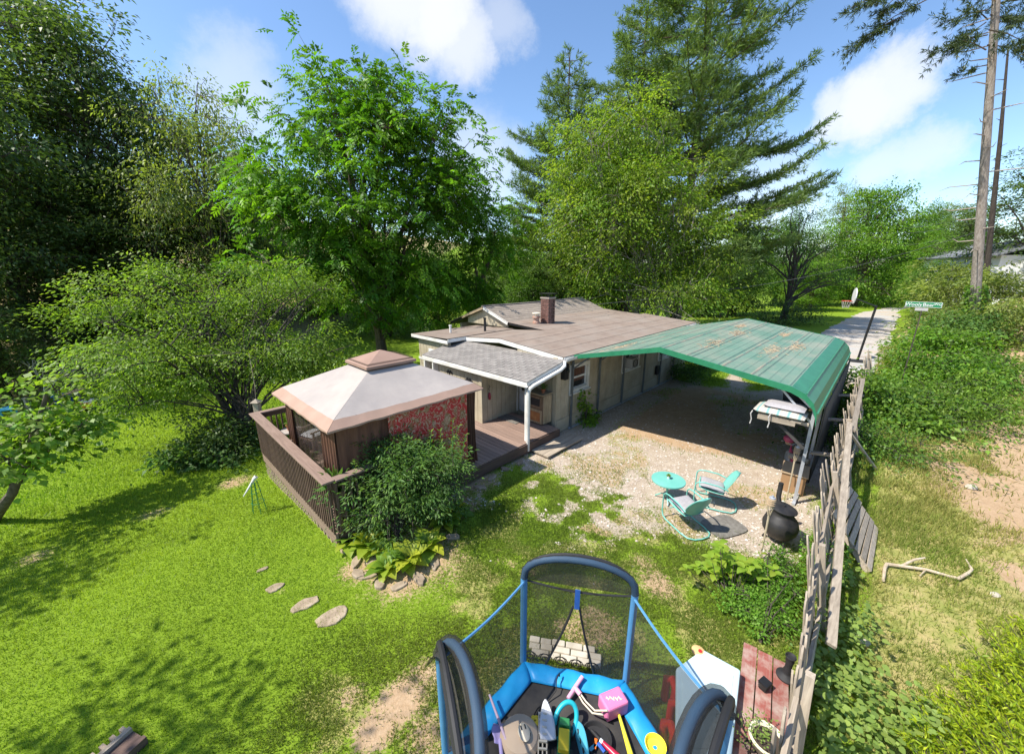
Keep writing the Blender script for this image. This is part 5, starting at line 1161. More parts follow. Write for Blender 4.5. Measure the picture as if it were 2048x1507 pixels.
for k in range(240):
    a = rng.gauss(2.4, .9); rr = rng.uniform(.0, .30); z = .16 + rng.uniform(-.02, .07) - max(0, rr - .14) * .5; P0 = Vector((rr * math.cos(a), rr * math.sin(a), z)); d = Vector((rng.gauss(0, 1), rng.gauss(0, 1), rng.gauss(.3, .6))).normalized() * .022; s = Vector((-d.y, d.x, 0)) * .5
    m.add([P0, P0 + d * .5 + s, P0 + d, P0 + d * .5 - s], [(0, 1, 2, 3)])
o = m.build('foliage', LM['weed'], t); tag(o, kind='stuff')
t = empty('wire_stand', PX(1500, 1492, Zb + .006), 0, 'black bent wire plant stand with prongs on bench', 'wire stand')
for k in range(5):
    a = k * 1.2566 + .2; MB().tube([(.05 * math.cos(a), .05 * math.sin(a), .01), (.16 * math.cos(a), .16 * math.sin(a), .02), (.20 * math.cos(a), .20 * math.sin(a), .10), (.24 * math.cos(a), .24 * math.sin(a), .09)], .006, 6).build('prong', M['black_cast'], t)
MB().tube([(.05 * math.cos(a), .05 * math.sin(a), .01) for a in [j * .5236 for j in range(12)]], .006, 6, closed=True).build('ring', M['black_cast'], t)

# ---------------------------------------------------------------- stone edging with scroll ironwork in front of the trampoline, stepping stones, bed stones
P = ON(1128, 1296); SE = empty('stone_edging', P, math.atan2(sdn.y, sdn.x), 'low coursed pale stone edging in front of trampoline door', 'stone wall')
rng = random.Random(4)
for r_ in range(3):
    x = -.5 + rng.uniform(0, .1)
    while x < .42: w_ = rng.uniform(.14, .26); MB().bx(x, x + w_ - .012, -.02 - r_ * .085, .065 - r_ * .085, -.06, .05 + rng.uniform(0, .02) - r_ * .012).build('edging_stone', M['ledge'], SE, bevel=.012); x += w_
P = PX(1120, 1316, .1); SW = empty('iron_scrollwork', (P.x, P.y - .05, 0), math.atan2(sdn.y, sdn.x), 'black scrolled garden edging iron before the stones', 'edging')
for k in range(-2, 3):
    for s in (-1, 1): MB().tube([(k * .2 + s * (.09 - .075 * j / 14) * math.cos(j * .62), .0, .12 + (.085 - .07 * j / 14) * math.sin(j * .62)) for j in range(15)], .006, 6).build('scroll', M['black_cast'], SW)
MB().tube([(-.5, 0, .015), (.5, 0, .015)], .007, 6).build('bar', M['black_cast'], SW)
def flatstone(name, mat, B, rx, ry, rz, h=.05, label=None, cat=None, group=None, seed=1):
    r2 = random.Random(seed); pts = [(math.cos(a) * rx * r2.uniform(.75, 1.1), math.sin(a) * ry * r2.uniform(.75, 1.1)) for a in [k * .5236 for k in range(12)]]
    o = MB().prism(pts, lambda a, b: (a, b, -.06), lambda a, b: (a * .93, b * .93, h)).build(name, M[mat], None, bevel=.014); o.location = B; o.rotation_euler = (0, 0, rz)
    return tag(o, label, cat, group)
for i, (x, y, rx, ry, lab) in enumerate(((551, 1174, .16, .10, 'smallest stepping stone, nearest the deck railing'), (612, 1207, .25, .13, 'pale middle stepping stone in the lawn'), (667, 1231, .28, .17, 'largest brownish stepping stone, nearest the trampoline'), (525, 1138, .10, .05, 'sunken dark stone chip in lawn beyond the stepping stones'))):
    flatstone('stepping_stone', 'stone', ON(x, y, -.02), rx, ry, R(38), .035, lab, 'stone', 'stepping stones', 30 + i)
bed = [(692, 1100), (712, 1125), (735, 1150), (760, 1168), (798, 1172), (838, 1158), (742, 1122), (716, 1148), (985, 955), (1010, 938), (1040, 925), (960, 975), (1052, 908), (905, 1075), (870, 1125)]
BE = empty('bed_edging', ON(740, 1140), 0, 'rough tan stones edging the planting bed below the deck', 'stone edging')
for i, (x, y) in enumerate(bed):
    o = flatstone('bed_stone', 'stone', ON(x, y) - BE.location, .14 + .05 * ((i * 7) % 3) / 2, .09, i * 1.7, .025 + .02 * (i % 2), seed=60 + i); o.parent = BE

# ---------------------------------------------------------------- left side: trellis, feeder, deck furniture
P = ON(520, 1022); t = empty('wire_trellis', P, .2, 'slim green wire obelisk trellis standing on the lawn by the deck', 'trellis')
for k in range(6): a = k * 1.047; MB().tube([(.15 * math.cos(a), .15 * math.sin(a), -.02), (.06 * math.cos(a), .06 * math.sin(a), .75)], .006, 6).build('wire', M['toy_green'], t)
for z, r in ((.25, .122), (.5, .092), (.73, .064)): MB().tube([(r * math.cos(a), r * math.sin(a), z) for a in [j * .4189 for j in range(15)]], .005, 5, closed=True).build('hoop', M['toy_green'], t)
a0 = PX(518, 945, .0); q0 = P + Vector((0, 0, .70))
t = empty('driftwood_stick', q0, 0, 'bleached driftwood stick resting on the wire trellis', 'driftwood'); MB().tube([(.06, .02, .16), (.03, 0, .13), (-.02, -.02, .05), (-.10, -.06, -.08), (-.2, -.12, -.24)], [.045, .04, .028, .022, .01], 9).build('stick', M['skin_white'], t)
P = AT(514, 812, 9.75); t = empty('bird_feeder', P, 0, 'grey wooden bird feeder hanging beside deck corner', 'bird feeder')
MB().bx(-.07, .07, -.07, .07, -.16, .12).build('seed_box', M['grey_wood_z'], t, bevel=.006); MB().add([(-.11, -.11, .12), (.11, -.11, .12), (.11, .11, .12), (-.11, .11, .12), (0, 0, .22)], [(0, 1, 4), (1, 2, 4), (2, 3, 4), (3, 0, 4), (3, 2, 1, 0)]).build('feeder_roof', M['grey_wood_x'], t); MB().bx(-.1, .1, -.1, .1, -.19, -.161).build('tray', M['grey_wood_y'], t); MB().tube([(0, 0, .21), (.02, .03, .55), (-.3, .5, 1.35)], .005, 5).build('cord', M['rope'], t)
def dk(p, q, z=.352): return HW(p, q, z)
t = empty('deck_chair', dk(-6.55, 3.55), ANG + R(200), 'wooden armchair with white cushions on the deck corner', 'chair')
MB().bx(-.26, .26, -.26, .26, .36, .40).build('seat', M['deck_wood_x'], t)
for x in (-.26, .22):
    for y in (-.26, .22): MB().bx(x, x + .04, y, y + .04, 0, .36 if x > 0 else .36).build('leg', M['deck_wood_z'], t)
for y in (-.30, .26): MB().bx(-.3, .3, y, y + .05, .58, .61).build('arm', M['deck_wood_x'], t); MB().bx(.2, .24, y, y + .04, .41, .58).build('arm_post', M['deck_wood_z'], t)
bk = MB()
for k in range(5): bk.bx(-.30, -.275, -.25 + k * .105, -.17 + k * .105, .41, .95)
bk.build('back_slats', M['deck_wood_z'], t); o = pillow('seat_pad', 'white_plastic', .5, .5, .1, t); o.location = (0, 0, .455); o = pillow('back_pad', 'white_plastic', .1, .48, .42, t); o.location = (-.2, 0, .73)
t = empty('deck_side_table', dk(-6.95, 4.0), ANG, 'small tiled side table at the deck corner', 'table'); MB().lathe([(.25, .5), (.27, .51), (.27, .54), (0, .545)], 24).build('table_top', M['canopy_light'], t); MB().lathe([(.2, 0), (.05, .04), (.04, .5)], 14).build('stem', M['deck_wood_z'], t)
def potted(loc, label, r, h, nl, ll, lm, seed, lw=.3, mat='clay'):
    t = empty('potted_plant', loc, 0, label, 'potted plant'); MB().lathe([(r * .7, 0), (r, h), (r * 1.12, h), (r * 1.12, h + .03), (r * .95, h + .03), (r * .9, h - .02), (0, h - .02)], 18).build('pot', M[mat], t)
    m = MB(); r2 = random.Random(seed)
    for k in range(nl):
        a = r2.uniform(0, 6.28); e = r2.uniform(.4, 1.45); d = Vector((math.cos(a) * math.cos(e), math.sin(a) * math.cos(e), math.sin(e))); s = Vector((-math.sin(a), math.cos(a), 0)) * ll * lw * .5; b0 = Vector((0, 0, h)); l = ll * r2.uniform(.6, 1.1)
        m.add([b0, b0 + d * l * .55 + s + Vector((0, 0, l * .08)), b0 + d * l - Vector((0, 0, l * .15)), b0 + d * l * .55 - s + Vector((0, 0, l * .08))], [(0, 1, 2, 3)])
    o = m.build('leaves', LM[lm], t); tag(o, kind='stuff'); return t
potted(dk(-6.97, 4.0, .352 + .546), 'spiky aloe in a clay pot on the deck side table', .08, .12, 26, .26, 'weed', 1, .16)
potted(dk(-7.15, 2.4), 'leafy plant in clay pot beside the gazebo netting', .13, .22, 60, .5, 'shrub', 2, .2)
potted(dk(-7.37, -.15, .352), 'tall slender potted plant in the deck rail corner', .11, .7, 50, .6, 'shrub', 3, .16, 'wicker')
potted(dk(-6.0, 3.9), 'broad leafed plant in clay pot at the back railing', .14, .24, 50, .55, 'shrub', 4, .22)
# porch: cabinet, mat, wall ornaments
t = empty('wooden_cabinet', dk(-1.12, .12, .352), ANG, 'rustic weathered wooden cupboard on the porch by the door', 'cabinet')
MB().bx(.0, .42, .0, .72, .04, .98).build('carcass', M['cabinet'], t, bevel=.006); MB().bx(-.05, .44, -.04, .76, .981, 1.02).build('top', M['cabinet_lt'], t, bevel=.006)
for k in range(4): MB().bx(-.016, -.002, .02 + k * .172, .18 + k * .172, .06, .50).build('front_board', M['cabinet_lt'], t)
MB().bx(-.024, -.017, .09, .62, .12, .42).build('rusty_panel', M['rust'], t); MB().bx(-.02, -.002, .05, .67, .56, .92).build('upper_frame', M['cabinet'], t); MB().bx(-.023, -.0205, .1, .62, .62, .86).build('open_recess', M['black_rubber'], t)  # flat black panel paints in the shade of an open upper compartment
for k in range(3): MB().bx(.02 + k * .135, .145 + k * .135, -.016, -.002, .06, .95).build('side_board', M['cabinet_lt'], t)
potted(dk(-.95, .25, .352 + 1.022), 'small clay pot with trailing stems on the rustic cupboard', .06, .1, 40, .28, 'shrub', 5, .12)
t = empty('door_mat', dk(-1.35, 1.25, .352), ANG, 'flat brown door mat before the white porch door', 'mat'); MB().bx(-.22, .22, -.42, .42, .0005, .014).build('mat_sheet', M['mat_grey'], t, bevel=.006)
def ornament(p, q, z, label, s=1.0):
    t = empty('iron_ornament', HW(p, q, z), ANG, label, 'wall ornament')
    for k in range(-2, 3):
        MB().tube([(-.005, s * .05 * k + s * (.035 - .03 * j / 10) * math.cos(j * .8), s * (.12 + .04 * (k % 2)) + s * (.05 - .04 * j / 10) * math.sin(j * .8)) for j in range(11)], .008 * s, 5).build('scroll', M['black_cast'], t)
    MB().tube([(-.005, 0, s * .16), (-.005, .01, 0), (-.005, 0, -.14 * s)], .014 * s, 6).build('stem', M['black_cast'], t)
ornament(-2.222, 3.25, 1.55, 'black scrolled iron ornament on sunlit wall, nearer the wing', 1.2); ornament(-2.222, 2.25, 1.45, 'black scrolled iron ornament on sunlit wall, nearer the door', 1.3)
t = empty('wall_bell', HW(-1.95, 1.62, 1.35), ANG, 'small dark hanging wall charm in the porch alcove', 'wall ornament'); MB().tube([(0, 0, .2), (.03, -.03, .16), (-.03, -.03, .1), (0, -.02, .02)], .01, 6).build('hook', M['black_cast'], t); MB().lathe([(0, -.28), (.035, -.26), (.05, -.16), (.035, -.06), (0, -.02)], 12, (0, -.03, 0)).build('charm', M['maroon'], t)
t = empty('meter_box', HW(-.35, -.05, 1.75), ANG, 'dark electric meter box at the house corner', 'meter box'); MB().bx(-.1, .1, -.14, .03, 0, .5).build('box_shell', M['dark_metal'], t, bevel=.01); MB().lathe([(.07, 0), (.07, .05), (0, .07)], 16).build('dial', M['glass'], t).matrix_local = Matrix.Translation((0, -.14, .3)) @ Matrix.Rotation(R(90), 4, 'X')
t = empty('garden_hose_reel', HW(6.55, -.02, .55), ANG, 'small dark utility box low on the far wall', 'utility box'); MB().bx(-.09, .09, -.12, .0, 0, .4).build('box_shell', M['dark_metal'], t, bevel=.01)
# slotted brown rack in the grass, bottom left
a0, b0 = ON(205, 1512, .03), ON(262, 1462, .03); t = empty('wooden_rack', a0, math.atan2((b0 - a0).y, (b0 - a0).x), 'brown slotted wooden rack sunk in shaded grass', 'rack'); l_ = (b0 - a0).length
MB().bx(-.2, l_, -.05, .0, -.06, .05).build('side_rail', M['grey_wood_x'], t); MB().bx(-.2, l_, -.30, -.25, -.06, .05).build('side_rail', M['brown_paint_x'], t)
for k in range(4): MB().bx(l_ - .06 - k * .085, l_ - .02 - k * .085, .001, .07, -.03, .05).build('peg', M['lattice'], t)
MB().bx(-.2, l_, -.249, -.051, -.06, .0).build('rack_floor', M['brown_paint_x'], t)
# overhead cables
def cable(name, pts, label, r=.012):
    P0 = pts[0]; o = empty(name, P0, 0, label, 'cable'); n = 24; path = []
    for i in range(n + 1): u = i / n; path.append(pts[0].lerp(pts[1], u) - P0 - Vector((0, 0, pts[2] * math.sin(math.pi * u))))
    MB().tube(path, r, 5).build('wire', M['cable'] if 'cable' in M else M.setdefault('cable', pmat('cable', (.10, .10, .10), 4, .6, 0)), o)
cable('service_cable', (HW(9.6, 5.2, 3.1), AT(1990, 452, 30), .9), 'service cable running from cottage roof towards the tall pine', .014)
for k, (y0, y1) in enumerate(((436, 400), (446, 418), (470, 432), (492, 470))):
    cable('utility_wire', (AT(1800, y0 + 22, 52), AT(2180, y1 - 20, 24), .3), ('highest of the utility wires crossing behind the pine trunk', 'second utility wire from the top behind the pine trunk', 'third utility wire from the top behind the pine trunk', 'lowest of the utility wires behind the pine trunk')[k], .02)
# white neighbour house on the bank
P = AT(2075, 566, 37); NH = empty('neighbour_house', (P.x, P.y, gz(P.x, P.y)), ANG + .35, 'white clapboard house with grey roof behind the pine trunks', 'house'); nz_ = P.z - NH.location.z
for k in range(14): MB().bx(-6, 6, -.02 - .004 * (k % 2), .02, -1.0 + nz_ + k * .25, -1.0 + nz_ + k * .25 + .245).build('clapboard', M['house_white'], NH)
MB().bx(-5.98, 5.98, .02, 6, -1.5, nz_ + 2.4).build('wall', M['house_white'], NH)
MB().add([(-6.4, -.5, nz_ + 2.35), (6.4, -.5, nz_ + 2.35), (6.4, 3, nz_ + 3.7), (-6.4, 3, nz_ + 3.7), (-6.4, 6.5, nz_ + 2.35), (6.4, 6.5, nz_ + 2.35)], [(0, 1, 2, 3), (3, 2, 5, 4)]).build('roof', M['slate_roof'], NH, solid=.12)
for x in (-3.5, -.5, 2.2):
    w = MB().bx(x - .08, x + 1.08, -.07, -.03, nz_ + .75, nz_ + 2.05).build('window', M['white_paint'], NH); MB().bx(x, x + 1, -.085, -.072, nz_ + .83, nz_ + 1.97).build('pane', M['glass'], w)
# play things at the far left lawn edge
for (x, y, lab, mm, nm) in ((130, 808, 'low blue plastic slide toy at the wood edge, right', 'blue_seat', 'toy_slide'), (18, 838, 'pale blue plastic stool at the wood edge, far left', 'sky_plastic', 'plastic_stool')):
    P = ON(x, y); t = empty(nm, P, .6, lab, 'toy'); MB().bx(-.3, .3, -.25, .25, .42, .5).build('seat', M[mm], t, bevel=.03)
    for a in (-.24, .18):
        for b in (-.2, .14): MB().bx(a, a + .06, b, b + .06, 0, .42).build('leg', M[mm], t)
P = ON(178, 820); t = empty('toy_cart', P, .3, 'orange and cream toy cart on the far lawn', 'toy cart'); MB().prism([(-.35, -.2), (.35, -.2), (.35, .2), (-.35, .2)], lambda a, b: (a * .85, b * .85, .12), lambda a, b: (a, b, .4)).build('tub', M['orange'], t, bevel=.03); pillow('load', 'cream', .5, .36, .2, t).location = (.1, 0, .42)
for x in (-.25, .25): MB().lathe([(0, -.24), (.12, -.24), (.12, .24), (0, .24)], 14).build('wheel', M['black_rubber'], t).matrix_local = Matrix.Translation((x, 0, .12)) @ Matrix.Rotation(R(90), 4, 'X')
def bench_far(x, y, lab):
    P = ON(x, y); t = empty('lawn_post', P, 0, lab, 'post'); MB().bx(-.05, .05, -.05, .05, -.05, .75).build('stake', M['grey_wood_z'], t); MB().bx(-.075, .075, -.075, .075, .751, .78).build('cap', M['grey_wood_x'], t)
for x, y, lab in ((127, 812, 'grey post at wood edge just behind the blue slide'), (164, 812, 'grey post at the wood edge left of the toy cart'), (62, 830, 'grey post at wood edge near the dead shrub')): bench_far(x, y, lab)
for k, (x, y) in enumerate(((1428, 640), (1440, 637), (1454, 634), (1470, 631), (1486, 629))):
    P = ON(x, y); t = empty('field_post', P, 0, ('leftmost dark wire-fence post on the far lawn', 'second dark post from the left on the far lawn', 'middle dark post of the row on the far lawn', 'fourth dark post from the left on the far lawn', 'rightmost dark wire-fence post on the far lawn')[k], 'post', 'far lawn posts'); MB().tube([(0, 0, -.1), (.01, 0, 1.0)], [.05, .045], 8).build('stake', M['bark_dark'], t); MB().lathe([(.05, 0), (.05, .02), (0, .06)], 8, (.01, 0, 1.0)).build('cap', M['bark_dark'], t)

# ---------------------------------------------------------------- vegetation builders
def nrmz(a): return a / np.maximum(np.linalg.norm(a, axis=-1, keepdims=True), 1e-9)
def leaf_quads(pos, ax, nr, Ln, Wd, curl=.15):
    ax = nrmz(ax); sd = nrmz(np.cross(ax, nr)); up = np.cross(sd, ax); Ln = Ln[:, None]; Wd = Wd[:, None]
    mid = pos + ax * Ln * .45 + up * Ln * curl * .5
    return np.stack([pos, mid + sd * Wd * .5, pos + ax * Ln - up * Ln * curl, mid - sd * Wd * .5], 1)
def leaf_obj(name, quads, tone, hue, mat, parent=None):
    m = len(quads); c = np.ones((m, 4, 4)); c[:, :, 0] = tone[:, None]; c[:, :, 1] = np.clip(hue, 0, 1)[:, None]
    me = np_mesh(name, quads.reshape(-1, 3), np.arange(m * 4).reshape(-1, 4), c.reshape(-1, 4)); return link(name, me, mat, parent)
def lobe(px, py, Y, rx, ry, rd=None):
    c = AT(px, py, Y); zc = Y * CP + (CAM_H - c.z) * SP; s = zc / F_PX
    return (c, (rx * s, (rd if rd is not None else rx) * s, ry * s))
def sample_lobes(lobes, n, rng, shell=.5, base=None, bough=6, br=1.0):
    """clump centres gathered in boughs, so that the crown has layers and gaps"""
    nb = max(4, n // bough); B, D = _lobe_pts(lobes, nb, rng, shell); k = rng.integers(0, nb, n); o = rng.normal(size=(n, 3)) * [1, 1, .38]
    return B[k] + o * br * rng.uniform(.6, 1.3, (nb, 1))[k], nrmz(D[k] + o * .6)
def _lobe_pts(lobes, n, rng, shell):
    vol = np.array([(a * b * c) ** (2 / 3) for _, (a, b, c) in lobes]); k = rng.choice(len(lobes), n, p=vol / vol.sum())
    C = np.array([l[0][:] for l in lobes])[k]; Rr = np.array([l[1] for l in lobes])[k]
    d = nrmz(rng.normal(size=(n, 3))); r = (shell + (1 - shell) * rng.random((n, 1)) ** .7)
    return C + d * r * Rr, d
def limbs_mesh(base, trunk, trunk_r, clumps, rng, nl, top_r=.3, twig=True, twig_frac=.6, n=6, start=.25):
    """trunk polyline + limbs to chosen clumps + twigs to the others"""
    mb = MB(); m = len(trunk); rr = [trunk_r * (1.35 if i == 0 else 1) * (1 - (1 - top_r) * i / (m - 1)) for i in range(m)]
    mb.tube([Vector(p) for p in trunk], rr, 9); T = np.array([tuple(p) for p in trunk]); pts = []
    tz = T[:, 2]; zt0, zt1 = tz[0], tz[-1]; idx = rng.choice(len(clumps), min(nl, len(clumps)), replace=False)
    for i in idx:
        c = clumps[i]; z = zt0 + (min(c[2], zt1 + 2) - zt0) * rng.uniform(max(.12, start), .72); z = min(max(z, zt0 + start * (zt1 - zt0)), zt1 - .05)
        k = min(np.searchsorted(tz, z), m - 1); k = max(k, 1); f = (z - tz[k - 1]) / max(tz[k] - tz[k - 1], 1e-6); s = T[k - 1] * (1 - f) + T[k] * f
        L_ = np.linalg.norm(c - s); path = []
        for t in (0, .3, .65, 1): q = s * (1 - t) + c * t; q = q + np.array([rng.normal(0, .04) * L_, rng.normal(0, .04) * L_, (.13 * L_) * math.sin(math.pi * t)]) * (0 < t < 1); path.append(q)
        r0 = trunk_r * rng.uniform(.22, .42); mb.tube([Vector(p) for p in path], [r0, r0 * .62, r0 * .35, r0 * .12], n, caps=False)
        for a, b in zip(path, path[1:]):
            for t in (0, .33, .67): pts.append(a * (1 - t) + b * t)
    if twig and pts:
        P = np.array(pts)
        for c in clumps[rng.random(len(clumps)) < twig_frac]:
            d = np.linalg.norm(P - c, axis=1) + np.maximum(0, P[:, 2] - c[2]) * .5; s = P[d.argmin()]; mid = (s + c) / 2 + rng.normal(0, .06, 3) * np.linalg.norm(c - s)
            mb.tube([Vector(s), Vector(mid), Vector(c)], [trunk_r * .07 + .006, trunk_r * .045 + .004, .004], 4, caps=False)
    return mb
def spray(clumps, out, per, cr, rng, flat=.45, droop=.35):
    """positions and directions of leaves round every clump centre"""
    n = len(clumps); g = rng.normal(size=(n, per, 3)); g[:, :, 2] *= flat; sz = rng.uniform(.65, 1.3, (n, 1, 1)); off = g * cr * sz * .6
    off[:, :, 2] -= droop * (off[:, :, 0] ** 2 + off[:, :, 1] ** 2) / cr
    pos = clumps[:, None] + off; ax = off * [1, 1, .4] + out[:, None] * cr * .5 + rng.normal(0, .35 * cr, off.shape); ax[:, :, 2] -= droop * cr * .6
    nr = rng.normal(0, .42, off.shape); nr[:, :, 2] += 1
    return pos.reshape(-1, 3), ax.reshape(-1, 3), nr.reshape(-1, 3)
def tones(n, per, rng, hue0=.35, hv=.3):
    t = (rng.uniform(.62, 1.22, (n, 1)) * rng.uniform(.75, 1.25, (n, per))).ravel(); h = (hue0 + rng.normal(0, hv * .6, (n, 1)) + rng.normal(0, hv * .6, (n, per))).ravel(); return t, h
def leafy_tree(name, label, base, lobes, mat, bark, nc, per, cr, ll, lw, tr, seed, flat=.45, droop=.35, hue0=.35, hv=.3, shell=.45, nl=26, group=None, trunk=None, cat='tree', fronds=False, twig_frac=.6, start=.25, trunks=None, nleaf=6, bough=6):
    rng = np.random.default_rng(seed); base = Vector(base); root = empty(name, base, 0, label, cat, group)
    lb = [(l[0] - base, l[1]) for l in lobes]; C, out = sample_lobes(lb, nc, rng, shell, bough=bough, br=cr * 1.15); C[:, 2] = np.maximum(C[:, 2], .15)
    if trunk is None:
        top = max(lb, key=lambda l: l[0].z)[0]; mean = sum((l[0] for l in lb), Vector()) / len(lb)
        trunk = [Vector((0, 0, -.15)), Vector((mean.x * .12 + rng.normal(0, .05), mean.y * .12, top.z * .22)), Vector((mean.x * .4, mean.y * .4, top.z * .5)), Vector((top.x * .7, top.y * .7, top.z * .72)), Vector((top.x, top.y, top.z * .9))]
    mb = None
    for tk in ([trunk] if trunks is None else trunks):
        b = limbs_mesh(base, tk, tr if trunks is None else tr * rng.uniform(.7, 1), C, rng, nl if trunks is None else nl // len(trunks), n=nleaf, twig_frac=twig_frac if trunks is None else twig_frac / len(trunks), start=start)
        if mb is None: mb = b
        else: mb.add(b.v, b.f)
    mb.sm = True; mb.build('trunk', M[bark], root)
    if fronds:                                                    # pinnate leaves: each a drooping rachis with paired leaflets
        pos, ax, nr = spray(C, out, per, cr, rng, flat, droop); n = len(pos); ax = nrmz(ax + [0, 0, .1]); sd = nrmz(np.cross(ax, nr)); up = np.cross(sd, ax)
        Lf = ll * rng.uniform(.7, 1.25, n); K = 5; Q = []; tone, hue = tones(len(C), per, rng, hue0, hv); TT = []; HH = []
        for k in range(K + 1):
            t = .18 + .82 * k / K; P = pos + ax * (Lf * t)[:, None] - np.array([0, 0, 1]) * (Lf * .38 * t * t)[:, None]
            for s in ((1, -1) if k < K else (0,)):
                d = ax * (.55 if s else 1) + sd * s * .85 + rng.normal(0, .12, ax.shape) - np.array([0, 0, .25]); sz = lw * (1 - .35 * abs(t - .5) * 2) * rng.uniform(.8, 1.2, n)
                Q.append(leaf_quads(P, d, up + rng.normal(0, .2, up.shape), sz, sz * .40)); TT.append(tone * rng.uniform(.88, 1.12, n)); HH.append(hue)
        leaf_obj('crown', np.concatenate(Q), np.concatenate(TT), np.concatenate(HH), mat, root)
    else:
        pos, ax, nr = spray(C, out, per, cr, rng, flat, droop); n = len(pos); sz = rng.uniform(.65, 1.25, n); tone, hue = tones(len(C), per, rng, hue0, hv)
        leaf_obj('crown', leaf_quads(pos, ax, nr, ll * sz, lw * sz), tone, hue, mat, root)
    return root
def pine_tree(name, label, base, H, mat, seed, levels, spread, tr=.35, first=.12, tuft=.26, lean=(0, 0), group=None, sway=None, bark='bark', dens=1.0, droop=0.0):
    """conifer: whorls of long limbs, side branchlets in flat plates, needle tufts"""
    rng = np.random.default_rng(seed); root = empty(name, base, 0, label, 'pine tree', group)
    tk = [Vector((lean[0] * t, lean[1] * t, -.2 + (H + .2) * t)) for t in np.linspace(0, 1, 9)]; mb = MB(); mb.tube(tk, [tr * (1.25 if i == 0 else 1) * (1 - .9 * i / 8) for i in range(9)], 10); tp = []; td = []
    for lv in range(levels):
        z = H * (first + (1 - first) * (lv + rng.uniform(-.3, .3)) / levels); f = min(max(z / H, 0), 1); nb = rng.integers(4, 7); a0 = rng.uniform(0, 6.28)
        for b in range(nb):
            a = a0 + b * 6.283 / nb + rng.uniform(-.35, .35); L_ = spread(f, a) * rng.uniform(.6, 1.15)
            if L_ < .25: continue
            d = np.array([math.cos(a), math.sin(a)]); rise = rng.uniform(.05, .38) - droop; path = []
            for t in (0, .25, .5, .75, 1): r = L_ * t; path.append(np.array([lean[0] * f + d[0] * r, lean[1] * f + d[1] * r, z + L_ * (rise * t - .34 * t * (1 - t) * 1.2) + rng.normal(0, .03) * L_]))
            r0 = .022 + .028 * L_ / 3; mb.tube([Vector(p) for p in path], [r0, r0 * .8, r0 * .6, r0 * .4, r0 * .15], 5, caps=False)
            ns = max(3, int(L_ * 3.4))
            for s in range(ns):
                t = .28 + .72 * (s + rng.random()) / ns; i = min(int(t * 4), 3); q = path[i] * (1 - (t * 4 - i)) + path[i + 1] * (t * 4 - i)
                sl = (.34 * L_ * (1.15 - t) + .25) * rng.uniform(.6, 1.2); sg = 1 if s % 2 else -1; an = a + sg * rng.uniform(.5, 1.15); sdv_ = np.array([math.cos(an), math.sin(an), rng.uniform(.0, .35)])
                nt_ = max(2, int(sl / .17 * dens)); us = (np.arange(nt_) + 1) / nt_
                tp.append(q + sdv_ * (us * sl)[:, None] + rng.normal(0, .05, (nt_, 3))); td.append(np.repeat((sdv_ + np.array([0, 0, .25]))[None], nt_, 0))
            nt_ = max(2, int(L_ * .6 / .16)); us = np.linspace(.5, 1, nt_)
            for u in us: i = min(int(u * 4), 3); tp.append((path[i] * (1 - (u * 4 - i)) + path[i + 1] * (u * 4 - i))[None]); td.append(np.array([[d[0], d[1], .35]]))
    mb.build('trunk', M[bark], root)
    P = np.concatenate(tp); Dv = nrmz(np.concatenate(td)); n = len(P); K = 10
    ax = Dv[:, None] * .75 + rng.normal(0, .6, (n, K, 3)); ax[:, :, 2] += .12; pos = np.repeat(P[:, None], K, 1) + rng.normal(0, .04, (n, K, 3)); nr = rng.normal(0, 1, (n, K, 3)); nr[:, :, 2] += .8
    tone = np.repeat(rng.uniform(.7, 1.2, (n, 1)), K, 1) * rng.uniform(.85, 1.15, (n, K)); hue = np.repeat(rng.normal(.35, .25, (n, 1)), K, 1)
    sz = tuft * rng.uniform(.7, 1.25, n * K); leaf_obj('crown', leaf_quads(pos.reshape(-1, 3), ax.reshape(-1, 3), nr.reshape(-1, 3), sz, sz * .14, .05), tone.ravel(), hue.ravel(), mat, root); return root
def place(root, base, scale, rz, label, group=None):
    c = tree_copy(root); c.location = base; c.scale = (scale[0], scale[0], scale[1]) if isinstance(scale, tuple) else (scale,) * 3; c.rotation_euler = (0, 0, rz); c['label'] = label
    if group: c['group'] = group
    return c
def GP(px, Y, dz=0):
    """ground point below pixel column px at forward distance Y"""
    P = AT(px, 540, Y); return Vector((P.x, Y, gz(P.x, Y) + dz))

# ---------------------------------------------------------------- hero trees
b = GP(750, 22.5)
leafy_tree('walnut_tree', 'large bright green walnut-like tree behind the gazebo', b, [lobe(700, 190, 22, 70, 55), lobe(605, 250, 21.5, 58, 48), lobe(830, 210, 23, 72, 62), lobe(880, 300, 23, 58, 62), lobe(745, 290, 22, 110, 80),
    lobe(620, 360, 20.5, 75, 55), lobe(550, 435, 20, 58, 40), lobe(700, 420, 20, 95, 62), lobe(840, 400, 22, 80, 60), lobe(905, 400, 23.5, 45, 48), lobe(640, 500, 19.5, 90, 50), lobe(780, 520, 20.5, 80, 55), lobe(580, 520, 19.5, 60, 40), lobe(850, 500, 22, 60, 60), lobe(720, 590, 20.5, 55, 40), lobe(830, 580, 22, 45, 45)],
    LM['walnut'], 'bark', 680, 9, .85, .66, .27, .34, 31, flat=.5, droop=.3, hue0=.38, hv=.32, shell=.35, nl=46, fronds=True, twig_frac=.8, start=.12,
    trunk=[Vector((0, 0, -.2)), Vector((-.05, 0, 1.6)), Vector((-.1, -.1, 3.4)), Vector((-.3, 0, 6)), Vector((-.6, 0, 9)), Vector((-1.2, 0, 13))])
b = GP(962, 27)
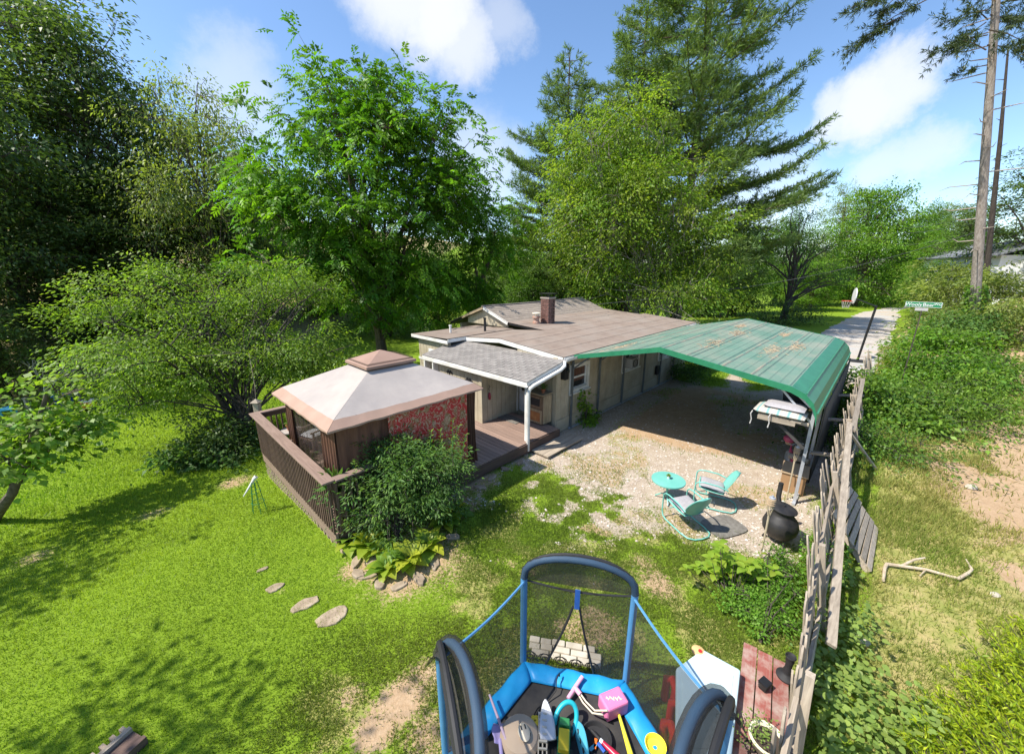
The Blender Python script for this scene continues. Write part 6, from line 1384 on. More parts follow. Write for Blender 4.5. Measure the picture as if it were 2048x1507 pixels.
leafy_tree('walnut_tree', 'smaller bright compound-leaved tree right of the large walnut', b, [lobe(955, 440, 27, 50, 42), lobe(905, 490, 26, 55, 45), lobe(985, 500, 27, 42, 50), lobe(930, 560, 26, 55, 45), lobe(990, 430, 27.5, 30, 25), lobe(880, 575, 25, 45, 40)],
    LM['walnut'], 'bark', 190, 9, .85, .62, .25, .2, 32, shell=.35, nl=20, fronds=True, hue0=.3)
b = ON(492, 893)
leafy_tree('myrtle_tree', 'wide spreading small-leaved tree on the lawn beside the deck', b, [lobe(300, 590, 13.5, 95, 60), lobe(420, 560, 14, 110, 60), lobe(520, 560, 14.5, 90, 60), lobe(230, 660, 12, 100, 60), lobe(370, 670, 12, 130, 80), lobe(530, 660, 13, 120, 80), lobe(640, 620, 15, 90, 60), lobe(640, 690, 14, 80, 50),
    lobe(300, 755, 11, 105, 48), lobe(430, 730, 11.5, 95, 45), lobe(570, 715, 12.5, 80, 40), lobe(180, 640, 13, 60, 35), lobe(260, 830, 10.6, 60, 30), lobe(470, 510, 15, 60, 40)],
    LM['myrtle'], 'bark_dark', 520, 88, .60, .105, .05, .17, 33, flat=.30, droop=.4, hue0=.45, hv=.35, shell=.6, bough=13, nl=60, twig_frac=.7, start=.2,
    trunks=[[Vector((0, 0, -.2)), Vector((-.25, .1, .8)), Vector((-.9, .4, 1.7)), Vector((-1.9, .9, 2.6))], [Vector((.05, 0, -.2)), Vector((.15, .1, .9)), Vector((.3, .6, 2.0)), Vector((.5, 1.4, 3.4))], [Vector((0, 0, -.2)), Vector((0, .1, .9)), Vector((-.4, .6, 2.1)), Vector((-.6, 1.6, 3.5))]])
b = ON(-25, 1040)
leafy_tree('redbud_tree', 'young heart-leaved tree leaning in at the left edge', b, [lobe(40, 780, 7.8, 75, 28), lobe(20, 830, 7.5, 85, 25), lobe(110, 800, 8.2, 60, 26), lobe(60, 870, 7.6, 90, 25), lobe(20, 920, 7.2, 55, 25), lobe(120, 850, 8.2, 55, 22), lobe(60, 905, 7.3, 50, 20)],
    LM['redbud'], 'bark', 150, 13, .36, .15, .125, .10, 34, flat=.22, droop=.25, hue0=.4, shell=.2, nl=16, start=.3,
    trunk=[Vector((0, 0, -.1)), AT(25, 985, 7.3) - b, AT(55, 905, 7.5) - b, AT(85, 820, 7.9) - b, AT(95, 780, 8.0) - b])
# dead grey shrub behind it
b = ON(100, 835); root = empty('dead_shrub', b, 0, 'leafless grey twiggy shrub at the wood edge', 'shrub'); mb = MB(); rg = random.Random(9)
def fork(P, d, l, r, k):
    Q = P + d * l; mb.tube([P, (P + Q) / 2 + Vector((rg.gauss(0, .05), rg.gauss(0, .05), 0)) * l, Q], [r, r * .8, r * .6], 5, caps=False)
    if k:
        for _ in range(3 if k > 1 else 2): fork(Q, (d + Vector((rg.gauss(0, .5), rg.gauss(0, .5), rg.gauss(.1, .3)))).normalized(), l * rg.uniform(.6, .85), r * .58, k - 1)
fork(Vector((0, 0, -.1)), Vector((.05, 0, 1)), 1.0, .06, 4); mb.build('stems', M['twig_grey'], root)
b = GP(1330, 27)
leafy_tree('cherry_tree', 'yellow-green drooping-leaved tree behind the cottage roof', b, [lobe(1235, 225, 26, 48, 40), lobe(1190, 290, 26, 75, 60), lobe(1290, 270, 26.5, 65, 60), lobe(1140, 370, 25.5, 75, 55), lobe(1240, 370, 25.5, 100, 70), lobe(1340, 360, 26.5, 75, 70), lobe(1120, 440, 25, 50, 40), lobe(1210, 460, 25, 100, 60), lobe(1320, 460, 25, 90, 60), lobe(1390, 440, 26, 50, 60),
    lobe(1160, 530, 24, 70, 45), lobe(1260, 545, 24, 90, 50), lobe(1360, 540, 24, 70, 45), lobe(1410, 510, 25, 40, 50), lobe(1370, 600, 23, 45, 25), lobe(1420, 590, 23, 40, 24)],
    LM['cherry'], 'bark_pale', 560, 74, .95, .21, .085, .19, 35, flat=.34, droop=.6, hue0=.42, hv=.35, shell=.4, nl=60, twig_frac=.8, start=.1,
    trunks=[[Vector((0, 0, -.2)), Vector((-.3, 0, 3)), Vector((-1.2, 0, 6)), Vector((-2.8, 0, 11))], [Vector((.4, 0, -.2)), Vector((.5, .1, 3)), Vector((.3, 0, 6)), Vector((.5, 0, 9.5))], [Vector((-.9, .2, -.2)), Vector((-1.6, .2, 2.5)), Vector((-3, 0, 5)), Vector((-5, 0, 8))]])
def sp_big(f, a): return (10.8 * (1 - f) ** .6 + .3) * (.98 - .05 * math.cos(a)) if f > .12 else 5.5
pine_tree('white_pine', 'tallest dark green pine rising out of the top of the picture', GP(1362, 34), 35, LM['pine'], 41, 36, sp_big, .45, .10, .37, dens=.72)
def sp_l(f, a): return (8.4 * (1 - f) ** .62 + .25) if f > .13 else 4.8
pine_tree('white_pine', 'second pine, left of the tallest one behind the roof', GP(1125, 36), 22.5, LM['pine'], 42, 26, sp_l, .36, .12, .36, dens=.9)
def sp_m(f, a): return (8.2 * (1 - f) ** .6 + .25) if f > .13 else 4.8
pine_tree('white_pine', 'pine standing between the tallest and the left one', GP(1255, 38), 29, LM['pine'], 43, 30, sp_m, .4, .14, .38, dens=.6)
# tall bare-trunked pine at the right edge
B = ON(1945, 694); top = AT(1997, -60, B.y * 1.0)
hgt = top.z - B.z + 3; ln = ((top.x - B.x) * hgt / (top.z - B.z), 0)
root = empty('bare_pine', B, 0, 'tall pale-barked pine trunk with dead stubs at the right edge', 'pine tree'); mb = MB()
tk = [Vector((ln[0] * t, 0, -.2 + (hgt + .2) * t)) for t in np.linspace(0, 1, 12)]; mb.tube(tk, [.235 * (1.2 if i == 0 else 1) * (1 - .5 * i / 11) for i in range(12)], 14); mb.build('trunk', M['bark_pale'], root)
rg = random.Random(12); mb = MB()
for k in range(26):
    t = .26 + .7 * k / 26; a = rg.uniform(2.2, 5.2); P0 = Vector((ln[0] * t, 0, hgt * t)); l = rg.uniform(.5, 1.3); mb.tube([P0, P0 + Vector((math.cos(a) * l, math.sin(a) * l, rg.uniform(-.1, .1))), P0 + Vector((math.cos(a) * l * 1.3, math.sin(a) * l * 1.3, rg.uniform(-.2, .2)))], [.035, .022, .006], 5, caps=False)
mb.build('dead_stubs', M['twig_grey'], root)
def spr(root_, B_, tips, mat, seed, rad=.5):
    rng = np.random.default_rng(seed); mb = MB(); tp = []; td = []
    for (x0, y0, x1, y1, Y) in tips:
        A0, A1 = np.array(AT(x0, y0, Y) - B_), np.array(AT(x1, y1, Y) - B_); L_ = np.linalg.norm(A1 - A0); mb.tube([Vector(A0), Vector((A0 + A1) / 2 + [0, 0, .05 * L_]), Vector(A1)], [.03, .02, .008], 5, caps=False); d = (A1 - A0) / L_
        for s in range(int(L_ * 9)):
            t = rng.uniform(.12, 1); q = A0 + (A1 - A0) * t; sv = d + rng.normal(0, .55, 3); sl = rng.uniform(.2, rad); us = np.linspace(.3, 1, 4); tp.append(q + sv * (us * sl)[:, None]); td.append(np.repeat(sv[None], 4, 0))
    mb.build('limbs', M['bark'], root_); P = np.concatenate(tp); Dv = nrmz(np.concatenate(td)); n = len(P); K = 8
    ax = Dv[:, None] * .7 + rng.normal(0, .55, (n, K, 3)); nr = rng.normal(0, 1, (n, K, 3)); nr[:, :, 2] += .8; sz = .24 * rng.uniform(.7, 1.25, n * K)
    leaf_obj('crown', leaf_quads(np.repeat(P, K, 0), ax.reshape(-1, 3), nr.reshape(-1, 3), sz, sz * .14, .05), rng.uniform(.75, 1.15, n * K), rng.normal(.3, .25, n * K), mat, root_)
Yp = B.y
spr(root, B, [(1975, 20, 1890, 45, Yp), (1972, 45, 1905, 98, Yp), (1975, 70, 1870, 105, Yp), (1980, 30, 2070, 60, Yp), (1975, 90, 2060, 110, Yp), (1985, 0, 1930, -20, Yp), (1985, 10, 2060, 0, Yp), (1978, 60, 2050, 85, Yp - 1), (1972, 100, 1920, 80, Yp - 1), (1975, 130, 1925, 145, Yp), (1980, 50, 2090, 30, Yp + 1), (1976, 40, 1935, 10, Yp + 1)], LM['pine_dark'], 51, .7)
mb = MB()
for (x1, y1) in ((1868, -8), (1830, -30)): mb.tube([AT(1999, -85, Yp) - B, AT((1999 + x1) / 2, (-85 + y1) / 2 - 25, Yp) - B, AT(x1, y1, Yp) - B], [.07, .05, .03], 6)
mb.build('long_limb', M['bark'], root)['kind'] = 'stuff'
spr(root, B, [(1868, -8, 1708, 92, Yp), (1830, -30, 1690, 22, Yp), (1850, -20, 1760, 30, Yp), (1800, 35, 1740, 70, Yp), (1800, -10, 1770, 15, Yp)], LM['pine_dark'], 52, .6)
rng_ = np.random.default_rng(77); n = 900; ang = rng_.uniform(0, 6.28, n); zz = rng_.uniform(0, 3.6, n) ** 1.0; rr = .27 + rng_.random(n) * .28 * (1.2 - zz / 4); pos = np.stack([rr * np.cos(ang) + ln[0] * zz / hgt, rr * np.sin(ang), zz], 1); ax = np.stack([np.cos(ang), np.sin(ang), rng_.uniform(-.8, .2, n)], 1); nr = np.stack([np.cos(ang), np.sin(ang), .5 + 0 * ang], 1) + rng_.normal(0, .3, (n, 3))
leaf_obj('ivy', leaf_quads(pos, ax, nr, rng_.uniform(.12, .22, n), rng_.uniform(.1, .18, n)), rng_.uniform(.8, 1.2, n), rng_.normal(.3, .2, n), LM['bush'], root)
B2 = GP(1995, 30); root = empty('dead_pole_tree', B2, 0, 'thin dead tree pole right of the pale pine trunk', 'tree'); t2 = AT(2016, 100, 30) - B2; mb = MB(); mb.tube([Vector((0, 0, -.2)), t2 * .4, t2 * .7 + Vector((.05, 0, 0)), t2], [.2, .15, .11, .05], 10); mb.build('trunk', M['bark_dark'], root); mb = MB(); rg = random.Random(13)
for k in range(14): t = .3 + .65 * k / 14; P0 = t2 * t; a = rg.uniform(0, 6.28); mb.tube([P0, P0 + Vector((math.cos(a) * .5, math.sin(a) * .5, .1))], [.03, .008], 5, caps=False)
mb.build('dead_stubs', M['bark_dark'], root)
# ---------------------------------------------------------------- wood edge on the left (tall dark trees), background trees as individuals
def gen_lobes(h, r, seed, z0=.22):
    rg = random.Random(seed); out = []
    for k in range(15):
        t = k / 14; z = h * (z0 + (1 - z0) * t); w = r * (math.sin(math.pi * (.12 + .80 * t)) ** .7); a = k * 2.4
        out.append((Vector((math.cos(a) * w * .55, math.sin(a) * w * .55, z)), (w * rg.uniform(.5, .75), w * rg.uniform(.5, .75), h * rg.uniform(.07, .11))))
    return out
OFF = Vector((0, -300, 0))
def proto(mat, bark, h, r, seed, nc, per, cr, ll, lw, hue0, droop=.35, tr=.3, z0=.22, shell=.4):
    t = leafy_tree('broadleaf_tree', 'x', Vector((0, 0, 0)), gen_lobes(h, r, seed, z0), LM[mat], bark, nc, per, cr, ll, lw, tr, seed, hue0=hue0, droop=droop, nl=24, shell=shell); t['h'] = h; return t
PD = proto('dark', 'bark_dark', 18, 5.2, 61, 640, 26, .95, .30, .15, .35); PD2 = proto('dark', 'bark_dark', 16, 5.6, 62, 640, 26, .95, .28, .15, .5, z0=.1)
PO = proto('olive', 'bark', 15, 5.4, 63, 620, 28, .85, .26, .11, .45, droop=.6); PB = proto('bright', 'bark', 12, 5.0, 64, 800, 28, .85, .27, .15, .4, z0=.1); PM = proto('bush', 'bark_dark', 11, 4.8, 65, 800, 28, .8, .26, .14, .3, z0=.1)
protos = {'D': PD, 'E': PD2, 'O': PO, 'B': PB, 'M': PM}; hs_ = {'D': 18, 'E': 16, 'O': 15, 'B': 12, 'M': 11}; wr_ = {'D': 5.2, 'E': 5.6, 'O': 5.4, 'B': 5.0, 'M': 4.8}
used = set()
def put(kind, px, ytop, Y, wpx, rz, label, group, name='broadleaf_tree'):
    P = GP(px, Y); topz = AT(px, ytop, Y).z; h = topz - P.z; zc = Y * CP; w = wpx / 2 * zc / F_PX * .84
    if kind in used: c = tree_copy(protos[kind])
    else: c = protos[kind]; used.add(kind)
    c.location = P; s = w / wr_[kind]; c.scale = (s, s, h / hs_[kind] * .97); c.rotation_euler = (0, 0, rz); tag(c, label, 'tree', group); return c
G1 = 'tall trees of the left wood edge'; G2 = 'background trees beyond the cottage'
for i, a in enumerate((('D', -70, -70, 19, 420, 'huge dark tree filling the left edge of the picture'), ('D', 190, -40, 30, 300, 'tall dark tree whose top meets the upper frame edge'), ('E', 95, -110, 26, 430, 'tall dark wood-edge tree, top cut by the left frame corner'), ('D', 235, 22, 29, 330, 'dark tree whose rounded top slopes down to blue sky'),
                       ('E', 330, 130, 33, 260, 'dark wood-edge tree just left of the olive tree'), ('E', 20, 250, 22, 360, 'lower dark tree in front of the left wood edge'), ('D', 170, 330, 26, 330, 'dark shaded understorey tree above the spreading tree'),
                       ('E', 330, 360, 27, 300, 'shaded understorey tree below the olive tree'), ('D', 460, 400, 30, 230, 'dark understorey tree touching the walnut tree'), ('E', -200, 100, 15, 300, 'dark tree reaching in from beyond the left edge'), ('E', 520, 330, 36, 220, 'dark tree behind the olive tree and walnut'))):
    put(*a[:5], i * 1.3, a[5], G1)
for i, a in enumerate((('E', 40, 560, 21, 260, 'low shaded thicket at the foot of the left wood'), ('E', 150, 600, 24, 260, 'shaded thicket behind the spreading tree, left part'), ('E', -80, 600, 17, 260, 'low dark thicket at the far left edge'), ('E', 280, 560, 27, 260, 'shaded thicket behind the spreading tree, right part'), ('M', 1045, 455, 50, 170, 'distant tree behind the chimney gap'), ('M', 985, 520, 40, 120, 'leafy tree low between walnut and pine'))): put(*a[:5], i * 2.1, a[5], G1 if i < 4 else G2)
put('O', 435, 150, 27, 290, .5, 'sunlit olive-green tree between dark wood and walnut', G1); put('O', 520, 250, 34, 170, 2.5, 'smaller olive tree behind the walnut tree', G1)
for i, a in enumerate((('M', 870, 500, 36, 170, 'dense tree low behind the walnut, left of the roof'), ('B', 1010, 470, 46, 150, 'bright tree in the gap left of the pines'), ('M', 1060, 540, 32, 150, 'shrubby tree directly behind the chimney'), ('M', 1240, 520, 44, 190, 'tree low behind the yellow-green tree'), ('M', 1480, 455, 48, 150, 'dark tree right of the tallest pine'),
                       ('M', 1420, 500, 50, 160, 'tree in shade under the pine limbs'), ('M', 1560, 430, 62, 120, 'tree behind the crooked dark tree'), ('B', 1725, 366, 56, 165, 'bright green tree at the end of the drive'), ('O', 1668, 372, 66, 120, 'pale tree left behind the bright drive tree'), ('B', 1835, 445, 58, 120, 'bright tree right of the drive end'),
                       ('M', 1835, 408, 75, 90, 'round distant tree on the horizon, left one'), ('O', 1880, 404, 82, 90, 'feathery distant tree on the horizon, right one'), ('B', 1890, 470, 44, 140, 'wide bright tree behind the hedge'), ('M', 1925, 440, 52, 130, 'tree left of the white house roof'), ('D', 2040, 305, 34, 240, 'dark tree over the white house at the right edge'),
                       ('M', 1620, 510, 58, 130, 'low tree left of the drive beyond the lawn'), ('B', 1635, 520, 50, 110, 'low bright tree hanging over the drive end'), ('M', 660, 430, 40, 240, 'tree mass seen through the walnut branches'), ('M', 770, 480, 36, 200, 'tree filling the gap below the walnut crown'), ('M', 1730, 498, 66, 150, 'low distant tree under the bright drive tree'), ('M', 1655, 500, 74, 150, 'low distant tree left under the pale tree'), ('M', 1805, 495, 74, 130, 'low distant tree behind the drive bend'), ('M', 1350, 470, 60, 170, 'distant tree between the two pines'), ('B', 1120, 480, 58, 150, 'distant tree left of the pines'), ('M', 1875, 520, 40, 110, 'bushy tree right of the drive'))):
    put(*a[:5], i * 1.7 + .4, a[5], G2)
b = GP(1585, 40)
leafy_tree('crooked_tree', 'dark crooked half-bare tree left of the drive', b, [lobe(1600, 440, 40, 60, 35), lobe(1560, 480, 40, 45, 30), lobe(1640, 480, 40, 50, 35), lobe(1610, 520, 40, 60, 35), lobe(1560, 540, 39, 40, 30), lobe(1650, 545, 40, 45, 30)], LM['shrub'], 'bark_dark', 190, 24, .75, .2, .1, .3, 36, hue0=.2, shell=.2, nl=40, start=.1)
b = GP(1575, 37)
leafy_tree('dark_bush', 'dark round bush at the foot of the crooked tree', b, [lobe(1560, 632, 37, 35, 28), lobe(1595, 625, 37, 40, 35), lobe(1590, 600, 38, 35, 25)], LM['dark'], 'bark_dark', 120, 30, .5, .18, .1, .1, 37, cat='bush', nl=8)
b = GP(1362, 18.5)
def bush(name, label, base, lobes, mat, nc, per, cr, ll, lw, seed, hue0=.35, group=None, cat='bush', droop=.2, flat=.6, shell=.45, nl=14, tr=.03, bough=6): return leafy_tree(name, label, base, lobes, LM[mat], 'bark_dark', nc, per, cr, ll, lw, tr, seed, hue0=hue0, group=group, cat=cat, droop=droop, flat=flat, shell=shell, nl=nl, start=.05, bough=bough)
bush('wall_bush', 'dark round bush at the far end of the carport wall', HW(8.7, -.75, gz(*HW(8.7, -.75)[:2])), [(HW(8.6, -.7, .6), (.75, .7, .6)), (HW(9.2, -.8, .75), (.7, .6, .6)), (HW(8.3, -.6, .4), (.4, .4, .35))], 'shrub', 150, 26, .26, .10, .045, 71, .25)
bush('wall_vine', 'light green climbing plant on the tan wall below the window', HW(.72, -.28, 0), [(HW(.72, -.24, .25), (.28, .22, .28)), (HW(.70, -.22, .65), (.2, .14, .3)), (HW(.75, -.2, 1.0), (.12, .10, .2))], 'bright', 60, 10, .13, .11, .08, 72, .5)
bush('bed_shrub', 'dense narrow-leaved shrub in front of the gazebo', ON(800, 1085), [lobe(760, 950, 6.5, 68, 52), lobe(830, 940, 6.8, 82, 58), lobe(800, 1000, 6.4, 85, 50), lobe(885, 975, 6.9, 45, 48), lobe(735, 990, 6.4, 40, 45), lobe(790, 900, 6.8, 48, 30), lobe(870, 915, 7.0, 42, 36)], 'shrub', 680, 26, .17, .085, .024, 73, .3, cat='shrub', nl=60)
def shoots():
    rng = np.random.default_rng(74); root = [o for o in bpy.data.objects if o.name.startswith('bed_shrub')][0]; pos = []; ax = []; mb = MB()
    for (x0, y0, x1, y1, Y) in ((905, 930, 905, 838, 7.2), (885, 920, 880, 858, 7.2), (915, 940, 932, 868, 7.2), (860, 920, 862, 860, 7.1), (780, 920, 730, 878, 6.8), (820, 910, 835, 880, 7), (760, 930, 712, 885, 6.7), (700, 985, 660, 978, 6.3), (720, 1030, 680, 1012, 6.1), (910, 965, 940, 932, 7.0), (850, 905, 815, 872, 7.0), (735, 950, 690, 925, 6.5), (895, 925, 918, 850, 7.2)):
        A0, A1 = np.array(AT(x0, y0, Y) - root.location), np.array(AT(x1, y1, Y) - root.location); mb.tube([Vector(A0), Vector(A1)], [.006, .003], 4, caps=False); d = A1 - A0
        for k in range(26):
            t = k / 25; a = k * 2.4; e = nrmz(np.cross(d, [.3, .5, .2])); f = nrmz(np.cross(d, e)); pos.append(A0 + d * t); ax.append(nrmz(d) * .7 + e * math.cos(a) + f * math.sin(a))
    mb.build('shoots', M['toy_green'], root); pos = np.array(pos); ax = np.array(ax); n = len(pos)
    leaf_obj('shoot_leaves', leaf_quads(pos, ax, rng.normal(0, .4, (n, 3)) + [0, 0, 1], np.full(n, .085), np.full(n, .026)), rng.uniform(.9, 1.25, n), rng.normal(.8, .15, n), LM['bush'], root)
shoots()
b = ON(430, 895)
bush('shade_bush', 'dark rounded bush under the spreading tree', ON(440, 885), [lobe(430, 850, 11.2, 55, 30), lobe(400, 890, 10.7, 50, 25), lobe(455, 880, 11, 40, 25)], 'dark', 150, 30, .25, .12, .06, 75, .4); bush('shade_hosta_bed', 'low glossy leaf clump left of the dark bush', ON(385, 930), [lobe(380, 910, 10.2, 50, 18), lobe(430, 920, 10.2, 45, 16)], 'shrub', 60, 14, .2, .17, .09, 76, .3, cat='plant')
b = ON(1440, 1170)
G3 = 'hedge shrubs right of the fence'
for i, (lb, mat, nc, per, ll, lw, lab, hue) in enumerate((
    ([lobe(1790, 790, 13, 70, 45), lobe(1760, 840, 12, 50, 35), lobe(1800, 850, 11.5, 60, 30)], 'bush', 260, 34, .16, .085, 'bright leafy shrub nearest the fence top timber', .45),
    ([lobe(1880, 770, 13.5, 70, 50), lobe(1900, 830, 12, 75, 40), lobe(1930, 800, 13, 55, 40)], 'bush', 330, 30, .12, .05, 'feathery light green shrub in the middle of the hedge', .6),
    ([lobe(1900, 690, 17, 60, 40), lobe(1868, 715, 16, 45, 30), lobe(1870, 730, 16, 60, 40)], 'bright', 300, 28, .17, .09, 'broad bright shrub behind, below the street sign', .35),
    ([lobe(1930, 700, 18, 55, 38), lobe(1960, 735, 16, 42, 35), lobe(1950, 785, 14, 38, 32)], 'bush', 280, 28, .15, .08, 'green shrub below the pale pine trunk', .3),
    ([lobe(1900, 590, 27, 55, 38), lobe(1930, 570, 28, 60, 35), lobe(1890, 580, 30, 50, 35)], 'olive', 280, 28, .26, .09, 'feathery yellow-green thicket behind the street sign', .5),
    ([lobe(2005, 615, 22, 45, 28), lobe(2040, 620, 22, 35, 25), lobe(1975, 640, 22, 40, 28)], 'olive', 220, 26, .2, .08, 'sparse yellowish shrub right of the pale pine trunk', .6),
    ([lobe(1880, 652, 24, 40, 20), lobe(1910, 648, 22, 50, 22)], 'shrub', 140, 26, .17, .09, 'dark low shrub in shade behind the street sign', .2),
    ([lobe(1735, 880, 10.2, 35, 25), lobe(1760, 895, 10, 35, 18)], 'bush', 120, 24, .1, .05, 'small shrub at the foot of the hedge by the prop board', .3))):
    c = lb[0][0]; P = Vector((c.x, c.y, gz(c.x, c.y)))
    for l in lb: pass
    bush('hedge_shrub', lab, P, lb + [(Vector((l[0].x, l[0].y, gz(l[0].x, l[0].y) + .25)), (l[1][0] * .9, l[1][1] * .9, .5)) for l in lb], mat, nc + 80, per, .46 if i < 4 else .6, ll, lw, 80 + i, hue, G3, droop=.45, flat=.4, shell=.65, nl=34, bough=15)
# small box bush and hydrangea-like plant near the fence
bush('box_bush', 'fine-leaved bright green bush against the fence near bench', ON(1520, 1290), [lobe(1500, 1225, 4.7, 55, 40), lobe(1540, 1190, 5.0, 40, 45), lobe(1530, 1260, 4.5, 45, 25), lobe(1550, 1130, 5.4, 22, 40)], 'box', 330, 26, .10, .045, .028, 91, .4)
# broad-leaved plants: every leaf a piece
def leafmesh(name, L_, W_, seed, mat, tone, hue, curl=.35):
    mb = MB(); n = 6
    def f(u, v): x = u * L_; w = W_ * .5 * (math.sin(math.pi * min(1, u * .97 + .02)) ** .75) * (1.25 - .55 * u); return (x, (v - .5) * 2 * w, .10 * L_ * math.sin(math.pi * u * .8) - curl * L_ * u * u + .16 * w * (abs(2 * v - 1)) ** 1.5)
    mb.grid(f, n, 4); me = bpy.data.meshes.new(name); me.from_pydata(mb.v, [], mb.f); me.materials.append(mat); me.shade_smooth(); at = me.color_attributes.new('Col', 'FLOAT_COLOR', 'POINT'); at.data.foreach_set('color', np.tile([tone, hue, 0, 1], len(mb.v)).astype(np.float32)); return me
HL = [leafmesh('leaf', .33, .225, k, LM['hosta'], t, h) for k, (t, h) in enumerate(((1, .1), (1.05, .35), (.95, .6), (1.1, .85), (.85, .0)))]
def rosette(name, label, base, n, s, meshes, rise, group, seed, cat='plant', wts=None):
    rg = random.Random(seed); r = empty(name, base, rg.random() * 6, label, cat, group)
    for k in range(n):
        a = k * 2.4 + rg.uniform(-.3, .3); t = k / n; el = -(rise[0] + (rise[1] - rise[0]) * t) + rg.uniform(-.12, .12); q = s * rg.uniform(.75, 1.2) * (1.1 - .3 * t)
        o = piece('leaf', rg.choices(meshes, wts)[0], None, r, (math.cos(a) * .05 * s, math.sin(a) * .05 * s, .05 + .10 * s * t), (rg.uniform(-.25, .25), el, a), (q, q, q))
    return r
GH = 'hostas round the bed shrub'
for i, (x, y, n, s, lab, w) in enumerate(((703, 1088, 20, 1.0, 'yellow-green hosta at the deck corner post', (2, 3, 4, 3, 1)), (738, 1098, 18, .95, 'hosta second from the deck corner, below the shrub', (2, 3, 4, 2, 1)), (775, 1142, 20, .9, 'hosta at the stone edging, lowest in the bed', (3, 3, 2, 1, 2)),
                                          (818, 1128, 20, 1.05, 'yellowing hosta at the middle of the bed front', (1, 2, 4, 4, 1)), (857, 1098, 18, 1.0, 'bright hosta right of the bed middle', (2, 3, 3, 2, 1)), (890, 1050, 18, 1.0, 'green hosta nearest the deck step', (4, 3, 1, .5, 3)), (912, 1030, 14, .85, 'small yellow-tipped hosta beside the deck face', (3, 2, 1, 2, 2)), (765, 1110, 14, .8, 'small hosta tucked under the shrub', (3, 3, 2, 1, 1)))):
    rosette('hosta_plant', lab, ON(x, y), n, s, HL, (.15, 1.0), GH, 200 + i, wts=w)
YL = [leafmesh('leaf', .16, .105, k, LM['hyd'], t, h, .25) for k, (t, h) in enumerate(((1, .2), (1.1, .5), (.9, .8), (1, .4)))]
hy = empty('hydrangea_bush', ON(1465, 1195), 0, 'light green large-leaved bush at the end of the gravel', 'bush'); rg = random.Random(5); mb = MB()
for k in range(46):
    x, y = rg.gauss(1462, 32), rg.uniform(1085, 1215); Pt = AT(x, y, rg.uniform(5.0, 5.7)) - hy.location; Pt.z = max(Pt.z, .12); mb.tube([Vector((Pt.x * .35, Pt.y * .35, 0)), Vector((Pt.x * .8, Pt.y * .8, Pt.z * .6)), Pt], [.007, .006, .004], 4, caps=False)
    for j in range(4): a = j * 1.571 + k; s = rg.uniform(.7, 1.15); piece('leaf', rg.choice(YL), None, hy, Pt - Vector((0, 0, .02 * j)), (rg.uniform(-.3, .3), rg.uniform(-.5, .1), a), (s, s, s))
mb.build('stems', M['bark_dark'], hy)
# creeping weeds on the field side of the fence, and the golden juniper in the corner
def scatter_leaves(name, label, fn, n, ll, lw, mat, seed, hz=.35, hue0=.4, cat='ground cover', rnd=True):
    rng = np.random.default_rng(seed); P = fn(rng, n); m = len(P); z = ground_z(P[:, 0], P[:, 1]); hgt = hz * rng.random(m) ** 1.3 * (.3 + fbm(P[:, 0] * 2.2, P[:, 1] * 2.2) * 1.3); pos = np.stack([P[:, 0], P[:, 1], z + .02 + hgt], 1); a = rng.uniform(0, 6.28, m)
    ax = np.stack([np.cos(a), np.sin(a), rng.uniform(-.5, .3, m)], 1); nr = rng.normal(0, .35, (m, 3)) + [0, 0, 1]; s = rng.uniform(.5, 1.3, m); ax = nrmz(ax); sd = nrmz(np.cross(ax, nr)); up = np.cross(sd, ax); Ln = (ll * s)[:, None]; Wd = (lw * s)[:, None]
    ring = [(0, 0), (.12, .5), (.45, .62), (.8, .36), (1, 0), (.8, -.36), (.45, -.62), (.12, -.5)]; V = np.stack([pos + ax * Ln * u + sd * Wd * v * .8 + up * Ln * (.12 * math.sin(3.1 * u) - .1 * abs(v)) for u, v in ring], 1)
    c = np.ones((m, 8, 4)); c[:, :, 0] = rng.uniform(.75, 1.2, m)[:, None]; c[:, :, 1] = np.clip(rng.normal(hue0, .25, m), 0, 1)[:, None]
    me = np_mesh(name, V.reshape(-1, 3), np.arange(m * 8).reshape(-1, 8), c.reshape(-1, 4)); return tag(link(name, me, mat), label, cat, kind='stuff')
def region(poly, jit=.1):
    W_ = np.array([ON(x, y)[:2] for x, y in poly])
    def fn(rng, n):
        lo, hi = W_.min(0), W_.max(0); P = rng.uniform(lo, hi, (n * 3, 2)); inside = np.zeros(len(P), bool); j = len(W_) - 1
        for i in range(len(W_)):
            xi, yi, xj, yj = *W_[i], *W_[j]; c = ((yi > P[:, 1]) != (yj > P[:, 1])) & (P[:, 0] < (xj - xi) * (P[:, 1] - yi) / (yj - yi + 1e-12) + xi); inside ^= c; j = i
        keep = inside & (rng.random(len(P)) < sstep(.34, .56, fbm(P[:, 0] * 1.7, P[:, 1] * 1.7))); return P[keep][:n]
    return fn
scatter_leaves('creeping_weeds', 'round-leaved creeping weeds on the field side of the fence', region([(1620, 1145), (1690, 1130), (1730, 1200), (1780, 1330), (1850, 1420), (1890, 1510), (1640, 1540), (1615, 1350)]), 1900, .07, .058, LM['weed'], 301, .42, .6)
scatter_leaves('fence_vine', 'small leafy vine growing through the fence foot', region([(1590, 1100), (1650, 1060), (1700, 1100), (1690, 1180), (1600, 1180)]), 900, .05, .03, LM['box'], 302, .5)
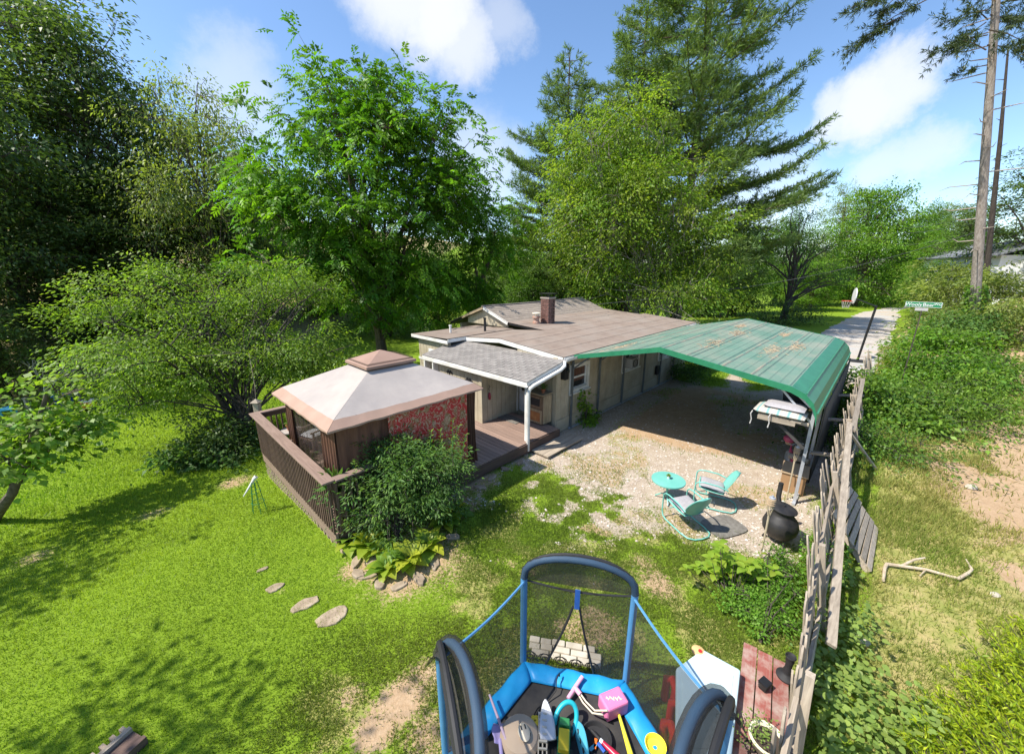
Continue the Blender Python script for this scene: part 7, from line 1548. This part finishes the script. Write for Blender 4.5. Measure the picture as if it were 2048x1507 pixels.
def juniper():
    rng = np.random.default_rng(303); root = empty('golden_juniper', ON(2000, 1440), 0, 'golden yellow juniper in the bottom right corner', 'shrub'); B = np.array(root.location); pos = []; ax = []; mb = MB()
    for k in range(330):
        x, y = rng.uniform(1830, 2120), rng.uniform(1270, 1560)
        if (x - 1830) / 190 + (y - 1270) / 240 < 1.2 + rng.normal(0, .12): continue
        P = np.array(ON(x, y)) - B; L_ = rng.uniform(.22, .48); a = rng.normal(2.3, .6); d = np.array([math.cos(a) * .8, math.sin(a) * .8, rng.uniform(.5, 1.0)]); mb.tube([Vector(P), Vector(P + d * L_)], [.006, .002], 4, caps=False)
        for j in range(34): t = rng.uniform(.15, 1); pos.append(P + d * L_ * t + rng.normal(0, .02, 3)); ax.append(d * .8 + rng.normal(0, .5, 3))
    mb.build('stems', M['bark_dark'], root); pos = np.array(pos); ax = np.array(ax); n = len(pos); leaf_obj('sprays', leaf_quads(pos, ax, rng.normal(0, .5, (n, 3)) + [0, 0, 1], rng.uniform(.05, .1, n), rng.uniform(.012, .022, n)), rng.uniform(.75, 1.2, n), rng.normal(.55, .3, n), LM['juniper'], root)
juniper()
# trees standing left of the picture that throw the shade on the lawn
leafy_tree('shade_tree', 'tree beside the lawn, left of the picture, shading the grass', Vector((-10.5, .8, gz(-10.5, .8))), [(Vector((-9.6, 1.4, 6.6)), (1.6, 1.0, .9)), (Vector((-8.6, .4, 7.4)), (1.6, .9, .9)), (Vector((-8.0, 2.0, 6.9)), (1.2, .7, .7)), (Vector((-10.8, -.4, 7.6)), (1.8, 1.2, 1.1)), (Vector((-7.2, .9, 7.9)), (1.1, .6, .6))], LM['bright'], 'bark', 95, 26, .45, .16, .09, .14, 401, shell=.2, nl=16)
leafy_tree('shade_tree', 'second tree left of the picture whose shadow crosses the lawn', Vector((-15.5, 3.5, gz(-15.5, 3.5))), [(Vector((-14.2, 4.6, 5.6)), (1.5, .9, .9)), (Vector((-13.2, 4.0, 6.4)), (1.4, .8, .8)), (Vector((-15.6, 3.4, 6.8)), (1.8, 1.3, 1.1)), (Vector((-14.6, 2.6, 7.4)), (1.5, .9, .9))], LM['bright'], 'bark', 110, 28, .45, .16, .09, .14, 402, shell=.2, nl=16)
# leaves built without a colour attribute get one
for me in bpy.data.meshes:
    if me.materials and me.materials[0] and me.materials[0].name.startswith(('leaf_', 'blade_')) and 'Col' not in me.color_attributes and len(me.vertices):
        n = len(me.vertices); c = np.ones((n, 4), np.float32); g = np.random.default_rng(n).random((n // 4 + 1, 2)); k = np.arange(n) // 4; c[:, 0] = .8 + .4 * g[k, 0]; c[:, 1] = g[k, 1] * .8
        me.color_attributes.new('Col', 'FLOAT_COLOR', 'POINT').data.foreach_set('color', c.ravel())
for o in bpy.data.objects:
    if o.parent is not None and o.name.split('.')[0] in ('crown', 'stems', 'shoots', 'dead_stubs', 'sprays', 'shoot_leaves', 'ivy', 'foliage', 'leaves'): o['kind'] = 'stuff'
